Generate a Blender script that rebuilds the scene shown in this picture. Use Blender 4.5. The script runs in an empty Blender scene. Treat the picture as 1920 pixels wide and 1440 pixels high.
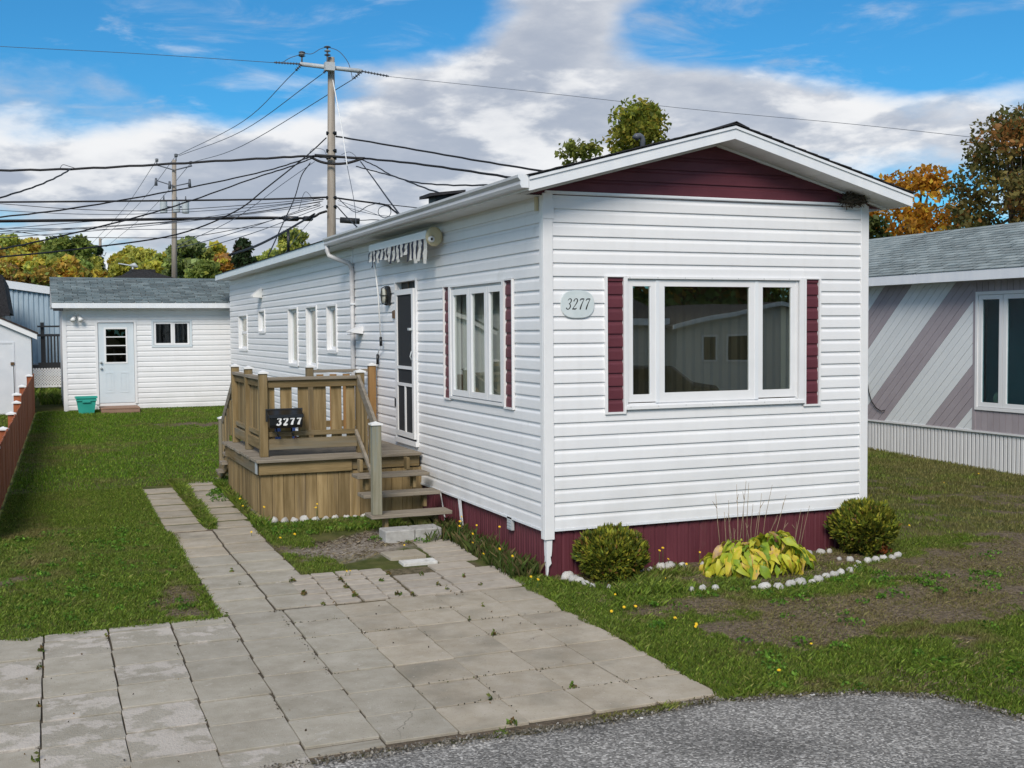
import bpy, math, random
import numpy as np
from mathutils import Matrix, Vector
random.seed(7); RNG = np.random.default_rng(11)
SC = bpy.context.scene
COL = SC.collection

# ------------------------------------------------------------------ camera
CAM = np.array([-4.4782, -9.9931, 1.9052]); YAW, PIT, ROL, F = .3923, -.0468, -.0079, 2165.4
def _axes():
    cy, sy = math.cos(YAW), math.sin(YAW)
    f = np.array([sy*math.cos(PIT), cy*math.cos(PIT), math.sin(PIT)])
    r = np.array([cy, -sy, 0.]); u = np.cross(r, f)
    c, s = math.cos(ROL), math.sin(ROL)
    return c*r+s*u, -s*r+c*u, f
AR, AU, AF = _axes()
cd = bpy.data.cameras.new('camera'); cam = bpy.data.objects.new('camera', cd); COL.objects.link(cam)
cam.matrix_world = Matrix(((AR[0], AU[0], -AF[0], CAM[0]), (AR[1], AU[1], -AF[1], CAM[1]), (AR[2], AU[2], -AF[2], CAM[2]), (0, 0, 0, 1)))
cd.sensor_width = 36; cd.lens = F/1920*36; cd.clip_start = .1; cd.clip_end = 3000
SC.camera = cam
# survey helpers: sight lines of the measured photograph cut with a plane of the place
def ray(u, v): return AR*((u-960)/F) - AU*((v-720)/F) + AF
def on_x(u, v, x): d = ray(u, v); return CAM + d*(x-CAM[0])/d[0]
def on_y(u, v, y): d = ray(u, v); return CAM + d*(y-CAM[1])/d[1]
def on_z(u, v, z): d = ray(u, v); return CAM + d*(z-CAM[2])/d[2]
def at(u, v, depth): return CAM + ray(u, v)*depth
def gz(y): return -.46 + .026*np.clip(y, 0, 60)
def on_g(u, v, h=0.):
    z = -.46
    for _ in range(50): z = .5*z + .5*(float(gz(on_z(u, v, z)[1]))+h)
    return on_z(u, v, z)

# ------------------------------------------------------------------ sky, sun, exposure
SUN_EL, SUN_AZ = math.radians(38), math.radians(211)   # azimuth measured from +Y clockwise
W = bpy.data.worlds.new('World'); SC.world = W; W.use_nodes = True
SC.view_settings.view_transform = 'Standard'; SC.view_settings.look = 'None'
SC.view_settings.gamma = 1; SC.view_settings.use_curve_mapping = False
SC.view_settings.exposure = 1.07
def build_world():
    nt = W.node_tree; N = nt.nodes; L = nt.links; N.clear()
    def n(t, **k):
        x = N.new(t)
        for a, b in k.items(): setattr(x, a, b)
        return x
    def put(s, v):
        if hasattr(v, 'is_output'): L.new(v, s)
        else: s.default_value = v
    def vm(op, a, b=None):
        x = n('ShaderNodeVectorMath', operation=op); put(x.inputs[0], a)
        if b is not None: put(x.inputs[1], b)
        return x.outputs['Value'] if op in ('DISTANCE', 'DOT_PRODUCT', 'LENGTH') else x.outputs['Vector']
    def ma(op, a, b=None, c=None, cl=False):
        x = n('ShaderNodeMath', operation=op, use_clamp=cl); put(x.inputs[0], a)
        if b is not None: put(x.inputs[1], b)
        if c is not None: put(x.inputs[2], c)
        return x.outputs[0]
    def mr(v, a, b, c, d):
        x = n('ShaderNodeMapRange', interpolation_type='SMOOTHSTEP'); put(x.inputs[0], v)
        for i, q in enumerate((a, b, c, d)): put(x.inputs[i+1], q)
        return x.outputs[0]
    def mix(f, a, b, mode='MIX'):
        x = n('ShaderNodeMix', data_type='RGBA', blend_type=mode); put(x.inputs[0], f); put(x.inputs[6], a); put(x.inputs[7], b)
        return x.outputs[2]
    tc = n('ShaderNodeTexCoord'); D = tc.outputs['Generated']
    sky = n('ShaderNodeTexSky', sky_type='NISHITA'); sky.sun_disc = False
    sky.sun_elevation = SUN_EL; sky.sun_rotation = SUN_AZ; sky.air_density = 1.0; sky.dust_density = .3; sky.ozone_density = 3.0
    skyc = mix(1.0, sky.outputs[0], (.24, .76, 1.02, 1), 'MULTIPLY')
    # cloud deck: noise on a stretched direction field
    sep = n('ShaderNodeSeparateXYZ'); L.new(D, sep.inputs[0])
    den = ma('ADD', ma('MAXIMUM', sep.outputs[2], 0.), .30)
    cmb = n('ShaderNodeCombineXYZ')
    put(cmb.inputs[0], ma('DIVIDE', sep.outputs[0], den)); put(cmb.inputs[1], ma('DIVIDE', sep.outputs[1], den)); put(cmb.inputs[2], ma('MULTIPLY', sep.outputs[2], 3.2))
    P = cmb.outputs[0]
    def fbm(vec, scale, det, rough=.55, dist=.0):
        x = n('ShaderNodeTexNoise'); put(x.inputs['Vector'], vec); x.inputs['Scale'].default_value = scale
        x.inputs['Detail'].default_value = det; x.inputs['Roughness'].default_value = rough; x.inputs['Distortion'].default_value = dist
        return x.outputs[0]
    base = fbm(P, 2.9, 8, .54, .12)
    up = fbm(vm('ADD', P, (0, 0, .09)), 2.9, 8, .54, .12)
    # cloud banks and clear gaps, as directions (azimuth, elevation stretched)
    bias = None
    S = (1, 1, 2.1)
    Ds = vm('MULTIPLY', D, S)
    for (u, v, r, w) in [(280, 70, .17, -.42), (640, 10, .15, -.34), (430, 200, .075, -.36), (800, 40, .08, -.22), (880, 130, .05, -.10), (1800, 100, .15, -.44), (1600, 30, .12, -.30), (1330, 50, .07, -.28), (1060, 10, .07, .20), (1760, 315, .06, -.16), (130, 235, .06, -.16), (1480, 120, .06, -.12),
                         (1010, 90, .07, .26), (960, 170, .09, .20), (1180, 190, .13, .22), (1420, 220, .12, .20), (1620, 260, .09, .14), (110, 310, .12, .18), (500, 300, .13, .22), (760, 300, .18, .20), (300, 400, .24, .18), (60, 110, .07, .13), (110, 200, .05, .17), (300, 175, .06, .19), (600, 140, .07, .20), (750, 120, .06, .14), (1890, 210, .08, .24), (1520, 170, .08, .12), (1720, 250, .09, .14), (1600, 180, .06, .10), (1400, 10, .07, .12)]:
        d = ray(u, v); d = d/np.linalg.norm(d)
        dist = vm('DISTANCE', Ds, tuple(d*np.array(S)))
        g = mr(dist, 0., r*1.5, w, 0.)
        bias = g if bias is None else ma('ADD', bias, g)
    dens = ma('ADD', base, bias)
    m = mr(dens, .36, .68, 0., 1.)
    wis = ma('MULTIPLY', mr(fbm(vm('MULTIPLY', P, (1, 1, 1.8)), 4.2, 8, .62, .6), .50, .80, 0., 1.), .55)
    m = ma('MAXIMUM', m, wis)
    lit = mr(ma('SUBTRACT', base, up), -.05, .09, 0., 1.)
    thick = mr(dens, .55, 1.0, 1., 0.)
    mott = fbm(P, 8, 8, .60)
    v_ = ma('ADD', ma('ADD', ma('MULTIPLY', lit, .34), ma('ADD', ma('MULTIPLY', thick, .22), .13)), ma('MULTIPLY', mott, .5))
    cl = mix(mr(v_, .38, .92, 0., 1.), (3.7, 4.1, 4.9, 1), (8.0, 8.0, 8.05, 1))
    out = mix(ma('MULTIPLY', m, .97), skyc, cl)
    bg = n('ShaderNodeBackground'); L.new(out, bg.inputs[0]); bg.inputs[1].default_value = .055
    wo = n('ShaderNodeOutputWorld'); L.new(bg.outputs[0], wo.inputs[0])
build_world()
sd = bpy.data.lights.new('sun', 'SUN'); sd.energy = 1.5; sd.angle = math.radians(24); sd.color = (1, .91, .80)
sun = bpy.data.objects.new('sun', sd); COL.objects.link(sun)
_sv = Vector((math.sin(SUN_AZ)*math.cos(SUN_EL), math.cos(SUN_AZ)*math.cos(SUN_EL), math.sin(SUN_EL)))
sun.rotation_euler = _sv.to_track_quat('Z', 'Y').to_euler(); sun.location = (0, -20, 30)

# ------------------------------------------------------------------ materials
def M(name, c1, c2=None, rough=.6, scale=4., stretch=(1, 1, 1), det=5., lo=.35, hi=.7, rand=0., bump=0., bscale=80., spec=.35, attr=None, trans=0., metal=0., c3=None, c3s=1.2, c3lo=.55, c3hi=.7, bstretch=None):
    m = bpy.data.materials.new(name); m.use_nodes = True; nt = m.node_tree; N = nt.nodes; L = nt.links
    b = N['Principled BSDF']; b.inputs['Roughness'].default_value = rough; b.inputs['Specular IOR Level'].default_value = spec; b.inputs['Metallic'].default_value = metal
    tc = N.new('ShaderNodeTexCoord'); mp = N.new('ShaderNodeMapping'); mp.inputs['Scale'].default_value = stretch
    vec = tc.outputs['Object']
    if rand:
        oi = N.new('ShaderNodeObjectInfo'); ad = N.new('ShaderNodeVectorMath'); ad.operation = 'MULTIPLY_ADD'
        L.new(oi.outputs['Random'], ad.inputs[0]); ad.inputs[1].default_value = (37.1, 53.7, 71.3); L.new(vec, ad.inputs[2]); vec = ad.outputs[0]
    L.new(vec, mp.inputs[0])
    def noise(s, d, v=None):
        x = N.new('ShaderNodeTexNoise'); x.inputs['Scale'].default_value = s; x.inputs['Detail'].default_value = d; x.inputs['Roughness'].default_value = .6
        L.new(v if v is not None else mp.outputs[0], x.inputs['Vector']); return x.outputs[0]
    def mix(f, a, c, mode='MIX'):
        x = N.new('ShaderNodeMix'); x.data_type = 'RGBA'; x.blend_type = mode
        for i, q in ((0, f), (6, a), (7, c)):
            if hasattr(q, 'is_output'): L.new(q, x.inputs[i])
            else: x.inputs[i].default_value = q if i == 0 else (*q[:3], 1)
        return x.outputs[2]
    def mr(v, a, c, d=0., e=1.):
        x = N.new('ShaderNodeMapRange'); L.new(v, x.inputs[0])
        for i, q in enumerate((a, c, d, e)): x.inputs[i+1].default_value = q
        return x.outputs[0]
    col = None
    if attr:
        at_ = N.new('ShaderNodeAttribute'); at_.attribute_name = attr; col = at_.outputs['Color']
        if c2: col = mix(mr(noise(scale, det), lo, hi), mix(1., col, c1, 'MULTIPLY'), mix(1., col, c2, 'MULTIPLY'))
    else:
        col = mix(mr(noise(scale, det), lo, hi), c1, c2) if c2 else None
        if c3: col = mix(mr(noise(c3s, 8), c3lo, c3hi), col, c3)
    if rand:
        hs = N.new('ShaderNodeHueSaturation'); L.new(mr(oi.outputs['Random'], 0, 1, 1-rand, 1+rand), hs.inputs['Value'])
        if col is None: hs.inputs['Color'].default_value = (*c1, 1)
        else: L.new(col, hs.inputs['Color'])
        col = hs.outputs[0]
    if col is None: b.inputs['Base Color'].default_value = (*c1, 1)
    else: L.new(col, b.inputs['Base Color'])
    if bump:
        bp = N.new('ShaderNodeBump'); bp.inputs['Strength'].default_value = bump; bp.inputs['Distance'].default_value = .01
        v2 = None
        if bstretch:
            m2 = N.new('ShaderNodeMapping'); m2.inputs['Scale'].default_value = bstretch; L.new(vec, m2.inputs[0]); v2 = m2.outputs[0]
        L.new(noise(bscale, 4, v2), bp.inputs['Height']); L.new(bp.outputs[0], b.inputs['Normal'])
    if trans:
        tr = N.new('ShaderNodeBsdfTranslucent'); ms = N.new('ShaderNodeMixShader'); ms.inputs[0].default_value = trans
        L.new(col, tr.inputs[0]); L.new(b.outputs[0], ms.inputs[1]); L.new(tr.outputs[0], ms.inputs[2])
        L.new(ms.outputs[0], N['Material Output'].inputs[0])
    return m

def glass(name, tint, ior=1.7, alpha=1.):
    m = bpy.data.materials.new(name); m.use_nodes = True; N = m.node_tree.nodes; L = m.node_tree.links
    N.remove(N['Principled BSDF'])
    fr = N.new('ShaderNodeFresnel'); ge = N.new('ShaderNodeNewGeometry'); mi = N.new('ShaderNodeMapRange'); L.new(ge.outputs['Backfacing'], mi.inputs[0]); mi.inputs[3].default_value = ior; mi.inputs[4].default_value = 1/ior; L.new(mi.outputs[0], fr.inputs[0])
    t = N.new('ShaderNodeBsdfTransparent'); t.inputs[0].default_value = (*tint, 1)
    g = N.new('ShaderNodeBsdfGlossy'); g.inputs['Roughness'].default_value = .005; g.inputs[0].default_value = (1, .98, .93, 1)
    ms = N.new('ShaderNodeMixShader'); L.new(fr.outputs[0], ms.inputs[0]); L.new(t.outputs[0], ms.inputs[1]); L.new(g.outputs[0], ms.inputs[2])
    # very slight waviness of float glass
    tc = N.new('ShaderNodeTexCoord'); no = N.new('ShaderNodeTexNoise'); no.inputs['Scale'].default_value = 1.7; no.inputs['Detail'].default_value = 0
    bp = N.new('ShaderNodeBump'); bp.inputs['Strength'].default_value = .045; bp.inputs['Distance'].default_value = .02
    L.new(tc.outputs['Object'], no.inputs[0]); L.new(no.outputs[0], bp.inputs['Height']); L.new(bp.outputs[0], g.inputs['Normal'])
    L.new(ms.outputs[0], N['Material Output'].inputs[0])
    return m

m = {}
m['vinyl'] = M('white_vinyl', (.765, .77, .785), (.81, .812, .822), rough=.42, scale=1.3, stretch=(1, 1, .6), rand=.022, bump=.04, bscale=14, bstretch=(3, 3, 30), c3=(.66, .665, .66), c3s=3.3, c3lo=.64, c3hi=.82)
def grime(mt):
    N = mt.node_tree.nodes; L = mt.node_tree.links; b = N['Principled BSDF']; src = b.inputs['Base Color'].links[0].from_socket
    tc = N.new('ShaderNodeTexCoord'); sp = N.new('ShaderNodeSeparateXYZ'); L.new(tc.outputs['Object'], sp.inputs[0])
    mp = N.new('ShaderNodeMapping'); mp.inputs['Scale'].default_value = (9, 9, .35); L.new(tc.outputs['Object'], mp.inputs[0])
    n1 = N.new('ShaderNodeTexNoise'); n1.inputs['Scale'].default_value = 1.; n1.inputs['Detail'].default_value = 6; L.new(mp.outputs[0], n1.inputs[0])
    n2 = N.new('ShaderNodeTexNoise'); n2.inputs['Scale'].default_value = 2.2; n2.inputs['Detail'].default_value = 7; L.new(tc.outputs['Object'], n2.inputs[0])
    def mr(v, a, c, d, e):
        x = N.new('ShaderNodeMapRange'); L.new(v, x.inputs[0])
        for i, q in enumerate((a, c, d, e)): x.inputs[i+1].default_value = q
        return x.outputs[0]
    def ma(op, a, c):
        x = N.new('ShaderNodeMath'); x.operation = op; x.use_clamp = True
        for i, q in enumerate((a, c)):
            if hasattr(q, 'is_output'): L.new(q, x.inputs[i])
            else: x.inputs[i].default_value = q
        return x.outputs[0]
    f = ma('ADD', ma('MULTIPLY', mr(n1.outputs[0], .52, .78, 0, 1), .07), ma('MULTIPLY', ma('MULTIPLY', mr(sp.outputs[2], .0, .75, 1, 0), mr(n2.outputs[0], .38, .68, 0, 1)), .20))
    mx = N.new('ShaderNodeMix'); mx.data_type = 'RGBA'; L.new(f, mx.inputs[0]); L.new(src, mx.inputs[6]); mx.inputs[7].default_value = (.36, .34, .30, 1); L.new(mx.outputs[2], b.inputs['Base Color'])
grime(m['vinyl'])
m['trim'] = M('white_trim', (.755, .76, .77), (.81, .81, .82), rough=.35, scale=3)
m['alu'] = M('white_aluminium', (.72, .75, .79), (.80, .82, .84), rough=.3, scale=6, stretch=(1, 1, .2))
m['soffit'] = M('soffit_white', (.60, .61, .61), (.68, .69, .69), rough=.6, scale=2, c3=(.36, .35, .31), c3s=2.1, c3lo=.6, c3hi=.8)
m['gutter'] = M('gutter_greyed_white', (.44, .44, .45), (.60, .60, .61), rough=.4, scale=2.5, stretch=(1, .25, 3), lo=.3, hi=.75)
m['maroon'] = M('maroon_vinyl', (.10, .024, .034), (.13, .033, .045), rough=.5, scale=3, rand=.06, bump=.05, bscale=30)
m['skirt'] = M('maroon_metal', (.10, .025, .035), (.14, .038, .05), rough=.5, scale=2.5, rand=.05, stretch=(1, 1, .4), c3=(.15, .085, .07), c3s=4, c3lo=.62, c3hi=.85)
m['shingle_dark'] = M('shingle_dark', (.018, .018, .021), (.045, .044, .048), rough=.9, scale=25, rand=.2, bump=.4, bscale=200)
m['shingle_grey'] = M('shingle_grey_green', (.19, .23, .235), (.30, .335, .33), rough=.9, scale=4, rand=.2, bump=.4, bscale=160, det=8)
m['shingle_blue'] = M('shingle_slate', (.10, .135, .145), (.19, .225, .23), rough=.9, scale=3, rand=.30, bump=.4, bscale=160, det=8)
m['shingle_brown'] = M('shingle_brown', (.03, .02, .017), (.06, .045, .04), rough=.9, scale=20)
wa, wb = (.105, .072, .032), (.215, .15, .07)
for ax, st in (('x', (.7, 9, 9)), ('y', (9, .7, 9)), ('z', (9, 9, .7))):
    m['wood_'+ax] = M('weathered_wood_'+ax, (.165, .118, .055), (.285, .21, .108), rough=.8, scale=2.3, stretch=st, rand=.2, bump=.35, bscale=6, bstretch=tuple(q*2 for q in st), c3=(.20, .185, .145), c3s=.55, c3lo=.5, c3hi=.68, spec=.2)
    m['grey_'+ax] = M('greyed_wood_'+ax, (.19, .16, .122), (.325, .285, .228), rough=.85, scale=2.3, stretch=st, rand=.12, bump=.35, bscale=6, bstretch=tuple(q*2 for q in st), spec=.2)
m['skirtwood'] = M('skirt_wood', (.18, .125, .055), (.35, .255, .13), rough=.8, scale=1.9, stretch=(10, 10, .8), rand=.32, bump=.3, bscale=6, bstretch=(20, 20, 1.5), c3=(.13, .10, .07), c3s=.7, c3lo=.55, c3hi=.8, spec=.2)
m['orangewood'] = M('fresh_wood', (.22, .12, .04), (.33, .19, .075), rough=.75, scale=2, stretch=(10, 10, .7), bump=.2, bscale=8)
m['newel'] = M('blue_streaked_wood', (.20, .19, .13), (.31, .29, .22), rough=.8, scale=2.2, stretch=(9, 9, .6), bump=.3, bscale=8, c3=(.13, .20, .23), c3s=1.1, c3lo=.56, c3hi=.74)
m['fence'] = M('red_stained_wood', (.27, .075, .03), (.38, .125, .052), rough=.75, scale=2, stretch=(8, 8, .6), rand=.12, bump=.2, bscale=8)
m['reddeck'] = M('reddish_step_wood', (.23, .14, .10), (.33, .22, .16), rough=.8, scale=2, stretch=(.8, 9, 9), rand=.1)
m['slab_tan'] = M('concrete_tan', (.36, .31, .235), (.45, .40, .325), rough=.9, scale=5, det=9, rand=.085, bump=.5, bscale=120, c3=(.265, .24, .19), c3s=1.7, c3lo=.5, c3hi=.72, spec=.2)
m['slab_grey'] = M('concrete_grey', (.325, .295, .235), (.425, .39, .325), rough=.9, scale=5, det=9, rand=.09, bump=.5, bscale=120, c3=(.43, .395, .34), c3s=7, c3lo=.62, c3hi=.68, spec=.2)
m['slab_spall'] = M('concrete_spalled', (.325, .297, .24), (.42, .385, .325), rough=.95, scale=5, det=9, rand=.07, bump=1., bscale=60, c3=(.50, .455, .40), c3s=4.6, c3lo=.49, c3hi=.55, spec=.2)
def stains(mt):
    # brown stains and hairline cracks that run on across neighbouring slabs
    N = mt.node_tree.nodes; L = mt.node_tree.links; b = N['Principled BSDF']; src = b.inputs['Base Color'].links[0].from_socket
    ge = N.new('ShaderNodeNewGeometry'); P = ge.outputs['Position']
    def noise(sc, d):
        x = N.new('ShaderNodeTexNoise'); x.inputs['Scale'].default_value = sc; x.inputs['Detail'].default_value = d; x.inputs['Roughness'].default_value = .65; L.new(P, x.inputs[0]); return x
    def mr(v, a, c, d, e):
        x = N.new('ShaderNodeMapRange'); L.new(v, x.inputs[0])
        for i, q in enumerate((a, c, d, e)): x.inputs[i+1].default_value = q
        return x.outputs[0]
    def mix(f, a, c):
        x = N.new('ShaderNodeMix'); x.data_type = 'RGBA'; L.new(f, x.inputs[0]); L.new(a, x.inputs[6]); x.inputs[7].default_value = (*c, 1); return x.outputs[2]
    def mul(a, c):
        x = N.new('ShaderNodeMath'); x.operation = 'MULTIPLY'; L.new(a, x.inputs[0])
        if hasattr(c, 'is_output'): L.new(c, x.inputs[1])
        else: x.inputs[1].default_value = c
        return x.outputs[0]
    c = mix(mr(noise(1.5, 7).outputs[0], .52, .74, 0, .40), src, (.20, .165, .12))
    c = mix(mr(noise(60, 3).outputs[0], .60, .70, 0, .45), c, (.15, .13, .105))
    c = mix(mr(noise(38, 2).outputs[0], .68, .74, 0, .6), c, (.62, .58, .52))
    nz = noise(2.5, 4); ad = N.new('ShaderNodeVectorMath'); ad.operation = 'MULTIPLY_ADD'; L.new(nz.outputs['Color'], ad.inputs[0]); ad.inputs[1].default_value = (.35, .35, 0); L.new(P, ad.inputs[2])
    vo = N.new('ShaderNodeTexVoronoi'); vo.feature = 'DISTANCE_TO_EDGE'; vo.inputs['Scale'].default_value = .9; L.new(ad.outputs[0], vo.inputs[0])
    c = mix(mul(mr(vo.outputs['Distance'], .003, .008, 1, 0), mr(noise(.55, 2).outputs[0], .60, .64, 0, .6)), c, (.07, .06, .045))
    L.new(c, b.inputs['Base Color'])
for q_ in ('slab_tan', 'slab_grey', 'slab_spall'): stains(m[q_])
m['paver'] = M('paver_pinkish', (.36, .315, .26), (.45, .40, .335), rough=.95, scale=9, det=8, rand=.09, bump=.6, bscale=110, spec=.2)
m['whitestone'] = M('whitewashed_stone', (.50, .485, .45), (.70, .69, .66), rough=.9, scale=11, det=8, rand=.14, bump=.7, bscale=40, c3=(.22, .20, .17), c3s=7, c3lo=.54, c3hi=.72)
m['block'] = M('concrete_block', (.33, .32, .30), (.47, .46, .44), rough=.95, scale=12, det=8, rand=.08, bump=.8, bscale=60)
m['black'] = M('black_metal', (.006, .007, .008), rough=.35, spec=.5)
m['darkgrey'] = M('dark_grey', (.03, .032, .035), rough=.5)
m['white'] = M('white_paint', (.78, .79, .8), rough=.4)
m['cap'] = M('white_cap', (.80, .80, .79), rough=.35)
m['door'] = M('shed_door_paint', (.60, .67, .72), (.66, .72, .76), rough=.4, scale=2)
m['oval'] = M('plaque_grey', (.56, .63, .64), (.64, .70, .71), rough=.35, scale=9)
m['cream'] = M('cream_plastic', (.52, .45, .28), (.60, .53, .35), rough=.5, scale=9)
m['navy'] = M('navy_cloth', (.03, .036, .062), rough=.9)
m['cloth'] = M('offwhite_cloth', (.58, .57, .53), (.70, .69, .66), rough=.9, scale=14)
m['teal'] = M('teal_plastic', (.03, .33, .27), (.045, .40, .33), rough=.45, scale=3)
m['pole'] = M('grey_pole_wood', (.235, .20, .165), (.38, .34, .29), rough=.9, scale=1.3, stretch=(6, 6, .35), bump=.3, bscale=8, rand=.06)
m['wire'] = M('black_cable', (.012, .012, .014), rough=.6)
m['wiregrey'] = M('grey_wire', (.07, .085, .11), rough=.5)
m['steel'] = M('galvanised', (.42, .45, .47), (.52, .55, .57), rough=.4, scale=8)
m['insul'] = M('insulator_grey', (.10, .11, .13), rough=.35)
m['trafo'] = M('transformer_grey', (.40, .45, .48), (.50, .54, .56), rough=.4, scale=6)
m['blueclad'] = M('blue_grey_cladding', (.36, .47, .56), (.42, .53, .62), rough=.5, scale=3, rand=.04)
m['purple'] = M('mauve_plank', (.34, .30, .325), (.385, .345, .37), rough=.5, scale=2, rand=.05, stretch=(1, 1, 1))
m['paleplank'] = M('pale_plank', (.70, .73, .745), (.75, .775, .785), rough=.5, scale=2, rand=.03)
m['paleskirt'] = M('pale_skirting', (.70, .70, .71), (.76, .76, .765), rough=.5, scale=3, rand=.03)
m['shedside'] = M('beige_ply', (.34, .32, .25), (.42, .39, .32), rough=.8, scale=2.5, stretch=(1, 1, .5))
m['shedfront'] = M('white_ply', (.60, .63, .67), (.69, .71, .74), rough=.6, scale=2.5)
m['inside'] = M('room_wall', (.50, .47, .41), (.56, .53, .47), rough=.9, scale=2)
m['curtain'] = M('pale_curtain', (.46, .48, .44), (.58, .60, .56), rough=.9, scale=3, stretch=(6, 6, .2), trans=.25)
m['net'] = M('blue_white_curtain', (.50, .55, .58), (.62, .66, .68), rough=.9, scale=6, trans=.2)
m['screen'] = M('insect_screen', (.022, .024, .027), rough=.8)
m['darkdoor'] = M('dark_inner_door', (.035, .033, .03), (.055, .05, .045), rough=.6, scale=2)
m['brass'] = M('worn_brown_metal', (.12, .07, .035), rough=.5)
m['lampglass'] = M('lamp_glass', (.42, .42, .36), (.5, .5, .44), rough=.2, scale=30)
m['pane'] = glass('window_pane', (.78, .80, .76), 2.7)
m['paneside'] = glass('side_window_pane', (.84, .87, .85), 1.6)
m['panefar'] = glass('dark_window_pane', (.30, .38, .42), 1.6)
m['nest'] = M('dry_nest_straw', (.035, .025, .016), (.12, .095, .065), rough=.95, scale=40)
m['leaf'] = M('tree_leaf', (1, 1, 1), attr='col', rough=.55, trans=.5, spec=.25)
m['grass'] = M('grass_blade', (1, 1, 1), attr='col', rough=.6, trans=.3, spec=.2)
m['bark'] = M('tree_bark', (.07, .055, .042), (.14, .115, .09), rough=.95, scale=3, stretch=(5, 5, .8))
m['cedar'] = M('cedar_foliage', (1, 1, 1), attr='col', rough=.6, trans=.2, spec=.2)
m['stem'] = M('dead_stem', (.20, .15, .095), (.32, .25, .16), rough=.8, scale=20, rand=.2)
m['greenstem'] = M('green_stem', (.05, .10, .02), rough=.7)
m['petal'] = M('yellow_petal', (.80, .50, .012), (.85, .58, .03), rough=.6, scale=60)
m['carpaint'] = M('dark_car_paint', (.012, .013, .016), rough=.2, spec=.6)
m['greyhouse'] = M('grey_vinyl', (.36, .37, .40), (.42, .43, .45), rough=.6, scale=1, stretch=(.3, .3, 12))
m['dirtcover'] = M('litter_leaf', (.13, .07, .03), (.24, .13, .05), rough=.8, scale=30, rand=.3)

def hosta_mat():
    mt = bpy.data.materials.new('hosta_leaf'); mt.use_nodes = True; N = mt.node_tree.nodes; L = mt.node_tree.links; b = N['Principled BSDF']
    oi = N.new('ShaderNodeObjectInfo'); cr = N.new('ShaderNodeValToRGB'); e = cr.color_ramp.elements
    e[0].position = 0; e[0].color = (.13, .24, .025, 1); e[1].position = 1; e[1].color = (.50, .33, .18, 1)
    for p, c in ((.2, (.26, .38, .025)), (.5, (.50, .52, .04)), (.78, (.62, .57, .05)), (.92, (.66, .48, .06)), (.98, (.55, .36, .14))):
        q = e.new(p); q.color = (*c, 1)
    tc = N.new('ShaderNodeTexCoord'); no = N.new('ShaderNodeTexNoise'); no.inputs['Scale'].default_value = 14; no.inputs['Detail'].default_value = 3
    L.new(tc.outputs['Object'], no.inputs[0]); ad = N.new('ShaderNodeMath'); ad.operation = 'MULTIPLY_ADD'; L.new(no.outputs[0], ad.inputs[0]); ad.inputs[1].default_value = .5
    sb = N.new('ShaderNodeMath'); sb.operation = 'SUBTRACT'; L.new(oi.outputs['Random'], sb.inputs[0]); sb.inputs[1].default_value = .25
    L.new(sb.outputs[0], ad.inputs[2]); L.new(ad.outputs[0], cr.inputs[0]); L.new(cr.outputs[0], b.inputs['Base Color']); b.inputs['Roughness'].default_value = .5
    tr = N.new('ShaderNodeBsdfTranslucent'); ms = N.new('ShaderNodeMixShader'); ms.inputs[0].default_value = .25
    L.new(cr.outputs[0], tr.inputs[0]); L.new(b.outputs[0], ms.inputs[1]); L.new(tr.outputs[0], ms.inputs[2]); L.new(ms.outputs[0], N['Material Output'].inputs[0])
    return mt
m['hosta'] = hosta_mat()

def ground_mat():
    mt = bpy.data.materials.new('lawn_soil'); mt.use_nodes = True; N = mt.node_tree.nodes; L = mt.node_tree.links; b = N['Principled BSDF']
    b.inputs['Roughness'].default_value = .95; b.inputs['Specular IOR Level'].default_value = .1
    tc = N.new('ShaderNodeTexCoord')
    def noise(s, d=6):
        x = N.new('ShaderNodeTexNoise'); x.inputs['Scale'].default_value = s; x.inputs['Detail'].default_value = d; x.inputs['Roughness'].default_value = .65; L.new(tc.outputs['Object'], x.inputs[0]); return x.outputs[0]
    def mr(v, a, c, d=0., e=1.):
        x = N.new('ShaderNodeMapRange'); L.new(v, x.inputs[0])
        for i, q in enumerate((a, c, d, e)): x.inputs[i+1].default_value = q
        return x.outputs[0]
    def mix(f, a, c):
        x = N.new('ShaderNodeMix'); x.data_type = 'RGBA'
        for i, q in ((0, f), (6, a), (7, c)):
            if hasattr(q, 'is_output'): L.new(q, x.inputs[i])
            else: x.inputs[i].default_value = q if i == 0 else (*q, 1)
        return x.outputs[2]
    a = N.new('ShaderNodeAttribute'); a.attribute_name = 'mask'; sp = N.new('ShaderNodeSeparateColor'); L.new(a.outputs['Color'], sp.inputs[0])
    green = mix(mr(noise(6), .35, .7), (.055, .070, .018), (.11, .115, .035))
    green = mix(mr(noise(1.1), .5, .75), green, (.15, .13, .055))
    soil = mix(mr(noise(22), .38, .62), (.065, .05, .037), (.215, .168, .12))
    soil = mix(mr(noise(95, 3), .58, .70), soil, (.27, .22, .15))
    sand = mix(mr(noise(18), .38, .66), (.17, .14, .11), (.36, .32, .27))
    col = mix(sp.outputs[0], green, soil); col = mix(sp.outputs[1], col, sand); col = mix(sp.outputs[2], col, (.095, .08, .06))
    L.new(col, b.inputs['Base Color'])
    bp = N.new('ShaderNodeBump'); bp.inputs['Strength'].default_value = .8; bp.inputs['Distance'].default_value = .02; L.new(noise(45), bp.inputs['Height']); L.new(bp.outputs[0], b.inputs['Normal'])
    return mt
m['ground'] = ground_mat()

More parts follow.
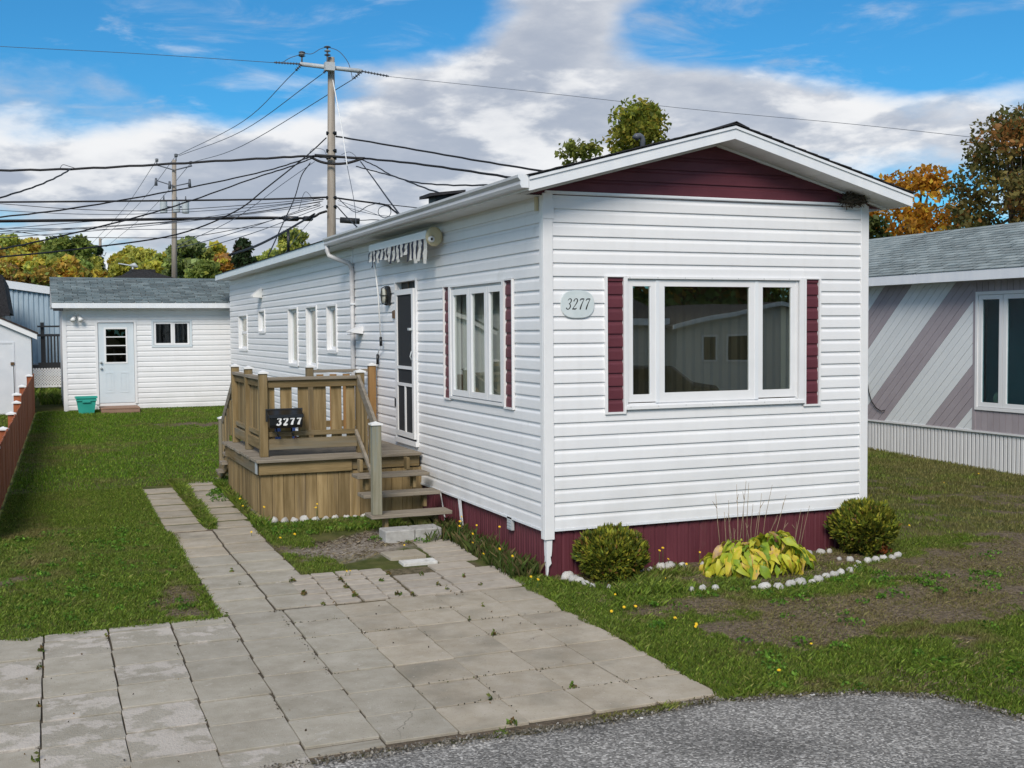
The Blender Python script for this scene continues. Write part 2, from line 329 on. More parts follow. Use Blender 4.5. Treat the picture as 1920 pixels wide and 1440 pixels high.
def asphalt_mat():
    mt = bpy.data.materials.new('chip_seal_asphalt'); mt.use_nodes = True; N = mt.node_tree.nodes; L = mt.node_tree.links; b = N['Principled BSDF']
    b.inputs['Roughness'].default_value = .85; b.inputs['Specular IOR Level'].default_value = .25
    tc = N.new('ShaderNodeTexCoord')
    vo = N.new('ShaderNodeTexVoronoi'); vo.inputs['Scale'].default_value = 78; L.new(tc.outputs['Object'], vo.inputs[0])
    sp = N.new('ShaderNodeSeparateColor'); L.new(vo.outputs['Color'], sp.inputs[0])
    cr = N.new('ShaderNodeValToRGB'); e = cr.color_ramp.elements; e[0].color = (.105, .10, .092, 1); e[1].color = (.52, .50, .465, 1); e[1].position = 1
    for p, c in ((.35, (.165, .158, .146)), (.65, (.25, .24, .223)), (.86, (.34, .325, .30))):
        q = e.new(p); q.color = (*c, 1)
    L.new(sp.outputs[0], cr.inputs[0])
    no = N.new('ShaderNodeTexNoise'); no.inputs['Scale'].default_value = 1.6; no.inputs['Detail'].default_value = 5; L.new(tc.outputs['Object'], no.inputs[0])
    mx = N.new('ShaderNodeMix'); mx.data_type = 'RGBA'; mx.blend_type = 'MULTIPLY'; mx.inputs[0].default_value = 1
    r2 = N.new('ShaderNodeMapRange'); L.new(no.outputs[0], r2.inputs[0]); r2.inputs[1].default_value = .3; r2.inputs[2].default_value = .7; r2.inputs[3].default_value = .72; r2.inputs[4].default_value = 1.28
    L.new(cr.outputs[0], mx.inputs[6]); L.new(r2.outputs[0], mx.inputs[7]); L.new(mx.outputs[2], b.inputs['Base Color'])
    bp = N.new('ShaderNodeBump'); bp.inputs['Strength'].default_value = .8; bp.inputs['Distance'].default_value = .008; bp.invert = True
    L.new(vo.outputs['Distance'], bp.inputs['Height']); L.new(bp.outputs[0], b.inputs['Normal'])
    return mt
m['asphalt'] = asphalt_mat()

# ------------------------------------------------------------------ object helpers
WM = {}
def _reg(o, parent, loc, rot, scale=(1, 1, 1)):
    COL.objects.link(o)
    mw = Matrix.LocRotScale(Vector(loc), rot if hasattr(rot, 'to_matrix') else Matrix.Rotation(rot, 3, 'Z').to_quaternion(), Vector(scale))
    if parent is not None:
        o.parent = parent; o.matrix_parent_inverse = WM[parent.name].inverted()
    o.location = loc; o.scale = scale
    o.rotation_mode = 'QUATERNION'; o.rotation_quaternion = mw.to_quaternion()
    WM[o.name] = mw
    return o
def tag(o, label=None, cat=None, group=None, kind=None, category=None):
    cat = cat or category
    for k, v in (('label', label), ('category', cat), ('group', group), ('kind', kind)):
        if v: o[k] = v
    return o
def thing(name, label, cat, loc=(0, 0, 0), group=None, rot=0.):
    return tag(_reg(bpy.data.objects.new(name, None), None, loc, rot), label, cat, group)
def struct(name, loc=(0, 0, 0)):
    return tag(_reg(bpy.data.objects.new(name, None), None, loc, 0.), kind='structure')
def ob(name, mesh, mat=None, parent=None, loc=(0, 0, 0), rot=0., scale=(1, 1, 1), **kw):
    if isinstance(mesh, MB): mesh = mesh.mesh(name)
    if mat is not None and not mesh.materials: mesh.materials.append(m[mat] if isinstance(mat, str) else mat)
    o = bpy.data.objects.new(name, mesh); _reg(o, parent, loc, rot, scale)
    if kw: tag(o, **kw)
    return o
class MB:
    def __init__(s): s.v = []; s.f = []; s.smooth = False
    def add(s, v, f):
        k = len(s.v); s.v += [tuple(map(float, q)) for q in v]; s.f += [tuple(i+k for i in g) for g in f]; return s
    def box(s, x0, x1, y0, y1, z0, z1):
        if x0 > x1: x0, x1 = x1, x0
        if y0 > y1: y0, y1 = y1, y0
        if z0 > z1: z0, z1 = z1, z0
        return s.add([(x0, y0, z0), (x1, y0, z0), (x1, y1, z0), (x0, y1, z0), (x0, y0, z1), (x1, y0, z1), (x1, y1, z1), (x0, y1, z1)],
                     [(0, 3, 2, 1), (4, 5, 6, 7), (0, 1, 5, 4), (1, 2, 6, 5), (2, 3, 7, 6), (3, 0, 4, 7)])
    def bar(s, p0, p1, w, t, side=None):          # bar of section w (along side) x t from p0 to p1
        p0, p1 = Vector(p0), Vector(p1); d = (p1-p0).normalized()
        sd_ = Vector(side) if side is not None else (Vector((0, 0, 1)) if abs(d.z) < .9 else Vector((1, 0, 0)))
        sd_ = (sd_-d*sd_.dot(d)).normalized(); n = d.cross(sd_)
        V = [p+sd_*a*w/2+n*b*t/2 for p in (p0, p1) for a, b in ((-1, -1), (1, -1), (1, 1), (-1, 1))]
        return s.add(V, [(3, 2, 1, 0), (4, 5, 6, 7), (0, 1, 5, 4), (1, 2, 6, 5), (2, 3, 7, 6), (3, 0, 4, 7)])
    def prism(s, poly, a0, a1, axis='y'):          # polygon (2 coords) extruded along axis
        f = {'x': lambda p, a: (a, p[0], p[1]), 'y': lambda p, a: (p[0], a, p[1]), 'z': lambda p, a: (p[0], p[1], a)}[axis]
        n = len(poly); V = [f(p, a0) for p in poly]+[f(p, a1) for p in poly]
        return s.add(V, [tuple(range(n)), tuple(range(2*n-1, n-1, -1))]+[(i, i+n, (i+1) % n+n, (i+1) % n) for i in range(n)])
    def tube(s, pts, r, n=6, caps=True):
        pts = [Vector(p) for p in pts]; R = r if hasattr(r, '__len__') else [r]*len(pts); V = []; Fc = []
        pu = None
        for i, p in enumerate(pts):
            d = (pts[min(i+1, len(pts)-1)]-pts[max(i-1, 0)]).normalized()
            if pu is None: pu = d.cross(Vector((0, 0, 1)) if abs(d.z) < .9 else Vector((1, 0, 0)))
            pu = (pu-d*pu.dot(d)).normalized(); w = d.cross(pu)
            V += [p+(pu*math.cos(2*math.pi*k/n)+w*math.sin(2*math.pi*k/n))*R[i] for k in range(n)]
        for i in range(len(pts)-1):
            for k in range(n): Fc.append((i*n+k, i*n+(k+1) % n, (i+1)*n+(k+1) % n, (i+1)*n+k))
        if caps: Fc += [tuple(range(n-1, -1, -1)), tuple(range((len(pts)-1)*n, len(pts)*n))]
        s.smooth = True
        return s.add(V, Fc)
    def lathe(s, prof, c=(0, 0, 0), n=12):
        V = []; Fc = []
        for r, z in prof: V += [(c[0]+r*math.cos(2*math.pi*k/n), c[1]+r*math.sin(2*math.pi*k/n), c[2]+z) for k in range(n)]
        for i in range(len(prof)-1):
            for k in range(n): Fc.append((i*n+k, i*n+(k+1) % n, (i+1)*n+(k+1) % n, (i+1)*n+k))
        Fc += [tuple(range(n-1, -1, -1)), tuple(range((len(prof)-1)*n, len(prof)*n))]
        return s.add(V, Fc)
    def mesh(s, name):
        me = bpy.data.meshes.new(name); me.from_pydata(s.v, [], s.f); me.update()
        if s.smooth: me.polygons.foreach_set('use_smooth', [True]*len(me.polygons))
        return me
def B(*a): return MB().box(*a)
def bev(o, w=.004):
    q = o.modifiers.new('bevel', 'BEVEL'); q.width = w; q.segments = 1; q.limit_method = 'ANGLE'; return o
def npmesh(name, V, Fc, col=None, smooth=False):
    """V (n,3), Fc (k,c) with c vertices per face, optional per-vertex colour"""
    me = bpy.data.meshes.new(name); k, c = Fc.shape
    me.vertices.add(len(V)); me.vertices.foreach_set('co', np.ascontiguousarray(V, np.float32).ravel())
    me.loops.add(k*c); me.loops.foreach_set('vertex_index', np.ascontiguousarray(Fc, np.int32).ravel())
    me.polygons.add(k); me.polygons.foreach_set('loop_start', np.arange(0, k*c, c, dtype=np.int32))
    try: me.polygons.foreach_set('loop_total', np.full(k, c, np.int32))
    except Exception: pass
    if smooth: me.polygons.foreach_set('use_smooth', np.ones(k, bool))
    me.update(calc_edges=True)
    if col is not None:
        a = me.color_attributes.new('col', 'FLOAT_COLOR', 'POINT'); C = np.ones((len(V), 4), np.float32); C[:, :3] = col; a.data.foreach_set('color', C.ravel())
    return me
# smooth value noise
_LAT = RNG.random((256, 256))
def vnoise(x, y):
    xi, yi = np.floor(x).astype(int), np.floor(y).astype(int); fx, fy = x-xi, y-yi
    fx, fy = fx*fx*(3-2*fx), fy*fy*(3-2*fy)
    g = lambda a, b: _LAT[a % 256, b % 256]
    return (g(xi, yi)*(1-fx)+g(xi+1, yi)*fx)*(1-fy)+(g(xi, yi+1)*(1-fx)+g(xi+1, yi+1)*fx)*fy
def fbm(x, y, o=4):
    s = 0; a = .5; t = 0
    for i in range(o): s = s+a*vnoise(x*2**i+17*i, y*2**i+31*i); t += a; a *= .55
    return s/t
def sstep(a, b, x): t = np.clip((x-a)/(b-a), 0, 1); return t*t*(3-2*t)

# ------------------------------------------------------------------ ground
BED = [(.20, -.02), (.17, -.23), (.21, -.47), (.34, -.69), (.6, -.78), (.95, -1.02), (1.2, -1.1), (1.54, -1.2), (1.75, -1.28), (2.04, -1.24), (2.3, -1.16), (2.55, -1.05), (2.81, -.99), (2.95, -.9), (3.1, -.7), (3.3, -.68), (3.72, -.6), (3.8, -.02)]
def in_poly(x, y, P):
    r = np.zeros(np.shape(x), bool); j = len(P)-1
    for i in range(len(P)):
        (xi, yi), (xj, yj) = P[i], P[j]
        r ^= ((yi > y) != (yj > y)) & (x < (xj-xi)*(y-yi)/(yj-yi+1e-12)+xi); j = i
    return r
def ell(x, y, cx, cy, rx, ry, a=0.):
    c, s = math.cos(a), math.sin(a); dx, dy = x-cx, y-cy
    return np.exp(-(((dx*c+dy*s)/rx)**2+((-dx*s+dy*c)/ry)**2))
def masks(x, y):
    n1 = fbm(x*1.1+3, y*1.1+8, 4); n2 = fbm(x*4.5, y*4.5, 3)
    b = ell(x, y, 1.35, -2.35, 1.15, .55, .25) + 1.2*ell(x, y, 3.5, -1.95, 2.1, .95, .33) + .95*ell(x, y, 5.2, -.9, 1.8, .75, .1) + .5*ell(x, y, .9, -1.5, .6, .3) + .55*ell(x, y, .6, -1.6, .5, .45)
    b -= .75*ell(x, y, 2.55, -1.62, .75, .24, .2) + .5*ell(x, y, 2.3, -2.2, .5, .18) + .4*ell(x, y, 3.5, -2.1, .5, .25) + .45*ell(x, y, 1.75, -1.5, .4, .16) + .35*ell(x, y, .9, -2.1, .3, .12)
    b += .55*ell(x, y, -3.35, .4, .28, .75) + .5*ell(x, y, -3.7, -.12, 1.1, .18) + .4*ell(x, y, -3.32, 2.3, .14, 1.2) + .35*ell(x, y, -4.6, 1.2, .5, 1.6)
    b += .6*ell(x, y, -.6, 12.6, 1.1, .25) + .35*ell(x, y, -1.2, 15.4, 1.4, .8) + .35*ell(x, y, 7, 2, 2.4, 2.0)
    b += .45*ell(x, y, -2.1, 2.2, .35, .5) + .35*ell(x, y, .3, -3.6, .8, .12)
    b = np.where(in_poly(x, y, BED), np.maximum(b, .62+.3*ell(x, y, 2.9, -.4, .5, .5)), b)
    b = np.where((x > .0) & (x < 3.8) & (y > -.25) & (y < .2), np.maximum(b, .8), b)
    soil = sstep(.34, .70, b*.95+(n1-.5)*1.0+(n2-.5)*.95)
    soil = np.where((x < -.45) & (x > -7) & (y < -.5) & (y > -3.8), np.where(x < -.42+.031*(y+.3), 1., soil), soil)
    soil = np.where((x > -3.08) & (x < -2.15) & (y > -.6) & (y < 3.6), 1., soil); soil = np.where((x > -2.3) & (x < -.4) & (y > -.4) & (y < .9), np.maximum(soil, .75), soil)
    edge = np.where((y < -3.72-.12*sstep(.3, -2.5, x)) , .6, 0.)
    soil = np.maximum(soil, edge*sstep(.35, .6, n2))
    sa = .95*ell(x, y, -1.4, 1.95, .75, .62) + .7*ell(x, y, -.9, 2.45, .35, .3)
    sand = sstep(.42, .66, sa+(n2-.5)*.5+(n1-.5)*.3)
    return soil, sand
def build_ground():
    xs = np.concatenate([[-900, -400, -200, -100, -60, -40, -25, -16, -11], np.arange(-8, 10.01, .07), [11, 13, 16, 22, 35, 60, 100, 200, 400, 900]])
    ys = np.concatenate([[-500, -200, -80, -40, -25, -15, -10, -7.5], np.arange(-6, 8, .07), np.arange(8, 24, .16), [26, 30, 36, 45, 60, 90, 150, 300, 600, 1500]])
    X, Y = np.meshgrid(xs, ys); x, y = X.ravel(), Y.ravel()
    soil, sand = masks(x, y)
    z = gz(y)+(fbm(x*2.2, y*2.2, 3)-.5)*.03*(np.abs(x) < 9.5)
    z = np.where(y < -3.95, np.minimum(z, -.49), z)
    z = np.where((y < -4.2) & (x > 1.3) & (x < 9), -.455+(fbm(x*2.2, y*2.2, 3)-.5)*.03, z)
    z = np.where((y < -15), -.55, z)
    z = np.where((x < -2) & (x > -8) & (y > -5) & (y < -.45), -.461, z)   # bedding under the slabs
    z = np.where((x > -2.75) & (x < -.365+.031*(y+.3)) & (y > -4) & (y < -.35), -.461, z)
    low = ((x > -3.10) & (x < -2.15) & (y > -.6) & (y < 7.2)) | ((x > -2.34) & (x < -.33) & (y > -.5) & (y < .95)) | ((x > -1.2) & (x < -.3) & (y > .5) & (y < 1.95))
    z = np.where(low, np.where(y < -.35, -.461, gz(y)-.006), z)
    nx, ny = len(xs), len(ys); idx = np.arange(nx*ny).reshape(ny, nx)
    Fc = np.stack([idx[:-1, :-1], idx[:-1, 1:], idx[1:, 1:], idx[1:, :-1]], -1).reshape(-1, 4)
    me = npmesh('lawn_ground', np.stack([x, y, z], 1), Fc, smooth=True)
    a = me.color_attributes.new('mask', 'FLOAT_COLOR', 'POINT'); C = np.zeros((len(x), 4), np.float32); bed = ((x < -.36+.031*(y+.3)) & (x > -8) & (y < -.36) & (y > -3.72)) | ((x > -3.09) & (x < -2.16) & (y > -.6) & (y < 3.5)); C[:, 0] = soil; C[:, 1] = sand; C[:, 2] = bed; C[:, 3] = 1; a.data.foreach_set('color', C.ravel())
    ob('lawn_ground', me, 'ground', kind='structure')
build_ground()
# road in front: rough edged chip seal
def build_road():
    e = [(-60, -4.05), (-20, -3.9), (-8, -3.86), (-5.4, -3.86), (-4.4, -3.83), (-3.39, -3.80), (-2.74, -3.81), (-2.26, -3.82), (-1.82, -3.86), (-1.46, -3.86), (-1.0, -3.83), (-.52, -3.79), (-.2, -3.86), (.04, -3.92), (.38, -4.02), (.64, -4.12), (.76, -4.25), (.86, -4.48), (.97, -4.85), (1.15, -5.4), (1.6, -6.2), (2.6, -7.2), (5, -8.2), (12, -9.0), (60, -9.5)]
    P = []
    for (a, b), (c, d) in zip(e[:-1], e[1:]):
        k = max(1, min(60, int(math.hypot(c-a, d-b)/.05)))
        for i in range(k):
            t = i/k; P.append((a+(c-a)*t+random.uniform(-.012, .012), b+(d-b)*t+random.uniform(-.022, .022)))
    P.append(e[-1]); n = len(P)
    V = [(x, y, -.462+.0) for x, y in P]+[(x, y-.04, -.455) for x, y in P]+[(x, -9.9 if y > -9.4 else -10, -.450) for x, y in P]+[(x, -18, -.46) for x, y in P]
    Fc = [(k*n+i, (k+1)*n+i, (k+1)*n+i+1, k*n+i+1) for k in range(3) for i in range(n-1)]
    V += [(x, y, -.56) for x, y in P]; Fc += [(4*n+i, i, i+1, 4*n+i+1) for i in range(n-1)]
    ob('road', MB().add(V, Fc), 'asphalt', kind='structure')
build_road()

# ------------------------------------------------------------------ paving
def slab_mesh(w, d, t, seed, rough=.003):
    r = random.Random(seed); pts = []
    cs = [(-w/2, -d/2), (w/2, -d/2), (w/2, d/2), (-w/2, d/2)]
    for i in range(4):
        (a, b), (c, e) = cs[i], cs[(i+1) % 4]
        chip = r.uniform(.01, .035) if r.random() < .4 else .008
        L = math.hypot(c-a, e-b); ux, uy = (c-a)/L, (e-b)/L
        for s_ in (chip, L*.35, L*.65, L-chip): pts.append((a+ux*s_+uy*-r.uniform(0, rough)*1., b+uy*s_+ux*r.uniform(0, rough)))
    q = MB(); n = len(pts)
    cx = [(x*.965, y*.965) for x, y in pts]
    V = [(x, y, -t) for x, y in pts]+[(x, y, -.003) for x, y in pts]+[(x*(1-.005/w), y*(1-.005/d), 0) for x, y in pts]
    Fc = [(k*n+i, k*n+(i+1) % n, (k+1)*n+(i+1) % n, (k+1)*n+i) for k in range(2) for i in range(n)]+[tuple(range(2*n, 3*n))]
    return q.add(V, Fc).mesh('paving_slab')
def variants(w, d, t, mat, k=5, rough=.003, s0=0):
    out = []
    for i in range(k):
        me = slab_mesh(w, d, t, s0+i, rough); me.materials.append(m[mat]); out.append(me)
    return out
SL = {k: variants(.4525, .4660, .05, 'slab_'+k, 6, s0=20) for k in ('tan', 'grey', 'spall')}
drive = struct('driveway')
RC = random.Random(5)
def slab(parent, x, y, kind, sx=1., sy=1., dz=0., rot=0., name='paving_slab'):
    q = Matrix.Rotation(RC.uniform(-.006, .006), 3, 'X') @ Matrix.Rotation(RC.uniform(-.006, .006), 3, 'Y') @ Matrix.Rotation(rot+RC.uniform(-.006, .006), 3, 'Z')
    ob(name, RC.choice(SL[kind]), None, parent, (x, y, float(gz(y))+.012+RC.uniform(-.004, .005)+dz), q.to_quaternion(), (sx, sy, 1))
colx = [-.45, -.90, -1.34, -1.79, -2.235, -2.68, -3.13, -3.585, -4.05, -4.51, -4.97, -5.43, -5.9, -6.36]
for i in range(len(colx)-1):
    xr, xl = colx[i], colx[i+1]; xc = (xr+xl)/2
    drift = .031 if i < 5 else [.029, .025, .021, .017, .014, .012, .01, .01, .01][i-5]
    off = [0, .0, .01, -.01, .01, .12, .22, .30, .22, .26, .25, .22, .3][i]
    for j in range(-3 if i > 5 else -0, 8):
        y = -3.478+j*.487+(off if j < 7 else 0)
        top = -.29 if i < 6 else -.36
        y0, y1 = y-.243, y+.243
        if i < 5 and y1 > -.26: continue
        if y0 > top-.1: continue
        sy = 1.
        if y1 > top+.05: sy = (top+.02-y0)/.487; y1 = top+.02
        if j == 0 and i < 8 and off > .05:
            # cut piece at the road edge
            slab(drive, xc+drift*(-3.72+3.7), -3.735+off/2, 'tan' if i < 5 else 'grey', .985, max(.2, off/.487), -.004)
        if j < 0 and y1 < -3.8 and i < 8: continue
        yc = (y0+y1)/2
        kind = 'tan' if i < 4 else ('grey' if i < 7 else ('spall' if RC.random() < (.68 if yc > -2.9 else .3) and i < 11 else 'grey'))
        if i == 4: kind = RC.choice(['tan', 'grey', 'grey'])
        if i == 6 and RC.random() < .2: kind = 'spall'
        slab(drive, xc+drift*(yc+3.7), yc, kind, (xr-xl)/.456*(1.008 if i in (6, 7, 8, 10, 11) else 1.), sy)
path = struct('garden_path')
for c, (xa, xb) in enumerate([(-3.10, -2.635), (-2.625, -2.165)]):
    for j in range(16):
        y = -.03+.475*j+(.05 if c else 0)
        if c == 0 and y > 7.0: continue
        gap = .0 if y < 3.6 else .045
        slab(path, (xa+xb)/2+(-gap if c == 0 else gap)+.012*math.sin(j*.9), y, 'grey' if y < 2 else 'tan', 1., .99 if y < 3 else .93, -.004 if y < 3 else -.008, RC.uniform(-.012, .012))
for j in range(4): slab(path, -1.72+.03*j, 6.75+j*.55, 'tan', 1., .8, -.01, RC.uniform(-.05, .05))
# brick pavers by the steps
apron = struct('paver_apron')
PV = variants(.226, .122, .05, 'paver', 5, .004, 60); PS = variants(.455, .27, .05, 'paver', 4, .006, 70)
def paver(x, y, w, d, rot=0.):
    big = w > .3; me = RC.choice(PS if big else PV); bw, bd = ((.455, .27) if big else (.226, .122))
    q = Matrix.Rotation(RC.uniform(-.012, .012), 3, 'X') @ Matrix.Rotation(RC.uniform(-.012, .012), 3, 'Y') @ Matrix.Rotation(rot+RC.uniform(-.01, .01), 3, 'Z')
    ob('paver', me, None, apron, (x, y, float(gz(y))+.010+RC.uniform(-.004, .004)), q.to_quaternion(), (w/bw, d/bd, 1))
for c in range(2):                        # basket of small bricks
    for r in range(3):
        x0, y0 = -2.33+c*.475+.035*r*.3, -.23+r*.40
        for a, b, w, d in ((.115, .10, .226, .185), (.345, .06, .222, .12), (.345, .19, .222, .12), (.115, .29, .226, .18), (.345, .31, .222, .12)):
            paver(x0+a, y0+b, w, d)
for c in range(2):
    for r in range(3 if c == 0 else 4): paver(-1.16+c*.43+.01*r, -.12+r*.295, .42, .275)
for r in range(5): paver(-.54+.012*r, 1.06+r*.22-.0, .42, .20)
for r in range(3): paver(-.43+.005*r, -.10+r*.30, .24, .28)
slab(apron, -.99, 1.42, 'tan', .86, .75, .012, .02, 'step_slab')
wsl = MB(); ob('cut_slab', slab_mesh(.36, .20, .03, 91), 'whitestone', apron, (-.95, 1.04, float(gz(1.0))+.024), -.03)

# ------------------------------------------------------------------ siding tool
C5 = .127
PROF = [(0, .0205), (.012, .0205), (.078, .0185), (.086, .0165), (.100, .0085), (.127, .0045)]   # dutch lap: (height, stand-out)
def clip_prof(a, b):
    out = []
    for (z0, o0), (z1, o1) in zip(PROF[:-1], PROF[1:]):
        for z, o in ((z0, o0), (z1, o1)):
            if a-1e-6 <= z <= b+1e-6 and (not out or abs(out[-1][0]-z) > 1e-6): out.append((z, o))
        for q in (a, b):
            if z0 < q < z1: out.append((q, o0+(o1-o0)*(q-z0)/(z1-z0)))
    out.sort(); return out
def siding(parent, org, u, nrm, length, z0, n, openings, mat, name='siding_board', ztop=None, ends=None, seams=(), joints=0.):
    """courses of lapped boards on the plane through org, along u, facing nrm; openings (u0,u1,za,zb)"""
    org, u, nrm = Vector(org), Vector(u), Vector(nrm)
    flip = u.cross(Vector((0, 0, 1))).dot(nrm) < 0
    for k in range(n):
        zb, zt = z0+k*C5, min(z0+(k+1)*C5, ztop or 1e9)
        if zt-zb < .01: continue
        cuts = sorted({0., length, *[q for o in openings if o[2] < zt and o[3] > zb for q in o[:2]], *seams})
        if joints and random.random() < joints: cuts = sorted(set(cuts) | {random.uniform(.3, length-.3)}); jc = True
        else: jc = False
        segs = []
        for a, b in zip(cuts[:-1], cuts[1:]):
            mid = (a+b)/2; rng = [(zb, zt)]
            for o in openings:
                if o[0] < mid < o[1]:
                    nr = []
                    for p, q in rng:
                        if o[3] <= p or o[2] >= q: nr.append((p, q)); continue
                        if o[2] > p: nr.append((p, o[2]))
                        if o[3] < q: nr.append((o[3], q))
                    rng = nr
            for p, q in rng:
                if segs and segs[-1][1] == a and segs[-1][2:] == (p, q) and a not in seams and not (jc and random.random() < .8): segs[-1] = (segs[-1][0], b, p, q)
                else: segs.append((a, b, p, q))
        for a, b, p, q in segs:
            if b-a < .012 or q-p < .006: continue
            pr = clip_prof(p-zb, q-zb)
            if len(pr) < 2: continue
            V = []; lift = random.uniform(0, .0012)
            back = [(pr[-1][0], .001), (pr[0][0], .001)]
            full = pr+back
            for uu in (a, b):
                for h, o in full:
                    ue = uu
                    if ends: lo, hi = ends(zb+h); ue = max(lo, min(hi, uu))
                    V.append(org+u*ue+nrm*(o+(lift if o > .003 else 0))+Vector((0, 0, zb+h)))
            nn = len(full); Fc = [(i, (i+1) % nn, (i+1) % nn+nn, i+nn) for i in range(nn)]+[tuple(range(nn-1, -1, -1)), tuple(range(nn, 2*nn))]
            if flip: Fc = [tuple(reversed(f)) for f in Fc]
            ob(name, MB().add(V, Fc), mat, parent)
def wall_sheet(name, parent, org, u, nrm, length, z0, z1, openings, mat, t=.09, off=-.0015):
    """backing wall with real openings"""
    org, u, nrm = Vector(org), Vector(u), Vector(nrm); q = MB()
    xs = sorted({0., length, *[c for o in openings for c in o[:2]]})
    for a, b in zip(xs[:-1], xs[1:]):
        rng = [(z0, z1)]
        for o in openings:
            if o[0] <= a and b <= o[1]: rng = [r for p, s in rng for r in ((p, min(s, o[2])), (max(p, o[3]), s)) if r[1]-r[0] > .001]
        for p, s in rng:
            A = org+u*a+nrm*off; Bq = org+u*b+nrm*(off-t)
            q.box(A.x, Bq.x, A.y, Bq.y, p, s)
    return ob(name, q, mat, parent)

# ------------------------------------------------------------------ the mobile home
WID, LEN, WH = 3.75, 18.81, 3.20
home = thing('mobile_home', 'long narrow white mobile home with maroon shutters, gable and skirting', 'mobile home', (0, 0, -.46))
FW = (.862, 2.882, 1.165, 2.395)                                   # front window
front = wall_sheet('front_wall', home, (0, 0, 0), (1, 0, 0), (0, -1, 0), WID, 0, WH, [FW], 'trim')
SH = [(.62, .845, 1.08, 2.42), (2.94, 3.15, 1.085, 2.42)]
siding(front, (0, 0, 0), (1, 0, 0), (0, -1, 0), WID, 0, 26, [(FW[0]-.02, FW[1]+.07, FW[2]-.03, FW[3]+.02), (SH[0][0], SH[0][1]+.02, SH[0][2], SH[0][3]), (SH[1][0]-.02, SH[1][1], SH[1][2], SH[1][3])], 'vinyl', ztop=WH-.02, joints=.45)
LW = [(16.35, 17.45, 1.52, 2.27), (14.2, 14.85, 1.92, 2.33), (10.98, 11.75, 1.31, 2.32), (9.45, 10.2, 1.30, 2.32), (8.05, 8.65, 1.60, 2.31)]
DOOR = (3.90, 4.76, .50, 2.54); BOW = (1.0, 2.58, 1.15, 2.40)
leftw = wall_sheet('side_wall', home, (0, 0, 0), (0, 1, 0), (-1, 0, 0), LEN, 0, WH, LW+[DOOR, BOW], 'trim')
siding(leftw, (0, 0, 0), (0, 1, 0), (-1, 0, 0), LEN, 0, 26, [(a-.03, b+.03, c-.03, d+.03) for a, b, c, d in LW]+[(DOOR[0]-.03, DOOR[1]+.04, DOOR[2]-.02, DOOR[3]+.03), (.71, 2.86, 1.09, 2.425)], 'vinyl', ztop=WH-.01, seams=(6.95,), joints=.9)
ob('rear_wall', B(.0915, WID-.0915, LEN-.09, LEN, 0, WH), 'trim', home); ob('far_side_wall', B(WID-.09, WID, .0915, LEN, 0, WH), 'trim', home)
ob('floor', B(.1, WID-.1, .1, LEN-.1, .35, .42), 'inside', home); ob('ceiling', B(.1, WID-.1, .1, LEN-.1, 2.9, 2.95), 'inside', home)
ob('partition', B(.1, WID-.1, 5.2, 5.3, .42, 2.9), 'inside', home)
# corner posts
for nm, x0, x1, sgn in (('corner_post', 0, .075, -1), ('corner_post', WID-.075, WID, 1)):
    q = MB().box(x0-(.026 if sgn < 0 else 0), x1+(.026 if sgn > 0 else 0), -.028, .0, -.10 if sgn < 0 else -.03, WH-.01)
    q.box(x0-.026 if sgn < 0 else x1-.004, x0 if sgn < 0 else x1+.026, .0, .07, -.10 if sgn < 0 else -.03, WH-.01); bev(ob(nm, q, 'trim', home), .004)
ob('corner_cover', B(-.033, .082, -.034, -.0285, 2.95, 3.12), 'trim', home); ob('filler_block', B(-.05, -.0285, .075, .12, 3.03, 3.16), 'cream', home)
q = MB().box(.075, WID-.075, -.03, -.001, -.022, -.001); ob('starter_strip', q, 'alu', home)
ob('starter_strip', B(-.03, -.001, .07, LEN, -.022, -.001), 'alu', home)
ob('frieze_trim', B(.0, WID, -.030, -.001, WH-.018, WH+.012), 'trim', home); ob('frieze_trim', B(.05, WID-.05, -.038, -.0305, WH-.012, WH+.004), 'alu', home)
# skirting panels
def skirt_row(org, u, nrm, length, zb, zt, wdt=.128):
    org, u, nrm = Vector(org), Vector(u), Vector(nrm); k = int(length/wdt)
    flip = u.cross(Vector((0, 0, 1))).dot(nrm) < 0
    for i in range(k):
        prof = [(i*wdt, 0), (i*wdt+.010, -.012), (i*wdt+.022, -.012), (i*wdt+.034, 0), (i*wdt+.072, .0), (i*wdt+.076, .004), (i*wdt+.082, .004), (i*wdt+.086, 0), ((i+1)*wdt, 0)]
        y = org.y+u.y*(i+.5)*wdt; b = zb if zb is not None else float(gz(y))-.05
        V = [org+u*a+nrm*o+Vector((0, 0, z)) for z in (b, zt) for a, o in prof]; n = len(prof)
        Fc = [(j, j+1, n+j+1, n+j) for j in range(n-1)]
        if flip: Fc = [tuple(reversed(f)) for f in Fc]
        o = ob('skirting_panel', MB().add(V, Fc), 'skirt', home); s_ = o.modifiers.new('solid', 'SOLIDIFY'); s_.thickness = .004; s_.offset = -1
skirt_row((.03, .012, 0), (1, 0, 0), (0, -1, 0), WID-.05, -.55, -.004)
skirt_row((.012, .03, 0), (0, 1, 0), (-1, 0, 0), LEN-.05, None, -.004)
ob('skirting_back', B(.03, WID-.03, .04, LEN, -.6, -.01), 'darkgrey', home)
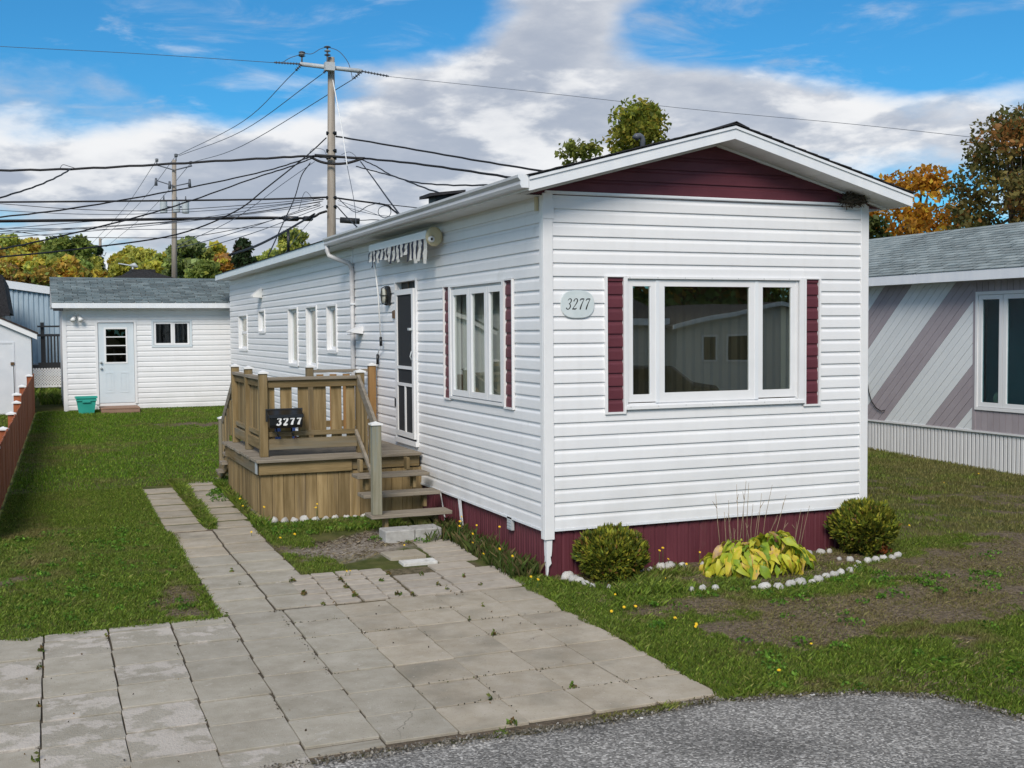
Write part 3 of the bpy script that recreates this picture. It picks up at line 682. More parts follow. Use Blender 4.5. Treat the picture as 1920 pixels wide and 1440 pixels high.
# torn white corner trim of the skirting
q = MB(); z = [-.10, -.2, -.26, -.262, -.33, -.36, -.40, -.48]; w = [.06, .056, .05, .04, .05, .022, .02, .006]
V = [(-.004, -.012, a) for a in z]+[(-.004+b, -.012, a) for a, b in zip(z, w)]+[(-.004, .05*b/.06, a) for a, b in zip(z, w)]
n = len(z); q.add(V, [(i+1, n+i+1, n+i, i) for i in range(n-1)]+[(i, 2*n+i, 2*n+i+1, i+1) for i in range(n-1)]); o = ob('torn_corner_trim', q, 'trim', home); o.modifiers.new('solid', 'SOLIDIFY').thickness = .003
q = MB().bar((-.012, .25, -.44), (-.012, 2.05, -.395), .018, .02); ob('bottom_trim', q, 'trim', home)
for (y0, z0, y1, z1, w) in ((2.40, -.01, 2.28, -.36, .045), (2.34, -.01, 2.24, -.36, .03), (3.05, -.02, 2.85, -.36, .03), (3.9, -.01, 3.75, -.2, .03)):
    ob('loose_trim_strip', MB().bar((-.024, y0, z0), (-.03, y1, z1), w, .004, (0, 1, 0)), 'trim', home)
vent = ob('skirting_vent', B(-.03, .0, .80, .92, -.135, -.005), 'steel', home)
for k in range(4): ob('louver', B(-.036, -.0305, .81, .91, -.12+k*.028, -.106+k*.028), 'steel', vent)
# roof
RX, OV, FO = WID/2, .31, .36
SLP = (3.885-3.30)/(RX+OV); zr = lambda x: 3.30+SLP*(x+OV if x <= RX else WID+OV-x)
Y0, Y1 = -FO, LEN+.28
deck = MB()
for sx in (0, 1):
    a = -OV if sx == 0 else WID+OV
    deck.prism([(a, 3.29), (RX, zr(RX)-.01), (RX, zr(RX)-.12), (a+(.01 if sx == 0 else -.01), 3.19)] if sx == 0 else [(RX, zr(RX)-.12), (RX, zr(RX)-.01), (a, 3.29), (a-.01, 3.19)], Y0+.012, Y1-.012, 'y')
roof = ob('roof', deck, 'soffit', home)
for sx in (0, 1):
    sg = 1 if sx == 0 else -1; xe = -OV if sx == 0 else WID+OV
    nC = 16; run = (RX+OV+.02)/nC
    for k in range(nC):
        xa, xb = xe-sg*.02+sg*k*run, xe-sg*.02+sg*(k+1)*run+sg*.03
        xb = min(xb, RX) if sg > 0 else max(xb, RX)
        za, zb = zr(xa)+.012, zr(xb)+.004
        jit = random.uniform(-.012, .006)
        P = [(xa, za-.010), (xa, za), (xb, zb), (xb, zb-.006)]
        if sg < 0: P = P[::-1]
        ob('shingle_course', MB().prism(P, Y0-.022+jit, Y1+.02, 'y'), 'shingle_dark', roof)
q = MB(); 
for k in range(64):
    y = Y0-.03+k*.30; zt = zr(RX)+.014
    ob('ridge_cap', MB().prism([(RX-.15, zt-.045), (RX, zt+.012), (RX+.15, zt-.045), (RX+.15, zt-.052), (RX, zt+.004), (RX-.15, zt-.052)][::-1], y, y+.33, 'y'), 'shingle_dark', roof)
# rake fascia, two stepped strips per side
for sg in (1, -1):
    xe = -OV if sg > 0 else WID+OV
    for (t0, t1, yo) in ((-.016, -.042, .018), (-.042, -.140, .004)):
        P = [(xe, zr(xe)+t1), (RX, zr(RX)+t1), (RX, zr(RX)+t0), (xe, zr(xe)+t0)]
        if sg < 0: P = [(RX, zr(RX)+t1), (xe, zr(xe)+t1), (xe, zr(xe)+t0), (RX, zr(RX)+t0)]
        ob('rake_fascia', MB().prism(P, Y0-yo, Y0+.0115, 'y'), 'alu', home)
ob('eave_fascia', B(-OV-.004, -OV+.012, Y0+.014, Y1, 3.17, 3.295), 'alu', home); ob('eave_fascia', B(WID+OV-.012, WID+OV+.004, Y0+.014, Y1, 3.17, 3.295), 'alu', home)
# soffits: ribbed panels
def soffit_strip(x0, x1, y0, y1, zf, step, axis):
    n = int((y1-y0)/step) if axis == 'y' else int(abs(x1-x0)/step)
    for i in range(n):
        if axis == 'y': a, b = y0+i*step, y0+(i+1)*step-.006; V = [(x, y, zf(x)+dz) for dz in (0, .012) for x, y in ((x0, a), (x1, a), (x1, b), (x0, b))]
        else:
            s_ = (x1-x0)/n; a, b = x0+i*s_, x0+(i+1)*s_-.006; V = [(x, y, zf(x)+dz) for dz in (0, .012) for x, y in ((a, y0), (b, y0), (b, y1), (a, y1))]
        ob('soffit_panel', MB().add(V, [(0, 3, 2, 1), (4, 5, 6, 7), (0, 1, 5, 4), (1, 2, 6, 5), (2, 3, 7, 6), (3, 0, 4, 7)]), 'soffit', roof)
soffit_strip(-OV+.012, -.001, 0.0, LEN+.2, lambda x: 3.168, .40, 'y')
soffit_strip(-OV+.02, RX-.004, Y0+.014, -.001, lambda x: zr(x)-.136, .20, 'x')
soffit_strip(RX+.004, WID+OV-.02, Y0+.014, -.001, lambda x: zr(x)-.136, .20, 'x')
for sg in (1, -1):
    xe = .0 if sg > 0 else WID
    ob('rake_moulding', MB().bar((xe-.25*sg, -.016, zr(xe-.25*sg)-.150), (RX, -.016, zr(RX)-.150), .022, .03, (0, 0, 1)), 'trim', home)
# gable in maroon siding
gab = ob('gable', MB().prism([(-.25, WH-.03), (WID+.25, WH-.03), (RX, zr(RX)-.13)], .0, .06, 'y'), 'maroon', home)
siding(gab, (-.2, 0, 0), (1, 0, 0), (0, -1, 0), WID+.4, WH+.012, 6, [], 'maroon', 'gable_board', ztop=zr(RX)-.14,
       ends=lambda z: ((lambda c: (c+.2, 2*RX-c+.2))((z-3.30+.138)/SLP-OV) if z > 3.165 else (-.0, WID+.4)))
# gutter and downspout
GP = [(-OV-.004, 3.185), (-OV-.075, 3.185), (-OV-.088, 3.215), (-OV-.082, 3.245), (-OV-.108, 3.275), (-OV-.108, 3.300), (-OV-.100, 3.300), (-OV-.100, 3.28), (-OV-.074, 3.25), (-OV-.078, 3.215), (-OV-.068, 3.193), (-OV-.004, 3.193)]
gut = ob('gutter', MB().prism(GP[::-1], Y0+.005, 7.25, 'y'), 'gutter', home)
ob('gutter_end', MB().prism(GP[:6][::-1]+[(-OV-.004, 3.30)], Y0-.002, Y0+.0045, 'y'), 'alu', gut); ob('gutter_end', MB().prism(GP[:6][::-1]+[(-OV-.004, 3.30)], 7.2505, 7.257, 'y'), 'alu', gut)
dsp = ob('downspout', MB().tube([(-.055, 6.93, 2.84), (-.055, 6.93, 1.5), (-.055, 6.93, .1)], .036, 8), 'gutter', home)
ob('elbow', MB().tube([(-OV-.05, 7.18, 3.19), (-OV-.05, 7.18, 3.11), (-OV-.035, 7.15, 3.04), (-.2, 7.05, 2.97), (-.09, 6.96, 2.92), (-.06, 6.935, 2.87), (-.055, 6.93, 2.82)], .036, 8), 'gutter', dsp)
for z in (2.3, 1.2): ob('strap', B(-.095, -.0185, 6.885, 6.975, z, z+.025), 'alu', dsp)
ob('corner_batten', B(-.028, -.0, 6.99, 7.02, 0, WH-.02), 'trim', leftw)
# roof vents
def roof_at(u, x): p = on_x(u, 300, x); return p[1]
y = roof_at(830, .45); z0 = zr(.45); hv = ob('roof_vent', MB().box(.30, .60, y-.14, y+.14, z0-.05, z0+.13), 'darkgrey', home)
ob('vent_hood', MB().prism([(.20, z0+.10), (.68, z0+.17), (.68, z0+.20), (.20, z0+.14)], y-.22, y+.22, 'y'), 'shingle_dark', hv)
y = roof_at(1205, 1.15); z0 = zr(1.15)
ob('gooseneck_vent', MB().tube([(1.15, y, z0-.05), (1.15, y, z0+.085), (1.14, y, z0+.11), (1.115, y, z0+.122), (1.085, y, z0+.118), (1.07, y, z0+.095)], [.026, .026, .028, .03, .032, .036], 10), 'insul', home)
y = roof_at(538, .35); pp = at(538, 430, (np.array([.35, y, 3])-CAM) @ AF)
ob('mast_pipe', MB().tube([(.35, y, zr(.35)-.05), (.35, y, pp[2])], .028, 8), 'black', home)
# front window
def pane_ob(parent, box, mat='pane', name='pane'): return ob(name, B(*box), mat, parent)
def sash(parent, x0, x1, z0, z1, y, fr=.06, mat='trim', axis='x', pane='pane', d=.035, bot=None, top=None):
    """one framed light in the plane y=const (axis x) or x=const (axis y)"""
    f = lambda a, b, c, e, p, q_: B(a, b, p, q_, c, e) if axis == 'x' else B(p, q_, a, b, c, e)
    bt, tp = bot or fr, top or fr
    s_ = ob('sash', f(x0, x0+fr, z0, z1, y, y+d), mat, parent)
    ob('stile', f(x1-fr, x1, z0, z1, y, y+d), mat, s_); ob('rail', f(x0+fr, x1-fr, z0, z0+bt, y+.001, y+d), mat, s_); ob('rail', f(x0+fr, x1-fr, z1-tp, z1, y+.001, y+d), mat, s_)
    ob('bead', f(x0+fr, x0+fr+.008, z0+bt, z1-tp, y+.006, y+d), 'alu', s_); ob('bead', f(x1-fr-.008, x1-fr, z0+bt, z1-tp, y+.006, y+d), 'alu', s_)
    ob('pane', f(x0+fr+.002, x1-fr-.002, z0+bt, z1-tp, y+d*.5, y+d*.5+.004), pane, s_)
    return s_
fwin = ob('front_window', MB().box(FW[0]-.018, FW[1]+.055, -.042, -.003, FW[2]-.030, FW[2]).box(FW[0]-.018, FW[1]+.055, -.042, -.003, FW[3], FW[3]+.022).box(FW[0]-.018, FW[0], -.042, -.003, FW[2], FW[3]).box(FW[1], FW[1]+.055, -.042, -.003, FW[2], FW[3]), 'trim', home)
ob('frame', MB().box(FW[0]+.001, FW[0]+.012, -.002, .09, FW[2], FW[3]).box(FW[1]-.012, FW[1]-.001, -.002, .09, FW[2], FW[3]).box(FW[0]+.012, FW[1]-.012, -.002, .09, FW[2], FW[2]+.012).box(FW[0]+.012, FW[1]-.012, -.002, .09, FW[3]-.012, FW[3]), 'trim', fwin)
zA, zB = FW[2]+.012, FW[3]-.012
sash(fwin, FW[0]+.012, 1.19, zA+.01, zB, -.012, .055, bot=.075, top=.06); ob('mullion', B(1.19, 1.225, -.020, .06, zA, zB), 'alu', fwin)
sash(fwin, 1.225, 2.345, zA, zB, -.014, .058, bot=.095, top=.06); ob('mullion', B(2.345, 2.385, -.020, .06, zA, zB), 'alu', fwin)
sash(fwin, 2.385, FW[1]-.03, zA+.012, zB, -.012, .052, bot=.08, top=.06); ob('jamb', B(FW[1]-.0295, FW[1]-.0125, -.018, .05, zA, zB), 'trim', fwin)
ob('sill', B(FW[0]-.02, FW[1]+.06, -.055, -.0425, FW[2]-.045, FW[2]-.012), 'trim', fwin)
for k in range(7):
    for zz in (FW[3]+.011, FW[2]-.02): ob('screw', B(FW[0]+.02+k*.31, FW[0]+.028+k*.31, -.045 if zz > 2 else -.058, -.0425 if zz > 2 else -.0555, zz-.004, zz+.004), 'steel', fwin)
# curtains, and a sheet added to lighten the front window
def pleats(a, b, z0, z1, c, axis='x', amp=.02, wl=.07):
    n = max(8, int((b-a)/wl*4)); V = []
    for i in range(n+1):
        s_ = a+(b-a)*i/n; o = c+amp*math.sin(i/4*2*math.pi)+random.uniform(-.004, .004)
        for z in (z0, z1): V.append((s_, o, z) if axis == 'x' else (o, s_, z))
    return MB().add(V, [(2*i, 2*i+2, 2*i+3, 2*i+1) for i in range(n)])
ob('curtain', pleats(.6, .9, .7, 2.6, .25), 'curtain', fwin); ob('curtain', pleats(2.85, 3.2, .7, 2.6, .25), 'curtain', fwin)
m['fill_sheet'] = M('grey_brown_fill', (.15, .135, .11), (.19, .17, .14), rough=.95, scale=2, stretch=(8, 8, .2))
ob('window_fill_sheet', pleats(.5, 3.3, .5, 2.7, .34, 'x', .012, .11), 'fill_sheet', fwin)  # pleated sheet added behind the panes to lift their dark tone
# bow window of three casements in the long side
bow = ob('side_window', MB().box(-.042, -.003, .96, 2.62, BOW[3], BOW[3]+.022).box(-.042, -.003, .96, 2.62, BOW[2]-.03, BOW[2]).box(-.042, -.003, .965, 1.0, BOW[2], BOW[3]).box(-.042, -.003, 2.58, 2.615, BOW[2], BOW[3]), 'trim', home)
for a, b in ((1.005, 1.445), (1.455, 1.985), (1.995, 2.575)):
    s_ = sash(bow, a, b, BOW[2]+.012, BOW[3]-.03, -.030, .065, axis='y', pane='paneside', d=.04)
ob('frame', MB().box(-.01, .085, 1.001, 1.006, BOW[2], BOW[3]).box(-.01, .085, 2.574, 2.579, BOW[2], BOW[3]).box(.012, .085, 1.006, 2.574, BOW[2], BOW[2]+.011).box(.012, .085, 1.006, 2.574, BOW[3]-.029, BOW[3]), 'trim', bow)
ob('curtain', pleats(1.15, 2.58, .8, 2.5, .115, 'y', .012, .09), 'curtain', bow)
# shutters
def shutter(x0, x1, z0, z1, axis='x'):
    f = (lambda a, b, c, d, p, q_: B(a, b, -q_, -p, c, d)) if axis == 'x' else (lambda a, b, c, d, p, q_: B(-q_, -p, a, b, c, d))
    t = .024 if axis == 'x' else .018
    s_ = ob('shutter', f(x0, x0+t, z0, z1, .001, .042), 'trim', home); ob('edge_trim', f(x1-t, x1, z0, z1, .001, .042), 'trim', s_)
    ob('edge_trim', f(x0+t, x1-t, z0, z0+.02, .001, .041), 'trim', s_); ob('edge_trim', f(x0+t, x1-t, z1-.012, z1, .001, .041), 'trim', s_)
    if axis == 'x': siding(s_, (x0+t, 0, 0), (1, 0, 0), (0, -1, 0), x1-x0-2*t, z0+.02, 12, [], 'maroon', 'slat', ztop=z1-.013)
    else: siding(s_, (0, x0+t, 0), (0, 1, 0), (-1, 0, 0), x1-x0-2*t, z0+.02, 12, [], 'maroon', 'slat', ztop=z1-.013)
shutter(.62, .845, 1.08, 2.42); shutter(2.94, 3.15, 1.085, 2.42)
shutter(.72, .962, 1.10, 2.42, 'y'); shutter(2.62, 2.84, 1.10, 2.42, 'y')
# narrow windows of the long side
for i, (a, b, c, d) in enumerate(LW):
    w_ = ob('narrow_window', MB().box(-.040, -.003, a-.035, a, c-.03, d+.03).box(-.040, -.003, b, b+.035, c-.03, d+.03).box(-.040, -.003, a, b, c-.05, c).box(-.040, -.003, a, b, d, d+.03), 'trim', home)
    ob('frame', MB().box(-.002, .085, a+.001, a+.012, c, d).box(-.002, .085, b-.012, b-.001, c, d).box(-.002, .085, a+.012, b-.012, c, c+.012).box(-.002, .085, a+.012, b-.012, d-.012, d), 'trim', w_)
    sash(w_, a+.012, b-.012, c+.012, d-.012, .030, .045, axis='y', pane='paneside')
    if i in (2, 3): ob('curtain', pleats(a, b, c-.1, d+.1, .13, 'y', .008, .12), 'net', w_)
    else: ob('curtain', pleats(a, a+(b-a)*(.5 if i != 4 else .35), c-.1, d+.1, .14, 'y', .012, .1), 'curtain', w_)
    if i == 0: ob('meeting_rail', B(.026, .07, a+.05, b-.05, (c+d)/2-.03, (c+d)/2+.03), 'trim', w_)
# screen door
dr = ob('door_frame', MB().box(-.040, -.003, DOOR[0]-.03, DOOR[0], DOOR[2], DOOR[3]+.03).box(-.040, -.003, DOOR[1], DOOR[1]+.04, DOOR[2], DOOR[3]+.03).box(-.040, -.003, DOOR[0], DOOR[1], DOOR[3], DOOR[3]+.03).box(-.06, .03, DOOR[0]-.03, DOOR[1]+.04, DOOR[2]-.06, DOOR[2]), 'trim', home)
ob('inner_door', B(.05, .088, DOOR[0], DOOR[1], DOOR[2], DOOR[3]), 'darkdoor', dr)
for yy in (4.2, 4.42): ob('door_edge_strip', B(.040, .0495, yy, yy+.03, DOOR[2]+.01, DOOR[3]-.01), 'brass' if yy > 4.3 else 'darkgrey', dr)
hinge = Vector((-.030, DOOR[1]-.005, 0)); ang = math.radians(1.4)
def dbox(y0, y1, z0, z1, x0=-.016, x1=.014):       # leaf coordinates, swung on the hinge
    q = B(x0, x1, y0-(DOOR[1]-.005), y1-(DOOR[1]-.005), z0, z1); c, s_ = math.cos(-ang), math.sin(-ang)
    q.v = [(x*c-y*s_*-1*-1+hinge.x, x*s_+y*c+hinge.y, z) for x, y, z in q.v]; return q
ya, yb, za, zb = DOOR[0]+.01, DOOR[1]-.01, DOOR[2]+.03, DOOR[3]-.10
sdoor = ob('screen_door', dbox(ya, ya+.075, za, zb), 'trim', home)
ob('stile', dbox(yb-.075, yb, za, zb), 'trim', sdoor)
for p, q_ in ((za, za+.07), (za+.66, za+.70), (za+.88, za+.92), (zb-.07, zb)): ob('rail', dbox(ya+.075, yb-.075, p, q_), 'trim', sdoor)
ob('divider', dbox(4.30, 4.34, za+.07, za+.66), 'trim', sdoor)
ob('screen', dbox(ya+.07, yb-.07, za+.06, zb-.06, .0, .003), 'screen', sdoor)
ob('handle', dbox(ya+.02, ya+.10, za+1.38, za+1.41, -.06, -.0165), 'steel', sdoor)
ob('latch', MB().tube([dbox(ya+.03, ya+.031, za+1.0, za+1.001, -.03, -.029).v[0], dbox(ya+.03, ya+.031, za+1.05, za+1.051, -.05, -.049).v[0], dbox(ya+.03, ya+.031, za+1.12, za+1.121, -.03, -.029).v[0]], .007, 6), 'steel', sdoor)
for z in (2.07, .90): ob('hinge', B(-.055, -.0405, DOOR[1]+.0, DOOR[1]+.035, z, z+.11), 'brass' if z > 2 else 'darkgrey', dr)
# hoods on the long wall
q = MB().prism([(-.02, 1.98), (-.20, 1.90), (-.20, 1.885), (-.03, 1.865), (-.02, 1.865)], 6.45, 6.75, 'y'); hd = ob('dryer_vent_hood', q, 'trim', home); ob('flap', B(-.19, -.04, 6.47, 6.73, 1.858, 1.8645), 'darkgrey', hd)
q = MB().add([(-.02, 14.45, 2.62), (-.02, 14.75, 2.62), (-.02, 14.45, 2.84), (-.02, 14.75, 2.84), (-.22, 14.45, 2.63), (-.22, 14.75, 2.63), (-.22, 14.45, 2.67), (-.22, 14.75, 2.67)], [(0, 1, 3, 2), (4, 6, 7, 5), (0, 4, 5, 1), (2, 3, 7, 6), (0, 2, 6, 4), (1, 5, 7, 3)]); ob('vent_hood', q, 'cap', home)

# ------------------------------------------------------------------ wooden porch
porch = thing('wooden_porch', 'weathered wooden porch with plank railings and open steps against the white home', 'porch', (-1, 4.9, -.35))
DZ, XL, YF, YB = .39, -2.02, 3.78, 6.25
def part(nm, mb, mat, parent=porch, w=.004): return bev(ob(nm, mb, mat, parent), w)
ny = 18
for k in range(ny):                                               # deck boards run along the front
    y0 = YF-.10+k*.147
    part('deck_board', B(XL-.07+random.uniform(-.012, .006), -.045, y0, y0+.140, DZ-.036, DZ), 'grey_x')
for (x0, x1, y0, y1, z0, z1, mt) in ((XL-.025, -.92, YF-.045, YF-.006, .205, .352, 'wood_x'), (XL-.045, XL-.006, YF-.0, YB, .205, .352, 'wood_y'), (-.92, -.05, YF-.02, YF-.0, .215, .352, 'wood_x')):
    part('rim_board', B(x0, x1, y0, y1, z0, z1), mt)
part('corner_bracket', B(XL-.052, XL-.0455, YF-.035, YF+.10, .215, .352), 'steel', w=.002)
for k in range(15):
    x0 = XL+k*.1345; part('skirt_board', B(x0, x0+.131, YF+random.uniform(-.003, .003), YF+.022, float(gz(YF))-.04, .204), 'skirtwood', w=.003)
for k in range(18):
    y0 = YF+.026+k*.1375
    if y0 > YB-.1: break
    part('skirt_board', B(XL-.001+random.uniform(-.003, .002), XL+.02, y0, y0+.134, float(gz(y0))-.04, .204), 'skirtwood', w=.003)
part('kick_board', B(XL-.025, XL-.004, YF+.02, YB-.3, float(gz(5))-.06, float(gz(5))+.05), 'wood_y')
part('porch_back', B(XL+.025, -.05, YB-.02, YB, -.35, .34), 'skirtwood')
def post(x, y, z0, z1, mat='wood_z', s=.098, cap=True):
    p = part('post', B(x-s/2, x+s/2, y-s/2, y+s/2, z0, z1), mat, w=.006)
    if cap:
        e = s/2+.014
        c_ = MB().box(x-e, x+e, y-e, y+e, z1+.0005, z1+.020)
        c_.add([(x-e+.006, y-e+.006, z1+.0203), (x+e-.006, y-e+.006, z1+.0203), (x+e-.006, y+e-.006, z1+.0203), (x-e+.006, y+e-.006, z1+.0203), (x, y, z1+.042)], [(0, 1, 4), (1, 2, 4), (2, 3, 4), (3, 0, 4)])
        ob('post_cap', c_, 'cap', p)
    return p
PX, PF, PB = -1.93, 4.05, 6.12
post(PX, PF, DZ, 1.40); post(PX, 5.06, DZ, 1.43); post(PX, PB, DZ, 1.43)
post(-.725, PF, DZ, 1.39); post(on_y(580, 681, PB)[0], PB, DZ, 1.40); post(-.105, PB-.4, DZ, 1.42, 'orangewood')
BX = on_y(580, 681, PB)[0]
part('top_rail', MB().box(PX+.05, -.775, PF-.055, PF+.035, 1.315, 1.355), 'grey_x'); part('under_rail', B(PX+.05, -.775, PF-.018, PF+.02, 1.225, 1.3145), 'wood_x')
part('bottom_rail', B(PX+.05, -.775, PF-.03, PF+.008, .47, .60), 'wood_x'); part('bottom_rail', B(PX+.05, -.775, PF-.012, PF+.025, .63, .69), 'wood_x')
for x0, x1 in ((-1.88, -1.785), (-1.715, -1.575), (-1.50, -1.37), (-1.305, -1.15), (-1.085, -.955), (-.895, -.785)):
    part('baluster_board', B(x0, x1, PF+.0255, PF+.044, .58, 1.30), 'skirtwood', w=.003)
# long side railing
part('top_rail', B(PX-.05, PX+.04, PF+.05, PB-.05, 1.325, 1.365), 'grey_y'); part('under_rail', B(PX-.018, PX+.02, PF+.05, PB-.05, 1.235, 1.3245), 'wood_y')
part('bottom_rail', B(PX-.03, PX+.008, PF+.05, PB-.05, .47, .60), 'wood_y'); part('bottom_rail', B(PX-.012, PX+.025, PF+.05, PB-.05, .63, .69), 'wood_y')
for k in range(12):
    y0 = PF+.06+k*.165; part('baluster_board', B(PX+.0255, PX+.044, y0, y0+.145, .58, 1.31), 'skirtwood', w=.003)
# rear railing
part('top_rail', B(BX+.05, -.03, PB-.05, PB+.04, 1.325, 1.365), 'grey_x'); part('bottom_rail', B(BX+.05, -.03, PB-.02, PB+.02, .55, .64), 'wood_x')
for k in range(4): x0 = BX+.09+k*.19; part('baluster_board', B(x0, x0+.10, PB-.04, PB-.021, .5, 1.30), 'orangewood', w=.003)
# front steps
ST = [(.205, 3.18, -1.0), (.03, 2.78, -1.035), (-.145, 2.37, -1.06)]
for z, y, x in ST: part('tread', B(x, -.11, y, y+.285, z-.042, z), 'grey_x', w=.005)
for xs in (-.86, -.27):
    for z, y, x in ST: part('riser_block', B(xs-.02, xs+.02, y+.09, y+.22, z-.19 if z > -.1 else -.41, z-.043), 'wood_z')
    part('riser_block', B(xs-.02, xs+.02, 3.52, 3.65, .206, .352), 'wood_z')
npst = post(-.985, 2.43, -.1445, .86, 'newel', .105)
part('hand_rail', MB().bar((-.755, PF-.05, 1.30), (-.965, 2.46, .80), .14, .036, (0, 0, 1)), 'grey_y')
part('lower_rail', MB().bar((-.79, PF-.03, .66), (-.965, 2.44, .14), .055, .036, (0, 0, 1)), 'grey_y')
for t in (.16, .38, .62):
    y = PF-.06+(2.46-PF)*t; x = -.755-.21*t; part('baluster_board', B(x-.01, x+.01, y-.045, y+.045, .62-.5*t, 1.28-.5*t), 'wood_z', w=.003)
# back steps
for i in range(4): part('tread', B(PX-.12, BX+.1, YB+.06+i*.36, YB+.33+i*.36, .18-i*.16, .22-i*.16), 'grey_x')
part('stringer', MB().bar((PX-.02, YB+.05, .2), (PX-.02, 7.75, -.27), .2, .036, (0, 0, 1)), 'wood_y'); part('stringer', MB().bar((BX, YB+.05, .2), (BX, 7.75, -.27), .2, .036, (0, 0, 1)), 'wood_y')
post(PX+.05, 7.75, float(gz(7.7))-.05, .60)
part('hand_rail', MB().bar((PX+.02, PB+.05, 1.34), (PX+.05, 7.72, .53), .12, .036, (0, 0, 1)), 'grey_y')
for k in range(6):
    y = PB+.15+k*.26; t = (y-PB)/1.6; part('baluster_board', B(PX+.03, PX+.05, y, y+.14, .75-.78*t, 1.26-.78*t), 'wood_z')
ob('loose_board', B(-.70, -.40, 4.95, 5.35, DZ+.001, DZ+.05), 'darkgrey', kind=None, label='dark flat mat lying on the porch boards by the door', category='mat')
cn = thing('recycling_box', 'blue box standing on the porch behind the railing planks', 'box', (-1.45, 5.5, DZ))
m['bluebin'] = M('blue_bin', (.04, .09, .30), (.05, .11, .34), rough=.5)
ob('box_body', MB().add([(-1.62, 5.35, DZ+.002), (-1.3, 5.35, DZ+.002), (-1.3, 5.7, DZ+.002), (-1.62, 5.7, DZ+.002), (-1.66, 5.31, DZ+.34), (-1.26, 5.31, DZ+.34), (-1.26, 5.74, DZ+.34), (-1.66, 5.74, DZ+.34)], [(0, 3, 2, 1), (0, 1, 5, 4), (1, 2, 6, 5), (2, 3, 7, 6), (3, 0, 4, 7)]), 'bluebin', cn)
ob('box_rim', B(-1.67, -1.25, 5.30, 5.75, DZ+.335, DZ+.36), 'bluebin', cn)
# concrete blocks under the steps
for i, (x0, x1, l) in enumerate(((-.99, -.655, 'smooth grey concrete block under the porch steps, beside the dirt'), (-.65, -.345, 'rough pale concrete block under the porch steps, nearest the home'))):
    bm_ = B(x0, x1, 2.06, 2.34, -.43, -.275); o = bev(ob('concrete_block', bm_, 'block', label=l, category='block', group='concrete blocks under the steps'), .012)

# digits: strokes of varying width, laid as a flat sheet
DIG = {'3': [[(.1, .82, .5), (.3, .98, .9), (.62, .96, 1.0), (.74, .8, 1.3), (.64, .6, 1.0), (.4, .53, .55)], [(.4, .53, .55), (.68, .46, 1.0), (.78, .26, 1.35), (.6, .06, 1.0), (.3, .02, .9), (.08, .17, 1.2)]],
       '2': [[(.1, .74, 1.3), (.2, .93, .9), (.5, 1.0, .8), (.74, .86, 1.3), (.7, .62, 1.25), (.45, .36, .8), (.12, .08, .6)], [(.1, .06, 1.2), (.4, .08, 1.4), (.65, .05, 1.4), (.82, .16, .7)]],
       '7': [[(.12, .78, .5), (.14, .94, 1.2), (.45, .95, 1.5), (.80, .96, .9)], [(.80, .96, .6), (.58, .6, .95), (.46, .3, 1.5), (.42, .02, 1.5)]]}
def digits(txt, parent, mat, org, ux, uz, nrm, h, w, pitch, stroke, slant=0.):
    org, ux, uz, nrm = map(Vector, (org, ux, uz, nrm))
    for i, c in enumerate(txt):
        V = []; Fc = []
        for st in DIG[c]:
            pts = []
            for (a, b) in zip(st[:-1], st[1:]):
                for t in (0, .34, .67): pts.append([a[j]+(b[j]-a[j])*t for j in range(3)])
            pts.append(list(st[-1]))
            for _ in range(2): pts = [pts[0]]+[[(pts[j-1][q_]+2*pts[j][q_]+pts[j+1][q_])/4 for q_ in range(3)] for j in range(1, len(pts)-1)]+[pts[-1]]
            k0 = len(V)
            for j, p in enumerate(pts):
                d = Vector((pts[min(j+1, len(pts)-1)][0]-pts[max(j-1, 0)][0], pts[min(j+1, len(pts)-1)][1]-pts[max(j-1, 0)][1])).normalized(); nn = Vector((-d.y, d.x))*stroke*p[2]/2
                for s_ in (1, -1):
                    xx, zz = p[0]*w+nn.x*s_, p[1]*h+nn.y*s_
                    V.append(org+ux*(i*pitch+xx+zz*slant)+uz*zz+nrm*(.0002*len(V) % .0007))
            Fc += [(k0+2*j, k0+2*j+1, k0+2*j+3, k0+2*j+2) for j in range(len(pts)-1)]
        o = ob('numeral', MB().add(V, Fc), mat, parent); s_ = o.modifiers.new('solid', 'SOLIDIFY'); s_.thickness = .002
# mailbox
x0, x1 = on_y(503.5, 780, PF-.20)[0], on_y(569, 780, PF-.20)[0]; yb = PF-.058; ym = yb-.15
zt, zb_ = on_y(536, 769, PF-.2)[2], on_y(536, 803, PF-.2)[2]
mbx = thing('mailbox', 'black mailbox with white number 3277 fixed to the porch railing', 'mailbox', ((x0+x1)/2, yb, zb_))
bev(ob('mailbox_body', MB().prism([(yb, zb_+.02), (yb, zt-.02), (ym, zt-.075), (ym, zb_+.035), (ym+.03, zb_)][::-1], x0+.012, x1-.012, 'x'), 'black', mbx), .006)
bev(ob('lid', MB().prism([(yb, zt-.018), (yb, zt), (ym-.004, zt-.055), (ym-.012, zt-.092), (ym-.004, zt-.092), (ym-.001, zt-.075)][::-1], x0, x1, 'x'), 'black', mbx), .003)
ob('back_plate', B(x0-.008, x1+.02, yb+.001, yb+.008, zt-.14, zt+.012), 'darkgrey', mbx)
digits('3277', mbx, 'white', (x0+.088, ym-.0012, zb_+.040), (1, 0, 0), (0, 0, 1), (0, -1, 0), .086, .066, .080, .019, .12)
for xx in (x0+.11, x1-.13):
    ob('newspaper_hook', MB().tube([(xx, yb-.02, zb_+.01), (xx+.006, yb-.03, zb_-.05), (xx+.014, yb-.05, zb_-.09), (xx+.016, yb-.09, zb_-.10), (xx+.012, yb-.115, zb_-.07)], .009, 6), 'black', mbx)
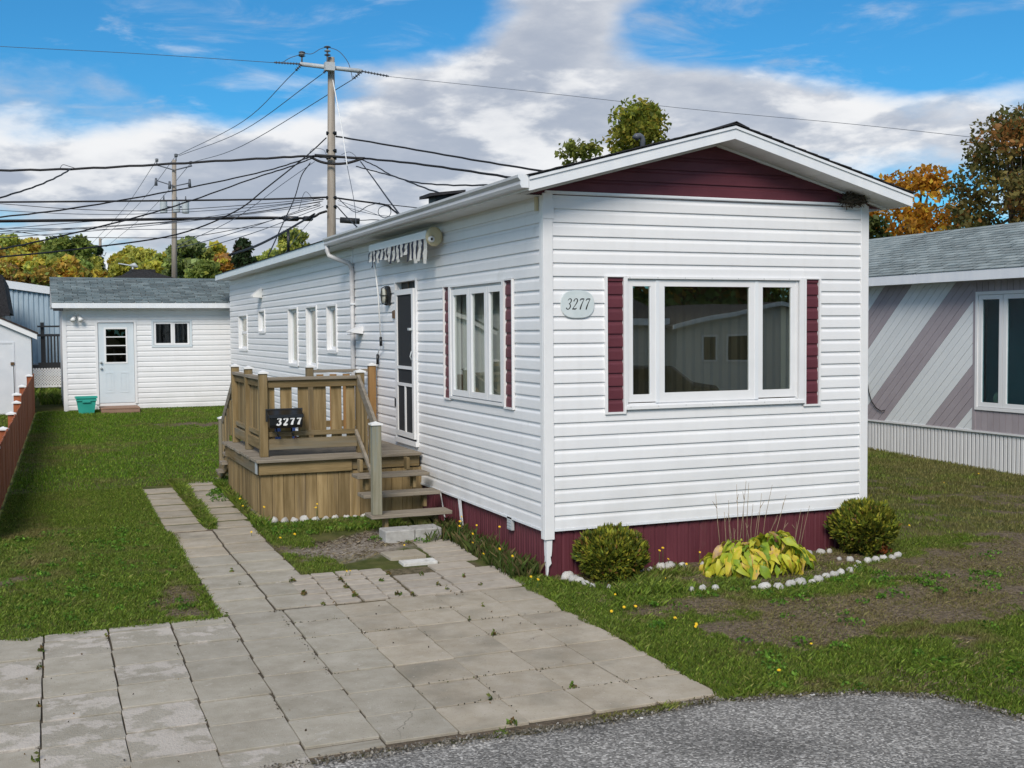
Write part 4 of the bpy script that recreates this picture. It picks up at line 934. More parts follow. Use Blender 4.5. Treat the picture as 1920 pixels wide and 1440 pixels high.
# house number plaque
oc = on_y(1083, 570.5, -.03); rx, rz = .178, .133
pl = thing('number_plaque', 'pale grey oval plaque with slanted number 3277 on front siding', 'plaque', (oc[0], -.03, oc[2]-rz))
P = []
for k in range(40):
    a = 2*math.pi*k/40; ca, sa = math.cos(a), math.sin(a); P.append((oc[0]+rx*abs(ca)**.72*(1 if ca > 0 else -1), oc[2]+rz*abs(sa)**.80*(1 if sa > 0 else -1)))
bev(ob('plaque_board', MB().prism(P, -.034, -.0208, 'y'), 'oval', pl), .004)
digits('3277', pl, 'black', (oc[0]-.130, -.0352, oc[2]-.052), (1, 0, 0), (0, 0, 1), (0, -1, 0), .108, .060, .064, .0085, .22)
# bulkhead lamp by the door
ly, lz = 5.09, 2.38
lm = thing('wall_lamp', 'black oval bulkhead lamp beside the screen door', 'lamp', (-.02, ly, lz-.12))
def oval_ring(rx_, rz_, x0, x1, n=16): return MB().prism([(ly+rx_*math.cos(2*math.pi*k/n), lz+rz_*math.sin(2*math.pi*k/n)) for k in range(n)], x0, x1, 'x')
bev(ob('lamp_base', oval_ring(.10, .135, -.075, -.0205), 'black', lm), .01); bev(ob('lamp_glass', oval_ring(.078, .108, -.125, -.0755), 'lampglass', lm), .025)
ob('guard', MB().tube([(-.075, ly, lz+.125), (-.125, ly, lz+.10), (-.14, ly, lz), (-.125, ly, lz-.10), (-.075, ly, lz-.125)], .007, 6), 'black', lm)
ob('guard', MB().tube([(-.075, ly+.09, lz), (-.125, ly+.07, lz), (-.14, ly, lz), (-.125, ly-.07, lz), (-.075, ly-.09, lz)], .007, 6), 'black', lm)
tag(ob('door_bell', B(-.045, -.0205, 4.845, 4.895, 2.07, 2.17), 'brass'), 'small brown door bell box beside the screen door frame', 'door bell')
# rolled awning with tattered striped valance
aw = thing('rolled_awning', 'rolled up awning with tattered striped valance and cream end cap', 'awning', (-.12, 4.1, 2.9))
ya0, ya1 = 2.93, 5.42; ax_ = -.13
ob('roller', MB().tube([(ax_, ya0+.05, 3.03), (ax_, ya1, 3.03)], .055, 10), 'cloth', aw); ob('front_bar', B(ax_-.075, ax_-.055, ya0, ya1, 2.985, 3.075), 'cap', aw)
ob('wall_bar', B(-.075, -.0205, ya0, ya1, 2.99, 3.07), 'cream', aw)
E_ = [(ax_+.10*math.cos(a)-.0, 3.00+.115*math.sin(a)) for a in [2*math.pi*k/14 for k in range(14)]]
bev(ob('end_cap', MB().prism(E_, ya0-.11, ya0-.03, 'y'), 'cream', aw), .02); ob('end_hub', MB().tube([(ax_-.05, ya0-.135, 2.965), (ax_-.05, ya0-.10, 2.965)], .038, 10), 'cap', aw)
ob('hub_core', MB().tube([(ax_-.05, ya0-.137, 2.965), (ax_-.05, ya0-.1352, 2.965)], .016, 8), 'black', aw)
yy = ya0; k = 0
while yy < ya1-.02:
    wd = .122 if k % 2 == 0 else .058; wd = min(wd, ya1-yy); L0 = .19+random.uniform(-.05, .05)+(.07 if yy < 3.5 else 0); V = []
    nseg = 5; sw = random.uniform(-.012, .012)*(3 if yy < 3.4 else 1)
    for i in range(nseg+1):
        t = i/nseg; cur = .006*math.sin(t*3+k)-.012*t; rag = wd*.5*(t**2)*random.uniform(0, .7 if yy < 3.5 else .25)
        cur -= .006*(k % 2); V += [(ax_-.066+cur, yy+rag*.5+sw*t, 2.985-L0*t), (ax_-.060+cur-random.uniform(0, .02), yy+wd-rag*.5+sw*t*.7, 2.985-L0*t*random.uniform(.97, 1.03))]
    ob('valance_strip', MB().add(V, [(2*i, 2*i+1, 2*i+3, 2*i+2) for i in range(nseg)]), 'cloth' if k % 2 == 0 else 'navy', aw); yy += wd; k += 1
ob('crank_rod', MB().tube([(ax_-.02, ya1-.04, 2.96), (-.10, 5.36, 2.4), (-.08, 5.33, 1.82)], .011, 6), 'cap', aw); ob('crank_grip', MB().tube([(-.08, 5.33, 1.82), (-.08, 5.32, 1.70)], .02, 6), 'black', aw)
ob('crank_rod', MB().tube([(-.08, 5.32, 1.70), (-.06, 5.5, 1.63), (-.05, 5.60, 1.58)], .007, 5), 'cap', aw); ob('crank_grip', MB().tube([(-.05, 5.60, 1.58), (-.05, 5.61, 1.44)], .02, 6), 'black', aw)
# bird nest in the eave corner
nv = MB(); r_ = random.Random(3); nc = np.array(on_y(1600, 376, -.06))
for k in range(110):
    a = Vector((r_.gauss(nc[0], .075), r_.gauss(-.07, .03), r_.gauss(nc[2]+.01, .03))); d = Vector((r_.gauss(0, 1), r_.gauss(0, .5), r_.gauss(0, .5))).normalized()*.07; nv.bar(a-d, a+d, .007, .007)
nv.add([(nc[0]-.12, -.13, nc[2]-.03), (nc[0]+.13, -.13, nc[2]-.03), (nc[0]+.15, -.01, nc[2]-.03), (nc[0]-.14, -.01, nc[2]-.03), (nc[0]-.09, -.11, nc[2]+.06), (nc[0]+.10, -.11, nc[2]+.05), (nc[0]+.12, -.01, nc[2]+.06), (nc[0]-.1, -.01, nc[2]+.06)], [(0, 1, 5, 4), (1, 2, 6, 5), (3, 0, 4, 7), (4, 5, 6, 7), (0, 3, 2, 1)])
tag(ob('bird_nest', nv, 'nest'), 'dark bird nest of twigs under the eave corner', 'nest')

# ------------------------------------------------------------------ white shed behind
SY = 19.5
shed = thing('garden_shed', 'white sided shed with pale blue door and grey shingle roof', 'shed', (-1.5, SY, .05))
SX0, SX1, SZ0, SZ1 = -3.82, .9, .07, 2.56
SD = (-3.05, -2.22, .21, 2.16); SWN = (-1.76, -.90, 1.60, 2.17)
sf = wall_sheet('front_wall', shed, (SX0, SY, 0), (1, 0, 0), (0, -1, 0), SX1-SX0, SZ0-.05, SZ1, [(SD[0]-SX0, SD[1]-SX0, SD[2], SD[3]), (SWN[0]-SX0, SWN[1]-SX0, SWN[2], SWN[3])], 'trim')
siding(sf, (SX0, SY, 0), (1, 0, 0), (0, -1, 0), SX1-SX0, SZ0, 20, [(SD[0]-SX0-.06, SD[1]-SX0+.06, SD[2]-.2, SD[3]+.03), (SWN[0]-SX0-.05, SWN[1]-SX0+.05, SWN[2]-.05, SWN[3]+.05)], 'vinyl', ztop=SZ1-.02)
ob('side_wall', B(SX0, SX0+.09, SY+.092, SY+3.6, SZ0-.1, SZ1), 'vinyl', shed); ob('side_wall', B(SX1-.09, SX1, SY+.092, SY+3.6, SZ0-.1, SZ1), 'vinyl', shed); ob('rear_wall', B(SX0, SX1, SY+3.601, SY+3.69, SZ0-.1, SZ1), 'vinyl', shed)
ob('corner_post', MB().box(SX0-.026, SX0+.07, SY-.028, SY-.0005, SZ0-.04, SZ1).box(SX0-.026, SX0-.0005, SY, SY+.07, SZ0-.04, SZ1), 'trim', shed)
ob('floor', B(SX0+.1, SX1-.1, SY+.1, SY+3.6, .1, .14), 'inside', shed); ob('ceiling', B(SX0+.1, SX1-.1, SY+.1, SY+3.6, 2.5, 2.54), 'darkgrey', shed)
YE, ZE, YR, ZR = SY-.36, 2.625, SY+1.82, 3.30; xa, xb = -4.055, SX1+.3
sroof = ob('roof', MB().prism([(YE, ZE-.02), (YR, ZR-.02), (2*YR-YE, ZE-.02), (2*YR-YE, ZE-.07), (YE, ZE-.07)][::-1], xa+.01, xb-.01, 'x'), 'trim', shed)
ob('fascia', B(xa, xb, YE-.022, YE-.001, ZE-.125, ZE), 'alu', shed); ob('soffit', B(xa+.02, xb-.02, YE, SY-.001, ZE-.12, ZE-.10), 'soffit', shed)
ob('rake_fascia', MB().prism([(YE, ZE-.12), (YR, ZR-.1), (YR, ZR-.0), (YE, ZE-.0)], xa-.006, xa+.009, 'x'), 'alu', shed)
ob('gutter_end', B(xa+.02, xa+.24, YE+.001, YE+.06, ZE-.19, ZE-.126), 'darkgrey', shed)
sl = Vector((0, YR-YE, ZR-ZE)); sL = sl.length; sd_ = sl.normalized(); sn = Vector((0, -sd_.z, sd_.y)); rows = 15; ex = sL/rows
SM = []
for i in range(5):
    q = MB(); w_ = .315; V = [Vector((a, 0, 0))+sd_*b+sn*c for a, b, c in ((0.007, -.012, .015+i*.0012), (w_-.007, -.012, .014), (w_-.007, ex+.03, .0015), (.007, ex+.03, .0015), (.007, -.012, .0), (w_-.007, -.012, .0))]
    me = q.add(V, [(0, 1, 2, 3), (4, 5, 1, 0)]).mesh('shingle'); me.materials.append(m['shingle_blue']); SM.append(me)
for r in range(rows):
    x = xa-.01+(-.16 if r % 2 else -.03)+random.uniform(-.02, .02); 
    while x < .55:
        if x+.315 > xa+.02:
            p = Vector((x, YE-.015, ZE+.002))+sd_*(r*ex); sx = 1.
            if x < xa-.015: sx = (x+.315-xa+.015)/.315; p.x = xa-.015
            ob('shingle', random.choice(SM), None, sroof, p, 0., (sx, 1, 1))
        x += .315
ob('roof_rear_cover', MB().add([(xa, YR, ZR+.004), (xb, YR, ZR+.004), (xb, 2*YR-YE, ZE+.004), (xa, 2*YR-YE, ZE+.004)], [(0, 1, 2, 3)]), 'shingle_blue', sroof)
ob('ridge_cap', MB().prism([(YR-.12, ZR-.02), (YR, ZR+.022), (YR+.12, ZR-.02)][::-1], xa-.015, xb, 'x'), 'shingle_blue', sroof)
# shed door
sdf = ob('door_frame', MB().box(SD[0]-.06, SD[0], SY-.034, SY+.06, SD[2]-.02, SD[3]+.03).box(SD[1], SD[1]+.06, SY-.034, SY+.06, SD[2]-.02, SD[3]+.03).box(SD[0], SD[1], SY-.034, SY+.06, SD[3], SD[3]+.03), 'trim', shed)
GW = (-2.885, -2.39, 1.185, 2.02)
dq = MB(); yd0, yd1 = SY-.005, SY+.038
dq.box(SD[0]+.006, GW[0], yd0, yd1, SD[2]+.01, SD[3]-.006).box(GW[1], SD[1]-.006, yd0, yd1, SD[2]+.01, SD[3]-.006).box(GW[0], GW[1], yd0, yd1, SD[2]+.01, GW[2]).box(GW[0], GW[1], yd0, yd1, GW[3], SD[3]-.006)
sdoor2 = ob('door', dq, 'door', shed)
ob('window_trim', MB().box(GW[0]-.02, GW[0]+.02, yd0-.012, yd0-.0005, GW[2]-.02, GW[3]+.02).box(GW[1]-.02, GW[1]+.02, yd0-.012, yd0-.0005, GW[2]-.02, GW[3]+.02).box(GW[0]+.02, GW[1]-.02, yd0-.012, yd0-.0005, GW[2]-.02, GW[2]+.02).box(GW[0]+.02, GW[1]-.02, yd0-.012, yd0-.0005, GW[3]-.02, GW[3]+.02), 'white', sdoor2)
for k in range(4):
    hh = (GW[3]-GW[2])/4; ob('pane', B(GW[0]+.0205, GW[1]-.0205, yd0+.015, yd0+.019, GW[2]+k*hh+.012, GW[2]+(k+1)*hh-.012), 'panefar', sdoor2)
    if k: ob('glazing_bar', B(GW[0]+.0205, GW[1]-.0205, yd0-.004, yd0+.02, GW[2]+k*hh-.0115, GW[2]+k*hh+.0115), 'white', sdoor2)
for a, b in ((-2.90, -2.70), (-2.56, -2.36)):
    ob('door_panel', MB().box(a, b, yd0-.006, yd0-.0005, .46, .49).box(a, b, yd0-.006, yd0-.0005, .93, .96).box(a, a+.03, yd0-.006, yd0-.0005, .49, .93).box(b-.03, b, yd0-.006, yd0-.0005, .49, .93).box(a+.06, b-.06, yd0-.005, yd0-.0005, .52, .90), 'door', sdoor2)
for z in (1.06, 1.2): ob('knob', MB().tube([(SD[0]+.06, yd0-.055, z), (SD[0]+.06, yd0-.0005, z)], [.032, .02], 8), 'steel', sdoor2)
# shed window
swf = ob('window', MB().box(SWN[0]-.05, SWN[0], SY-.036, SY+.05, SWN[2]-.05, SWN[3]+.05).box(SWN[1], SWN[1]+.05, SY-.036, SY+.05, SWN[2]-.05, SWN[3]+.05).box(SWN[0], SWN[1], SY-.036, SY+.05, SWN[2]-.05, SWN[2]).box(SWN[0], SWN[1], SY-.036, SY+.05, SWN[3], SWN[3]+.05), 'door', shed)
xm = (SWN[0]+SWN[1])/2
sash(swf, SWN[0]+.005, xm+.03, SWN[2]+.005, SWN[3]-.005, SY-.015, .045, 'white', pane='panefar'); sash(swf, xm-.03+.0605, SWN[1]-.005, SWN[2]+.005, SWN[3]-.005, SY-.005, .04, 'white', pane='panefar')
ob('window_grille', MB().tube([(xm+.12+.05*math.cos(a), SY+.06, 1.88+.17*math.sin(a)) for a in np.linspace(0, 6.28, 14)], .008, 4).tube([(xm+.25+.05*math.cos(a), SY+.06, 1.88+.17*math.sin(a)) for a in np.linspace(0, 6.28, 14)], .008, 4), 'steel', swf)
fl = thing('flood_light', 'small white double flood light on the shed wall', 'lamp', (-3.52, SY, 2.3))
ob('mount', MB().tube([(-3.52, SY-.022, 2.33), (-3.52, SY-.05, 2.33)], .055, 10), 'cap', fl)
for dx in (-.06, .07): ob('lamp_head', MB().tube([(-3.52+dx*.3, SY-.05, 2.31), (-3.52+dx, SY-.10, 2.27), (-3.52+dx*1.4, SY-.19, 2.21)], [.03, .04, .06], 8), 'cap', fl)
# wooden step and green tub
stp = thing('wooden_step', 'low reddish plank step below the shed door', 'step', (-2.65, 19.1, .03))
for k in range(5): bev(ob('step_board', B(-3.06, -2.18, 18.62+k*.168, 18.78+k*.168, .115, .15), 'reddeck', stp), .004)
ob('step_board', B(-3.05, -2.19, 18.60, 18.618, .01, .11), 'reddeck', stp)
for x in (-3.03, -2.2): ob('step_side', B(x-.018, x+.018, 18.62, 19.44, -.02, .114), 'reddeck', stp)
tb = thing('plastic_tub', 'empty turquoise plastic tub standing on grass beside shed door', 'tub', (-3.37, 18.75, .03))
tx, ty, tz = -3.37, 18.85, .0
def frus(w0, d0, z0, w1, d1, z1, t=.0):
    return MB().add([(tx-w0, ty-d0, z0), (tx+w0, ty-d0, z0), (tx+w0, ty+d0, z0), (tx-w0, ty+d0, z0), (tx-w1, ty-d1, z1), (tx+w1, ty-d1, z1), (tx+w1, ty+d1, z1), (tx-w1, ty+d1, z1)], [(0, 3, 2, 1), (0, 1, 5, 4), (1, 2, 6, 5), (2, 3, 7, 6), (3, 0, 4, 7)])
o = ob('tub_body', frus(.165, .13, tz+.02, .225, .18, tz+.41), 'teal', tb); o.modifiers.new('solid', 'SOLIDIFY').thickness = .008
ob('rim', MB().box(tx-.245, tx+.245, ty-.2, ty-.178, tz+.385, tz+.425).box(tx-.245, tx+.245, ty+.178, ty+.2, tz+.385, tz+.425).box(tx-.245, tx-.223, ty-.178, ty+.178, tz+.385, tz+.425).box(tx+.223, tx+.245, ty-.178, ty+.178, tz+.385, tz+.425), 'teal', tb)
ob('rib', B(tx-.228, tx+.228, ty-.192, ty-.176, tz+.325, tz+.36), 'teal', tb); ob('handle', B(tx-.09, tx+.09, ty-.2, ty-.176, tz+.29, tz+.324), 'teal', tb)

# ------------------------------------------------------------------ neighbour's home with diagonal planks
NX, NZ0, NZ1, NYA, NYB = 9.40, .25, 2.68, -1.2, 17.
nb = thing('neighbouring_home', 'grey roofed home with mauve and white diagonal plank stripes', 'mobile home', (NX+1.9, 6, -.4))
NW = (2.55, 4.12, .63, 2.40)
nw_ = wall_sheet('side_wall', nb, (NX, NYA, 0), (0, 1, 0), (-1, 0, 0), NYB-NYA, NZ0-.05, NZ1, [(NW[0]-NYA, NW[1]-NYA, NW[2], NW[3])], 'paleplank')
ob('front_wall', B(NX+.01, NX+3.8, NYA-.1, NYA-.002, NZ0-.05, NZ1), 'paleplank', nb); ob('far_wall', B(NX+3.71, NX+3.8, NYA, NYB, NZ0-.05, NZ1), 'paleplank', nb); ob('rear_wall', B(NX, NX+3.8, NYB+.002, NYB+.1, NZ0-.05, NZ1), 'paleplank', nb)
# diagonal planks: bands of constant (y+z), from y=4.2 back to 9.4
dY0, dY1, st_ = 4.2, 9.4, .170
def clip_poly(P, f):
    out = []
    for i in range(len(P)):
        a, b = P[i], P[(i+1) % len(P)]; fa, fb = f(a), f(b)
        if fa >= 0: out.append(a)
        if (fa >= 0) != (fb >= 0): t = fa/(fa-fb); out.append((a[0]+(b[0]-a[0])*t, a[1]+(b[1]-a[1])*t))
    return out
for k in range(-1, 52):
    c0, c1 = 4.85+(k-5)*st_, 4.85+(k-4)*st_
    P = [(dY0, NZ0), (dY1, NZ0), (dY1, NZ1-.02), (dY0, NZ1-.02)]
    P = clip_poly(P, lambda p: p[0]+p[1]-c0-.008); 
    if len(P) > 2: P = clip_poly(P, lambda p: c1-p[0]-p[1])
    if len(P) < 3: continue
    kk = (k-5) % 10
    ob('siding_plank', MB().prism(P, NX-.022-random.uniform(0, .002), NX-.002, 'x'), 'purple' if kk < 4 else 'paleplank', nw_)
y = NYA
while y < dY0-.03:                                               # vertical mauve planks round the window
    a, b = y, min(y+.125, dY0-.01)
    for za_, zb_ in ((NZ0, NW[2]-.05), (NW[3]+.05, NZ1-.02)) if a < NW[1]+.05 and b > NW[0]-.05 else ((NZ0, NZ1-.02),): ob('siding_plank', B(NX-.022, NX-.002, a, b-.008, za_, zb_), 'purple', nw_)
    y += .125
ob('corner_trim', B(NX-.03, NX-.0225, dY0-.035, dY0+.03, NZ0, NZ1-.02), 'purple', nw_)
ob('ledge_trim', B(NX-.035, NX-.001, NYA, NYB, NZ0-.03, NZ0-.001), 'paleskirt', nb)
y = NYA; k = 0
while y < 10.2:
    b_ = float(gz(y))-.06; ob('skirting_panel', MB().prism([(NX+.002, y), (NX-.004, y+.010), (NX-.004, y+.062), (NX+.002, y+.072), (NX+.002, y+.082)], b_, NZ0-.031, 'z'), 'paleskirt', nb); y += .083
ob('skirting_back', B(NX+.008, NX+3.7, NYA, NYB, -.6, NZ0-.04), 'darkgrey', nb)
wn = ob('window', MB().box(NX-.045, NX-.001, NW[0]-.05, NW[0], NW[2]-.05, NW[3]+.05).box(NX-.045, NX-.001, NW[1], NW[1]+.05, NW[2]-.05, NW[3]+.05).box(NX-.045, NX-.001, NW[0], NW[1], NW[2]-.05, NW[2]).box(NX-.045, NX-.001, NW[0], NW[1], NW[3], NW[3]+.05), 'trim', nb)
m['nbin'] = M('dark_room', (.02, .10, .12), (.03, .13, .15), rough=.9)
m['panenb'] = glass('neighbour_pane', (.55, .72, .75), 1.55)
sash(wn, 3.62, NW[1]-.005, NW[2]+.005, NW[3]-.005, NX-.03, .07, 'white', axis='y', pane='panenb'); sash(wn, NW[0]+.005, 3.61, NW[2]+.005, NW[3]-.005, NX-.03, .07, 'white', axis='y', pane='panenb')
ob('dark_room_sheet', MB().add([(NX+.25, NW[0]-.1, NW[2]-.1), (NX+.25, NW[1]+.1, NW[2]-.1), (NX+.25, NW[1]+.1, NW[3]+.1), (NX+.25, NW[0]-.1, NW[3]+.1)], [(0, 1, 2, 3)]), 'nbin', wn)  # flat dark sheet standing in for the unlit room behind the panes
tag(ob('vase', MB().lathe([(.03, 0), (.075, .05), (.085, .12), (.06, .18), (.035, .20)], (NX+.15, 3.86, .66), 10), 'cream'), 'round tan vase inside the window of the striped home', 'vase')
RXn, RZn, EXn, EZn = 11.3, 3.68, 9.06, 2.78
nroof = ob('roof', MB().prism([(EXn, EZn-.02), (RXn, RZn-.02), (2*RXn-EXn, EZn-.02), (2*RXn-EXn, EZn-.09), (EXn, EZn-.09)][::-1], NYA-.3, NYB+.3, 'y'), 'trim', nb)
ob('eave_fascia', B(EXn-.02, EXn-.001, NYA-.32, NYB+.3, EZn-.16, EZn-.004), 'alu', nb); ob('soffit', B(EXn, NX-.001, NYA-.3, NYB+.3, EZn-.155, EZn-.135), 'soffit', nb)
dv = Vector((RXn-EXn, 0, RZn-EZn)); dL = dv.length; du = dv.normalized(); dn = Vector((-du.z, 0, du.x)); nr_ = 17; exn = dL/nr_
NM = []
for i in range(5):
    V = [Vector((0, b, 0))+du*a+dn*c for a, b, c in ((-.012, .004, .014+i*.0015), (-.012, .312, .014), (exn+.03, .312, .0015), (exn+.03, .004, .0015), (-.012, .004, 0), (-.012, .312, 0))]
    me = MB().add(V, [(1, 0, 3, 2), (5, 4, 0, 1)]).mesh('shingle'); me.materials.append(m['shingle_grey']); NM.append(me)
for r in range(nr_):
    y = 2.3+(.158 if r % 2 else 0)+random.uniform(-.03, .03)
    while y < 7.3: ob('shingle', random.choice(NM), None, nroof, Vector((EXn-.015, y, EZn+.002))+du*(r*exn)); y += .316
q = MB()
for r in range(nr_):
    for (a, b) in ((NYA-.3, 2.3), (7.35, NYB+.3)):
        y = a
        while y < b:
            e = min(y+.316, b); o_ = Vector((EXn-.015, 0, EZn+.002))+du*(r*exn); hh = random.uniform(.008, .012)
            q.add([o_+Vector((0, yy_, 0))+du*a_+dn*c_ for a_, yy_, c_ in ((-.012, y+.004, hh), (-.012, e-.004, hh), (exn+.03, e-.004, .0012), (exn+.03, y+.004, .0012), (-.012, y+.004, 0), (-.012, e-.004, 0))], [(1, 0, 3, 2), (5, 4, 0, 1)]); y += .316
tag(ob('shingles', q, 'shingle_grey', nroof), kind='stuff')
ob('roof_rear_cover', MB().add([(RXn, NYA-.3, RZn+.003), (RXn, NYB+.3, RZn+.003), (2*RXn-EXn, NYB+.3, EZn+.003), (2*RXn-EXn, NYA-.3, EZn+.003)], [(0, 3, 2, 1)]), 'shingle_grey', nroof)
pb = on_x(1622, 716, NX-.03)
mt_ = thing('meter_box', 'small grey outlet box with loose dark cable on striped wall', 'outlet box', tuple(pb-np.array([0, 0, .06])))
ob('box_body', B(NX-.08, NX-.024, pb[1]-.06, pb[1]+.06, pb[2]-.08, pb[2]+.08), 'steel', mt_)
ob('cable', MB().tube([on_x(u, v, NX-.05) for u, v in ((1626, 716), (1629, 735), (1634, 752), (1643, 765), (1652, 771), (1659, 769))], .009, 5), 'wire', mt_)

# ------------------------------------------------------------------ red fence on the boundary
fx_ = lambda y: -5.1+.032*y
fence = thing('board_fence', 'low red stained board fence with white capped posts along lawn', 'fence', (fx_(10), 10, -.2))
hf = lambda y: .80 if y < 11.9 else .93
y = 3.6; FB = {}
while y < 18.9:
    h = hf(y)-.02; key = round(h, 2)
    if key not in FB:
        FB[key] = MB().box(-.009, .009, 0, .138, 0, h).mesh('fence_board'); FB[key].materials.append(m['fence'])
    ob('fence_board', FB[key], None, fence, (fx_(y)+random.uniform(-.004, .004), y, float(gz(y))+.04+random.uniform(-.008, .008)), -.032); y += .147
for z_ in (.22, .62): ob('fence_rail', MB().bar((fx_(3.6)-.03, 3.6, float(gz(3.6))+z_), (fx_(11.9)-.03, 11.9, float(gz(11.9))+z_), .085, .036, (0, 0, 1)), 'fence', fence); ob('fence_rail', MB().bar((fx_(11.9)-.03, 11.9, float(gz(11.9))+z_+.08), (fx_(18.9)-.03, 18.9, float(gz(18.9))+z_+.08), .085, .036, (0, 0, 1)), 'fence', fence)
for y, h in ((5.9, .80), (7.95, .82), (10.15, .84), (11.95, .87), (12.1, 1.0), (14.3, .99), (17.9, .98)):
    x = fx_(y)-.065; g0 = float(gz(y)); p = ob('post', B(x-.048, x+.048, y-.048, y+.048, g0-.05, g0+h-.03), 'fence', fence)
    q = MB().box(x-.078, x+.078, y-.078, y+.078, g0+h-.0295, g0+h-.008); q.add([(x-.07, y-.07, g0+h-.0078), (x+.07, y-.07, g0+h-.0078), (x+.07, y+.07, g0+h-.0078), (x-.07, y+.07, g0+h-.0078), (x, y, g0+h+.022)], [(0, 1, 4), (1, 2, 4), (2, 3, 4), (3, 0, 4)]); ob('post_cap', q, 'cap', p)

# ------------------------------------------------------------------ neighbouring small shed, blue building, balcony
ws = thing('wooden_shed', 'small white plywood shed with brown roof beyond the red fence', 'shed', (-5.8, 20, .05))
wx, wy0, wy1, wz = -4.53, 19.15, 21.4, .0
apx, apz, ez = -5.75, 2.5, 1.93
ob('front_wall', MB().prism([(-6.97, wz), (wx, wz), (wx, ez), (apx, apz), (-6.97, ez)], wy0, wy0+.02, 'y'), 'shedfront', ws)
ob('side_wall', B(wx-.02, wx, wy0+.021, wy1, wz, ez), 'shedside', ws); ob('rear_wall', B(-6.97, wx, wy1+.001, wy1+.02, wz, ez), 'shedside', ws); ob('side_wall', B(-6.97, -6.95, wy0+.021, wy1, wz, ez), 'shedside', ws)
for yy in (wy0+.75, wy0+1.5): ob('batten', B(wx+.0005, wx+.018, yy, yy+.04, wz, ez), 'shedside', ws)
sl_ = (apz-ez)/(wx-apx)
for sg in (1, -1):
    f = lambda x: apz-sl_*abs(x-apx); xe = wx+.16 if sg > 0 else -6.97-.16
    P = [(apx, apz+.03), (xe, f(xe)+.03), (xe, f(xe)+.075), (apx, apz+.075)]; P = P if sg > 0 else P[::-1]
    ob('roof', MB().prism(P[::-1], wy0-.12, wy1+.15, 'y'), 'shingle_brown', ws)
    P = [(apx, apz-.10), (xe-.03*sg, f(xe-.03*sg)-.10), (xe-.03*sg, f(xe-.03*sg)+.029), (apx, apz+.029)]; P = P if sg > 0 else P[::-1]
    ob('fascia', MB().prism(P[::-1], wy0-.10, wy0-.085, 'y'), 'trim', ws)
ob('door', MB().box(-5.62, -5.58, wy0-.012, wy0-.0005, .12, 1.72).box(-4.93, -4.89, wy0-.012, wy0-.0005, .12, 1.72).box(-5.58, -4.93, wy0-.012, wy0-.0005, 1.68, 1.72), 'shedfront', ws)
ob('hasp', B(-4.98, -4.90, wy0-.03, wy0-.0125, 1.18, 1.25), 'brass', ws); ob('door_bar', B(-4.925, -4.91, wy0-.018, wy0-.0125, .3, 1.17), 'darkgrey', ws); ob('plinth', B(-6.97, wx, wy0-.14, wy0-.02, -.1, .03), 'block', ws)
by = 34.
bb = thing('metal_building', 'blue grey ribbed metal building with white sloping roof edge', 'building', (-6, by, .4))
bl = on_y(-60, 525, by); br_ = on_y(150, 556, by); nP = 22
for i in range(nP):
    x0, x1 = bl[0]+(br_[0]-bl[0])*i/nP, bl[0]+(br_[0]-bl[0])*(i+1)/nP
    z1 = bl[2]+(br_[2]-bl[2])*(i+.5)/nP; ob('wall_panel', MB().prism([(x0, by), (x0+.03, by-.04), (x0+.09, by-.04), (x0+.12, by), (x1, by), (x1, by+.1), (x0, by+.1)], .2, z1-.02, 'z'), 'blueclad', bb)
ob('roof_edge', MB().bar((bl[0]-.1, by-.10, bl[2]+.05), (br_[0]+.1, by-.10, br_[2]+.05), .26, .12, (0, 0, 1)), 'alu', bb)
ob('roof', MB().add([(bl[0], by-.04, bl[2]+.1), (br_[0], by-.04, br_[2]+.1), (br_[0], by+8, br_[2]+.1), (bl[0], by+8, bl[2]+.1)], [(0, 1, 2, 3)]), 'steel', bb); ob('side_wall', B(br_[0]-.02, br_[0]+.02, by+.11, by+8, .2, br_[2]), 'blueclad', bb)
pl_ = on_y(0, 513, 24.5)
dkh = thing('mansard_house', 'house with steep dark shingle roof beyond the white shed', 'house', (pl_[0]-2, 25.5, .2))
a0, a1, c0 = on_y(5, 515, 24.5), on_y(17, 584, 24.5), on_y(0, 590, 24.5)
ob('roof', MB().prism([(a1[0], a1[2]), (a0[0], a0[2]), (a0[0]-8.5, a0[2]+.3), (a0[0]-9, a1[2])], 24.5, 33, 'y'), 'shingle_dark', dkh); ob('wall', B(a0[0]-8.6, a1[0]-.10, 24.62, 32.9, .15, a1[2]-.001), 'greyhouse', dkh)
ob('eave_fascia', B(a0[0]-3.8, a1[0]+.02, 24.44, 24.499, a1[2]-.12, a1[2]+.03), 'shingle_dark', dkh)
yb_ = 26.
bal = thing('raised_deck', 'dark railed raised deck with white lattice between the two sheds', 'deck', (-3.8, yb_, .2))
pt = lambda u, v: on_y(u, v, yb_)
lx, rx_ = pt(70, 620)[0], pt(122, 620)[0]
for v, h in ((612, .05), (628.5, .07), (684, .14)): zz = pt(100, v)[2]; ob('rail', B(lx, rx_, yb_-.04, yb_+.04, zz-h/2, zz+h/2), 'darkgrey', bal)
for i in range(7): x = pt(84+i*6.2, 650)[0]; ob('baluster', B(x-.022, x+.022, yb_-.02, yb_+.02, pt(100, 680)[2], pt(100, 630)[2]), 'darkgrey', bal)
for u in (117, 80): x = pt(u, 650)[0]; ob('post', B(x-.05, x+.05, yb_+.041, yb_+.141, .1, pt(100, 611)[2]+.1), 'darkgrey', bal)
z0, z1 = pt(100, 722)[2], pt(100, 690)[2]; q = MB()
k = lx-.6
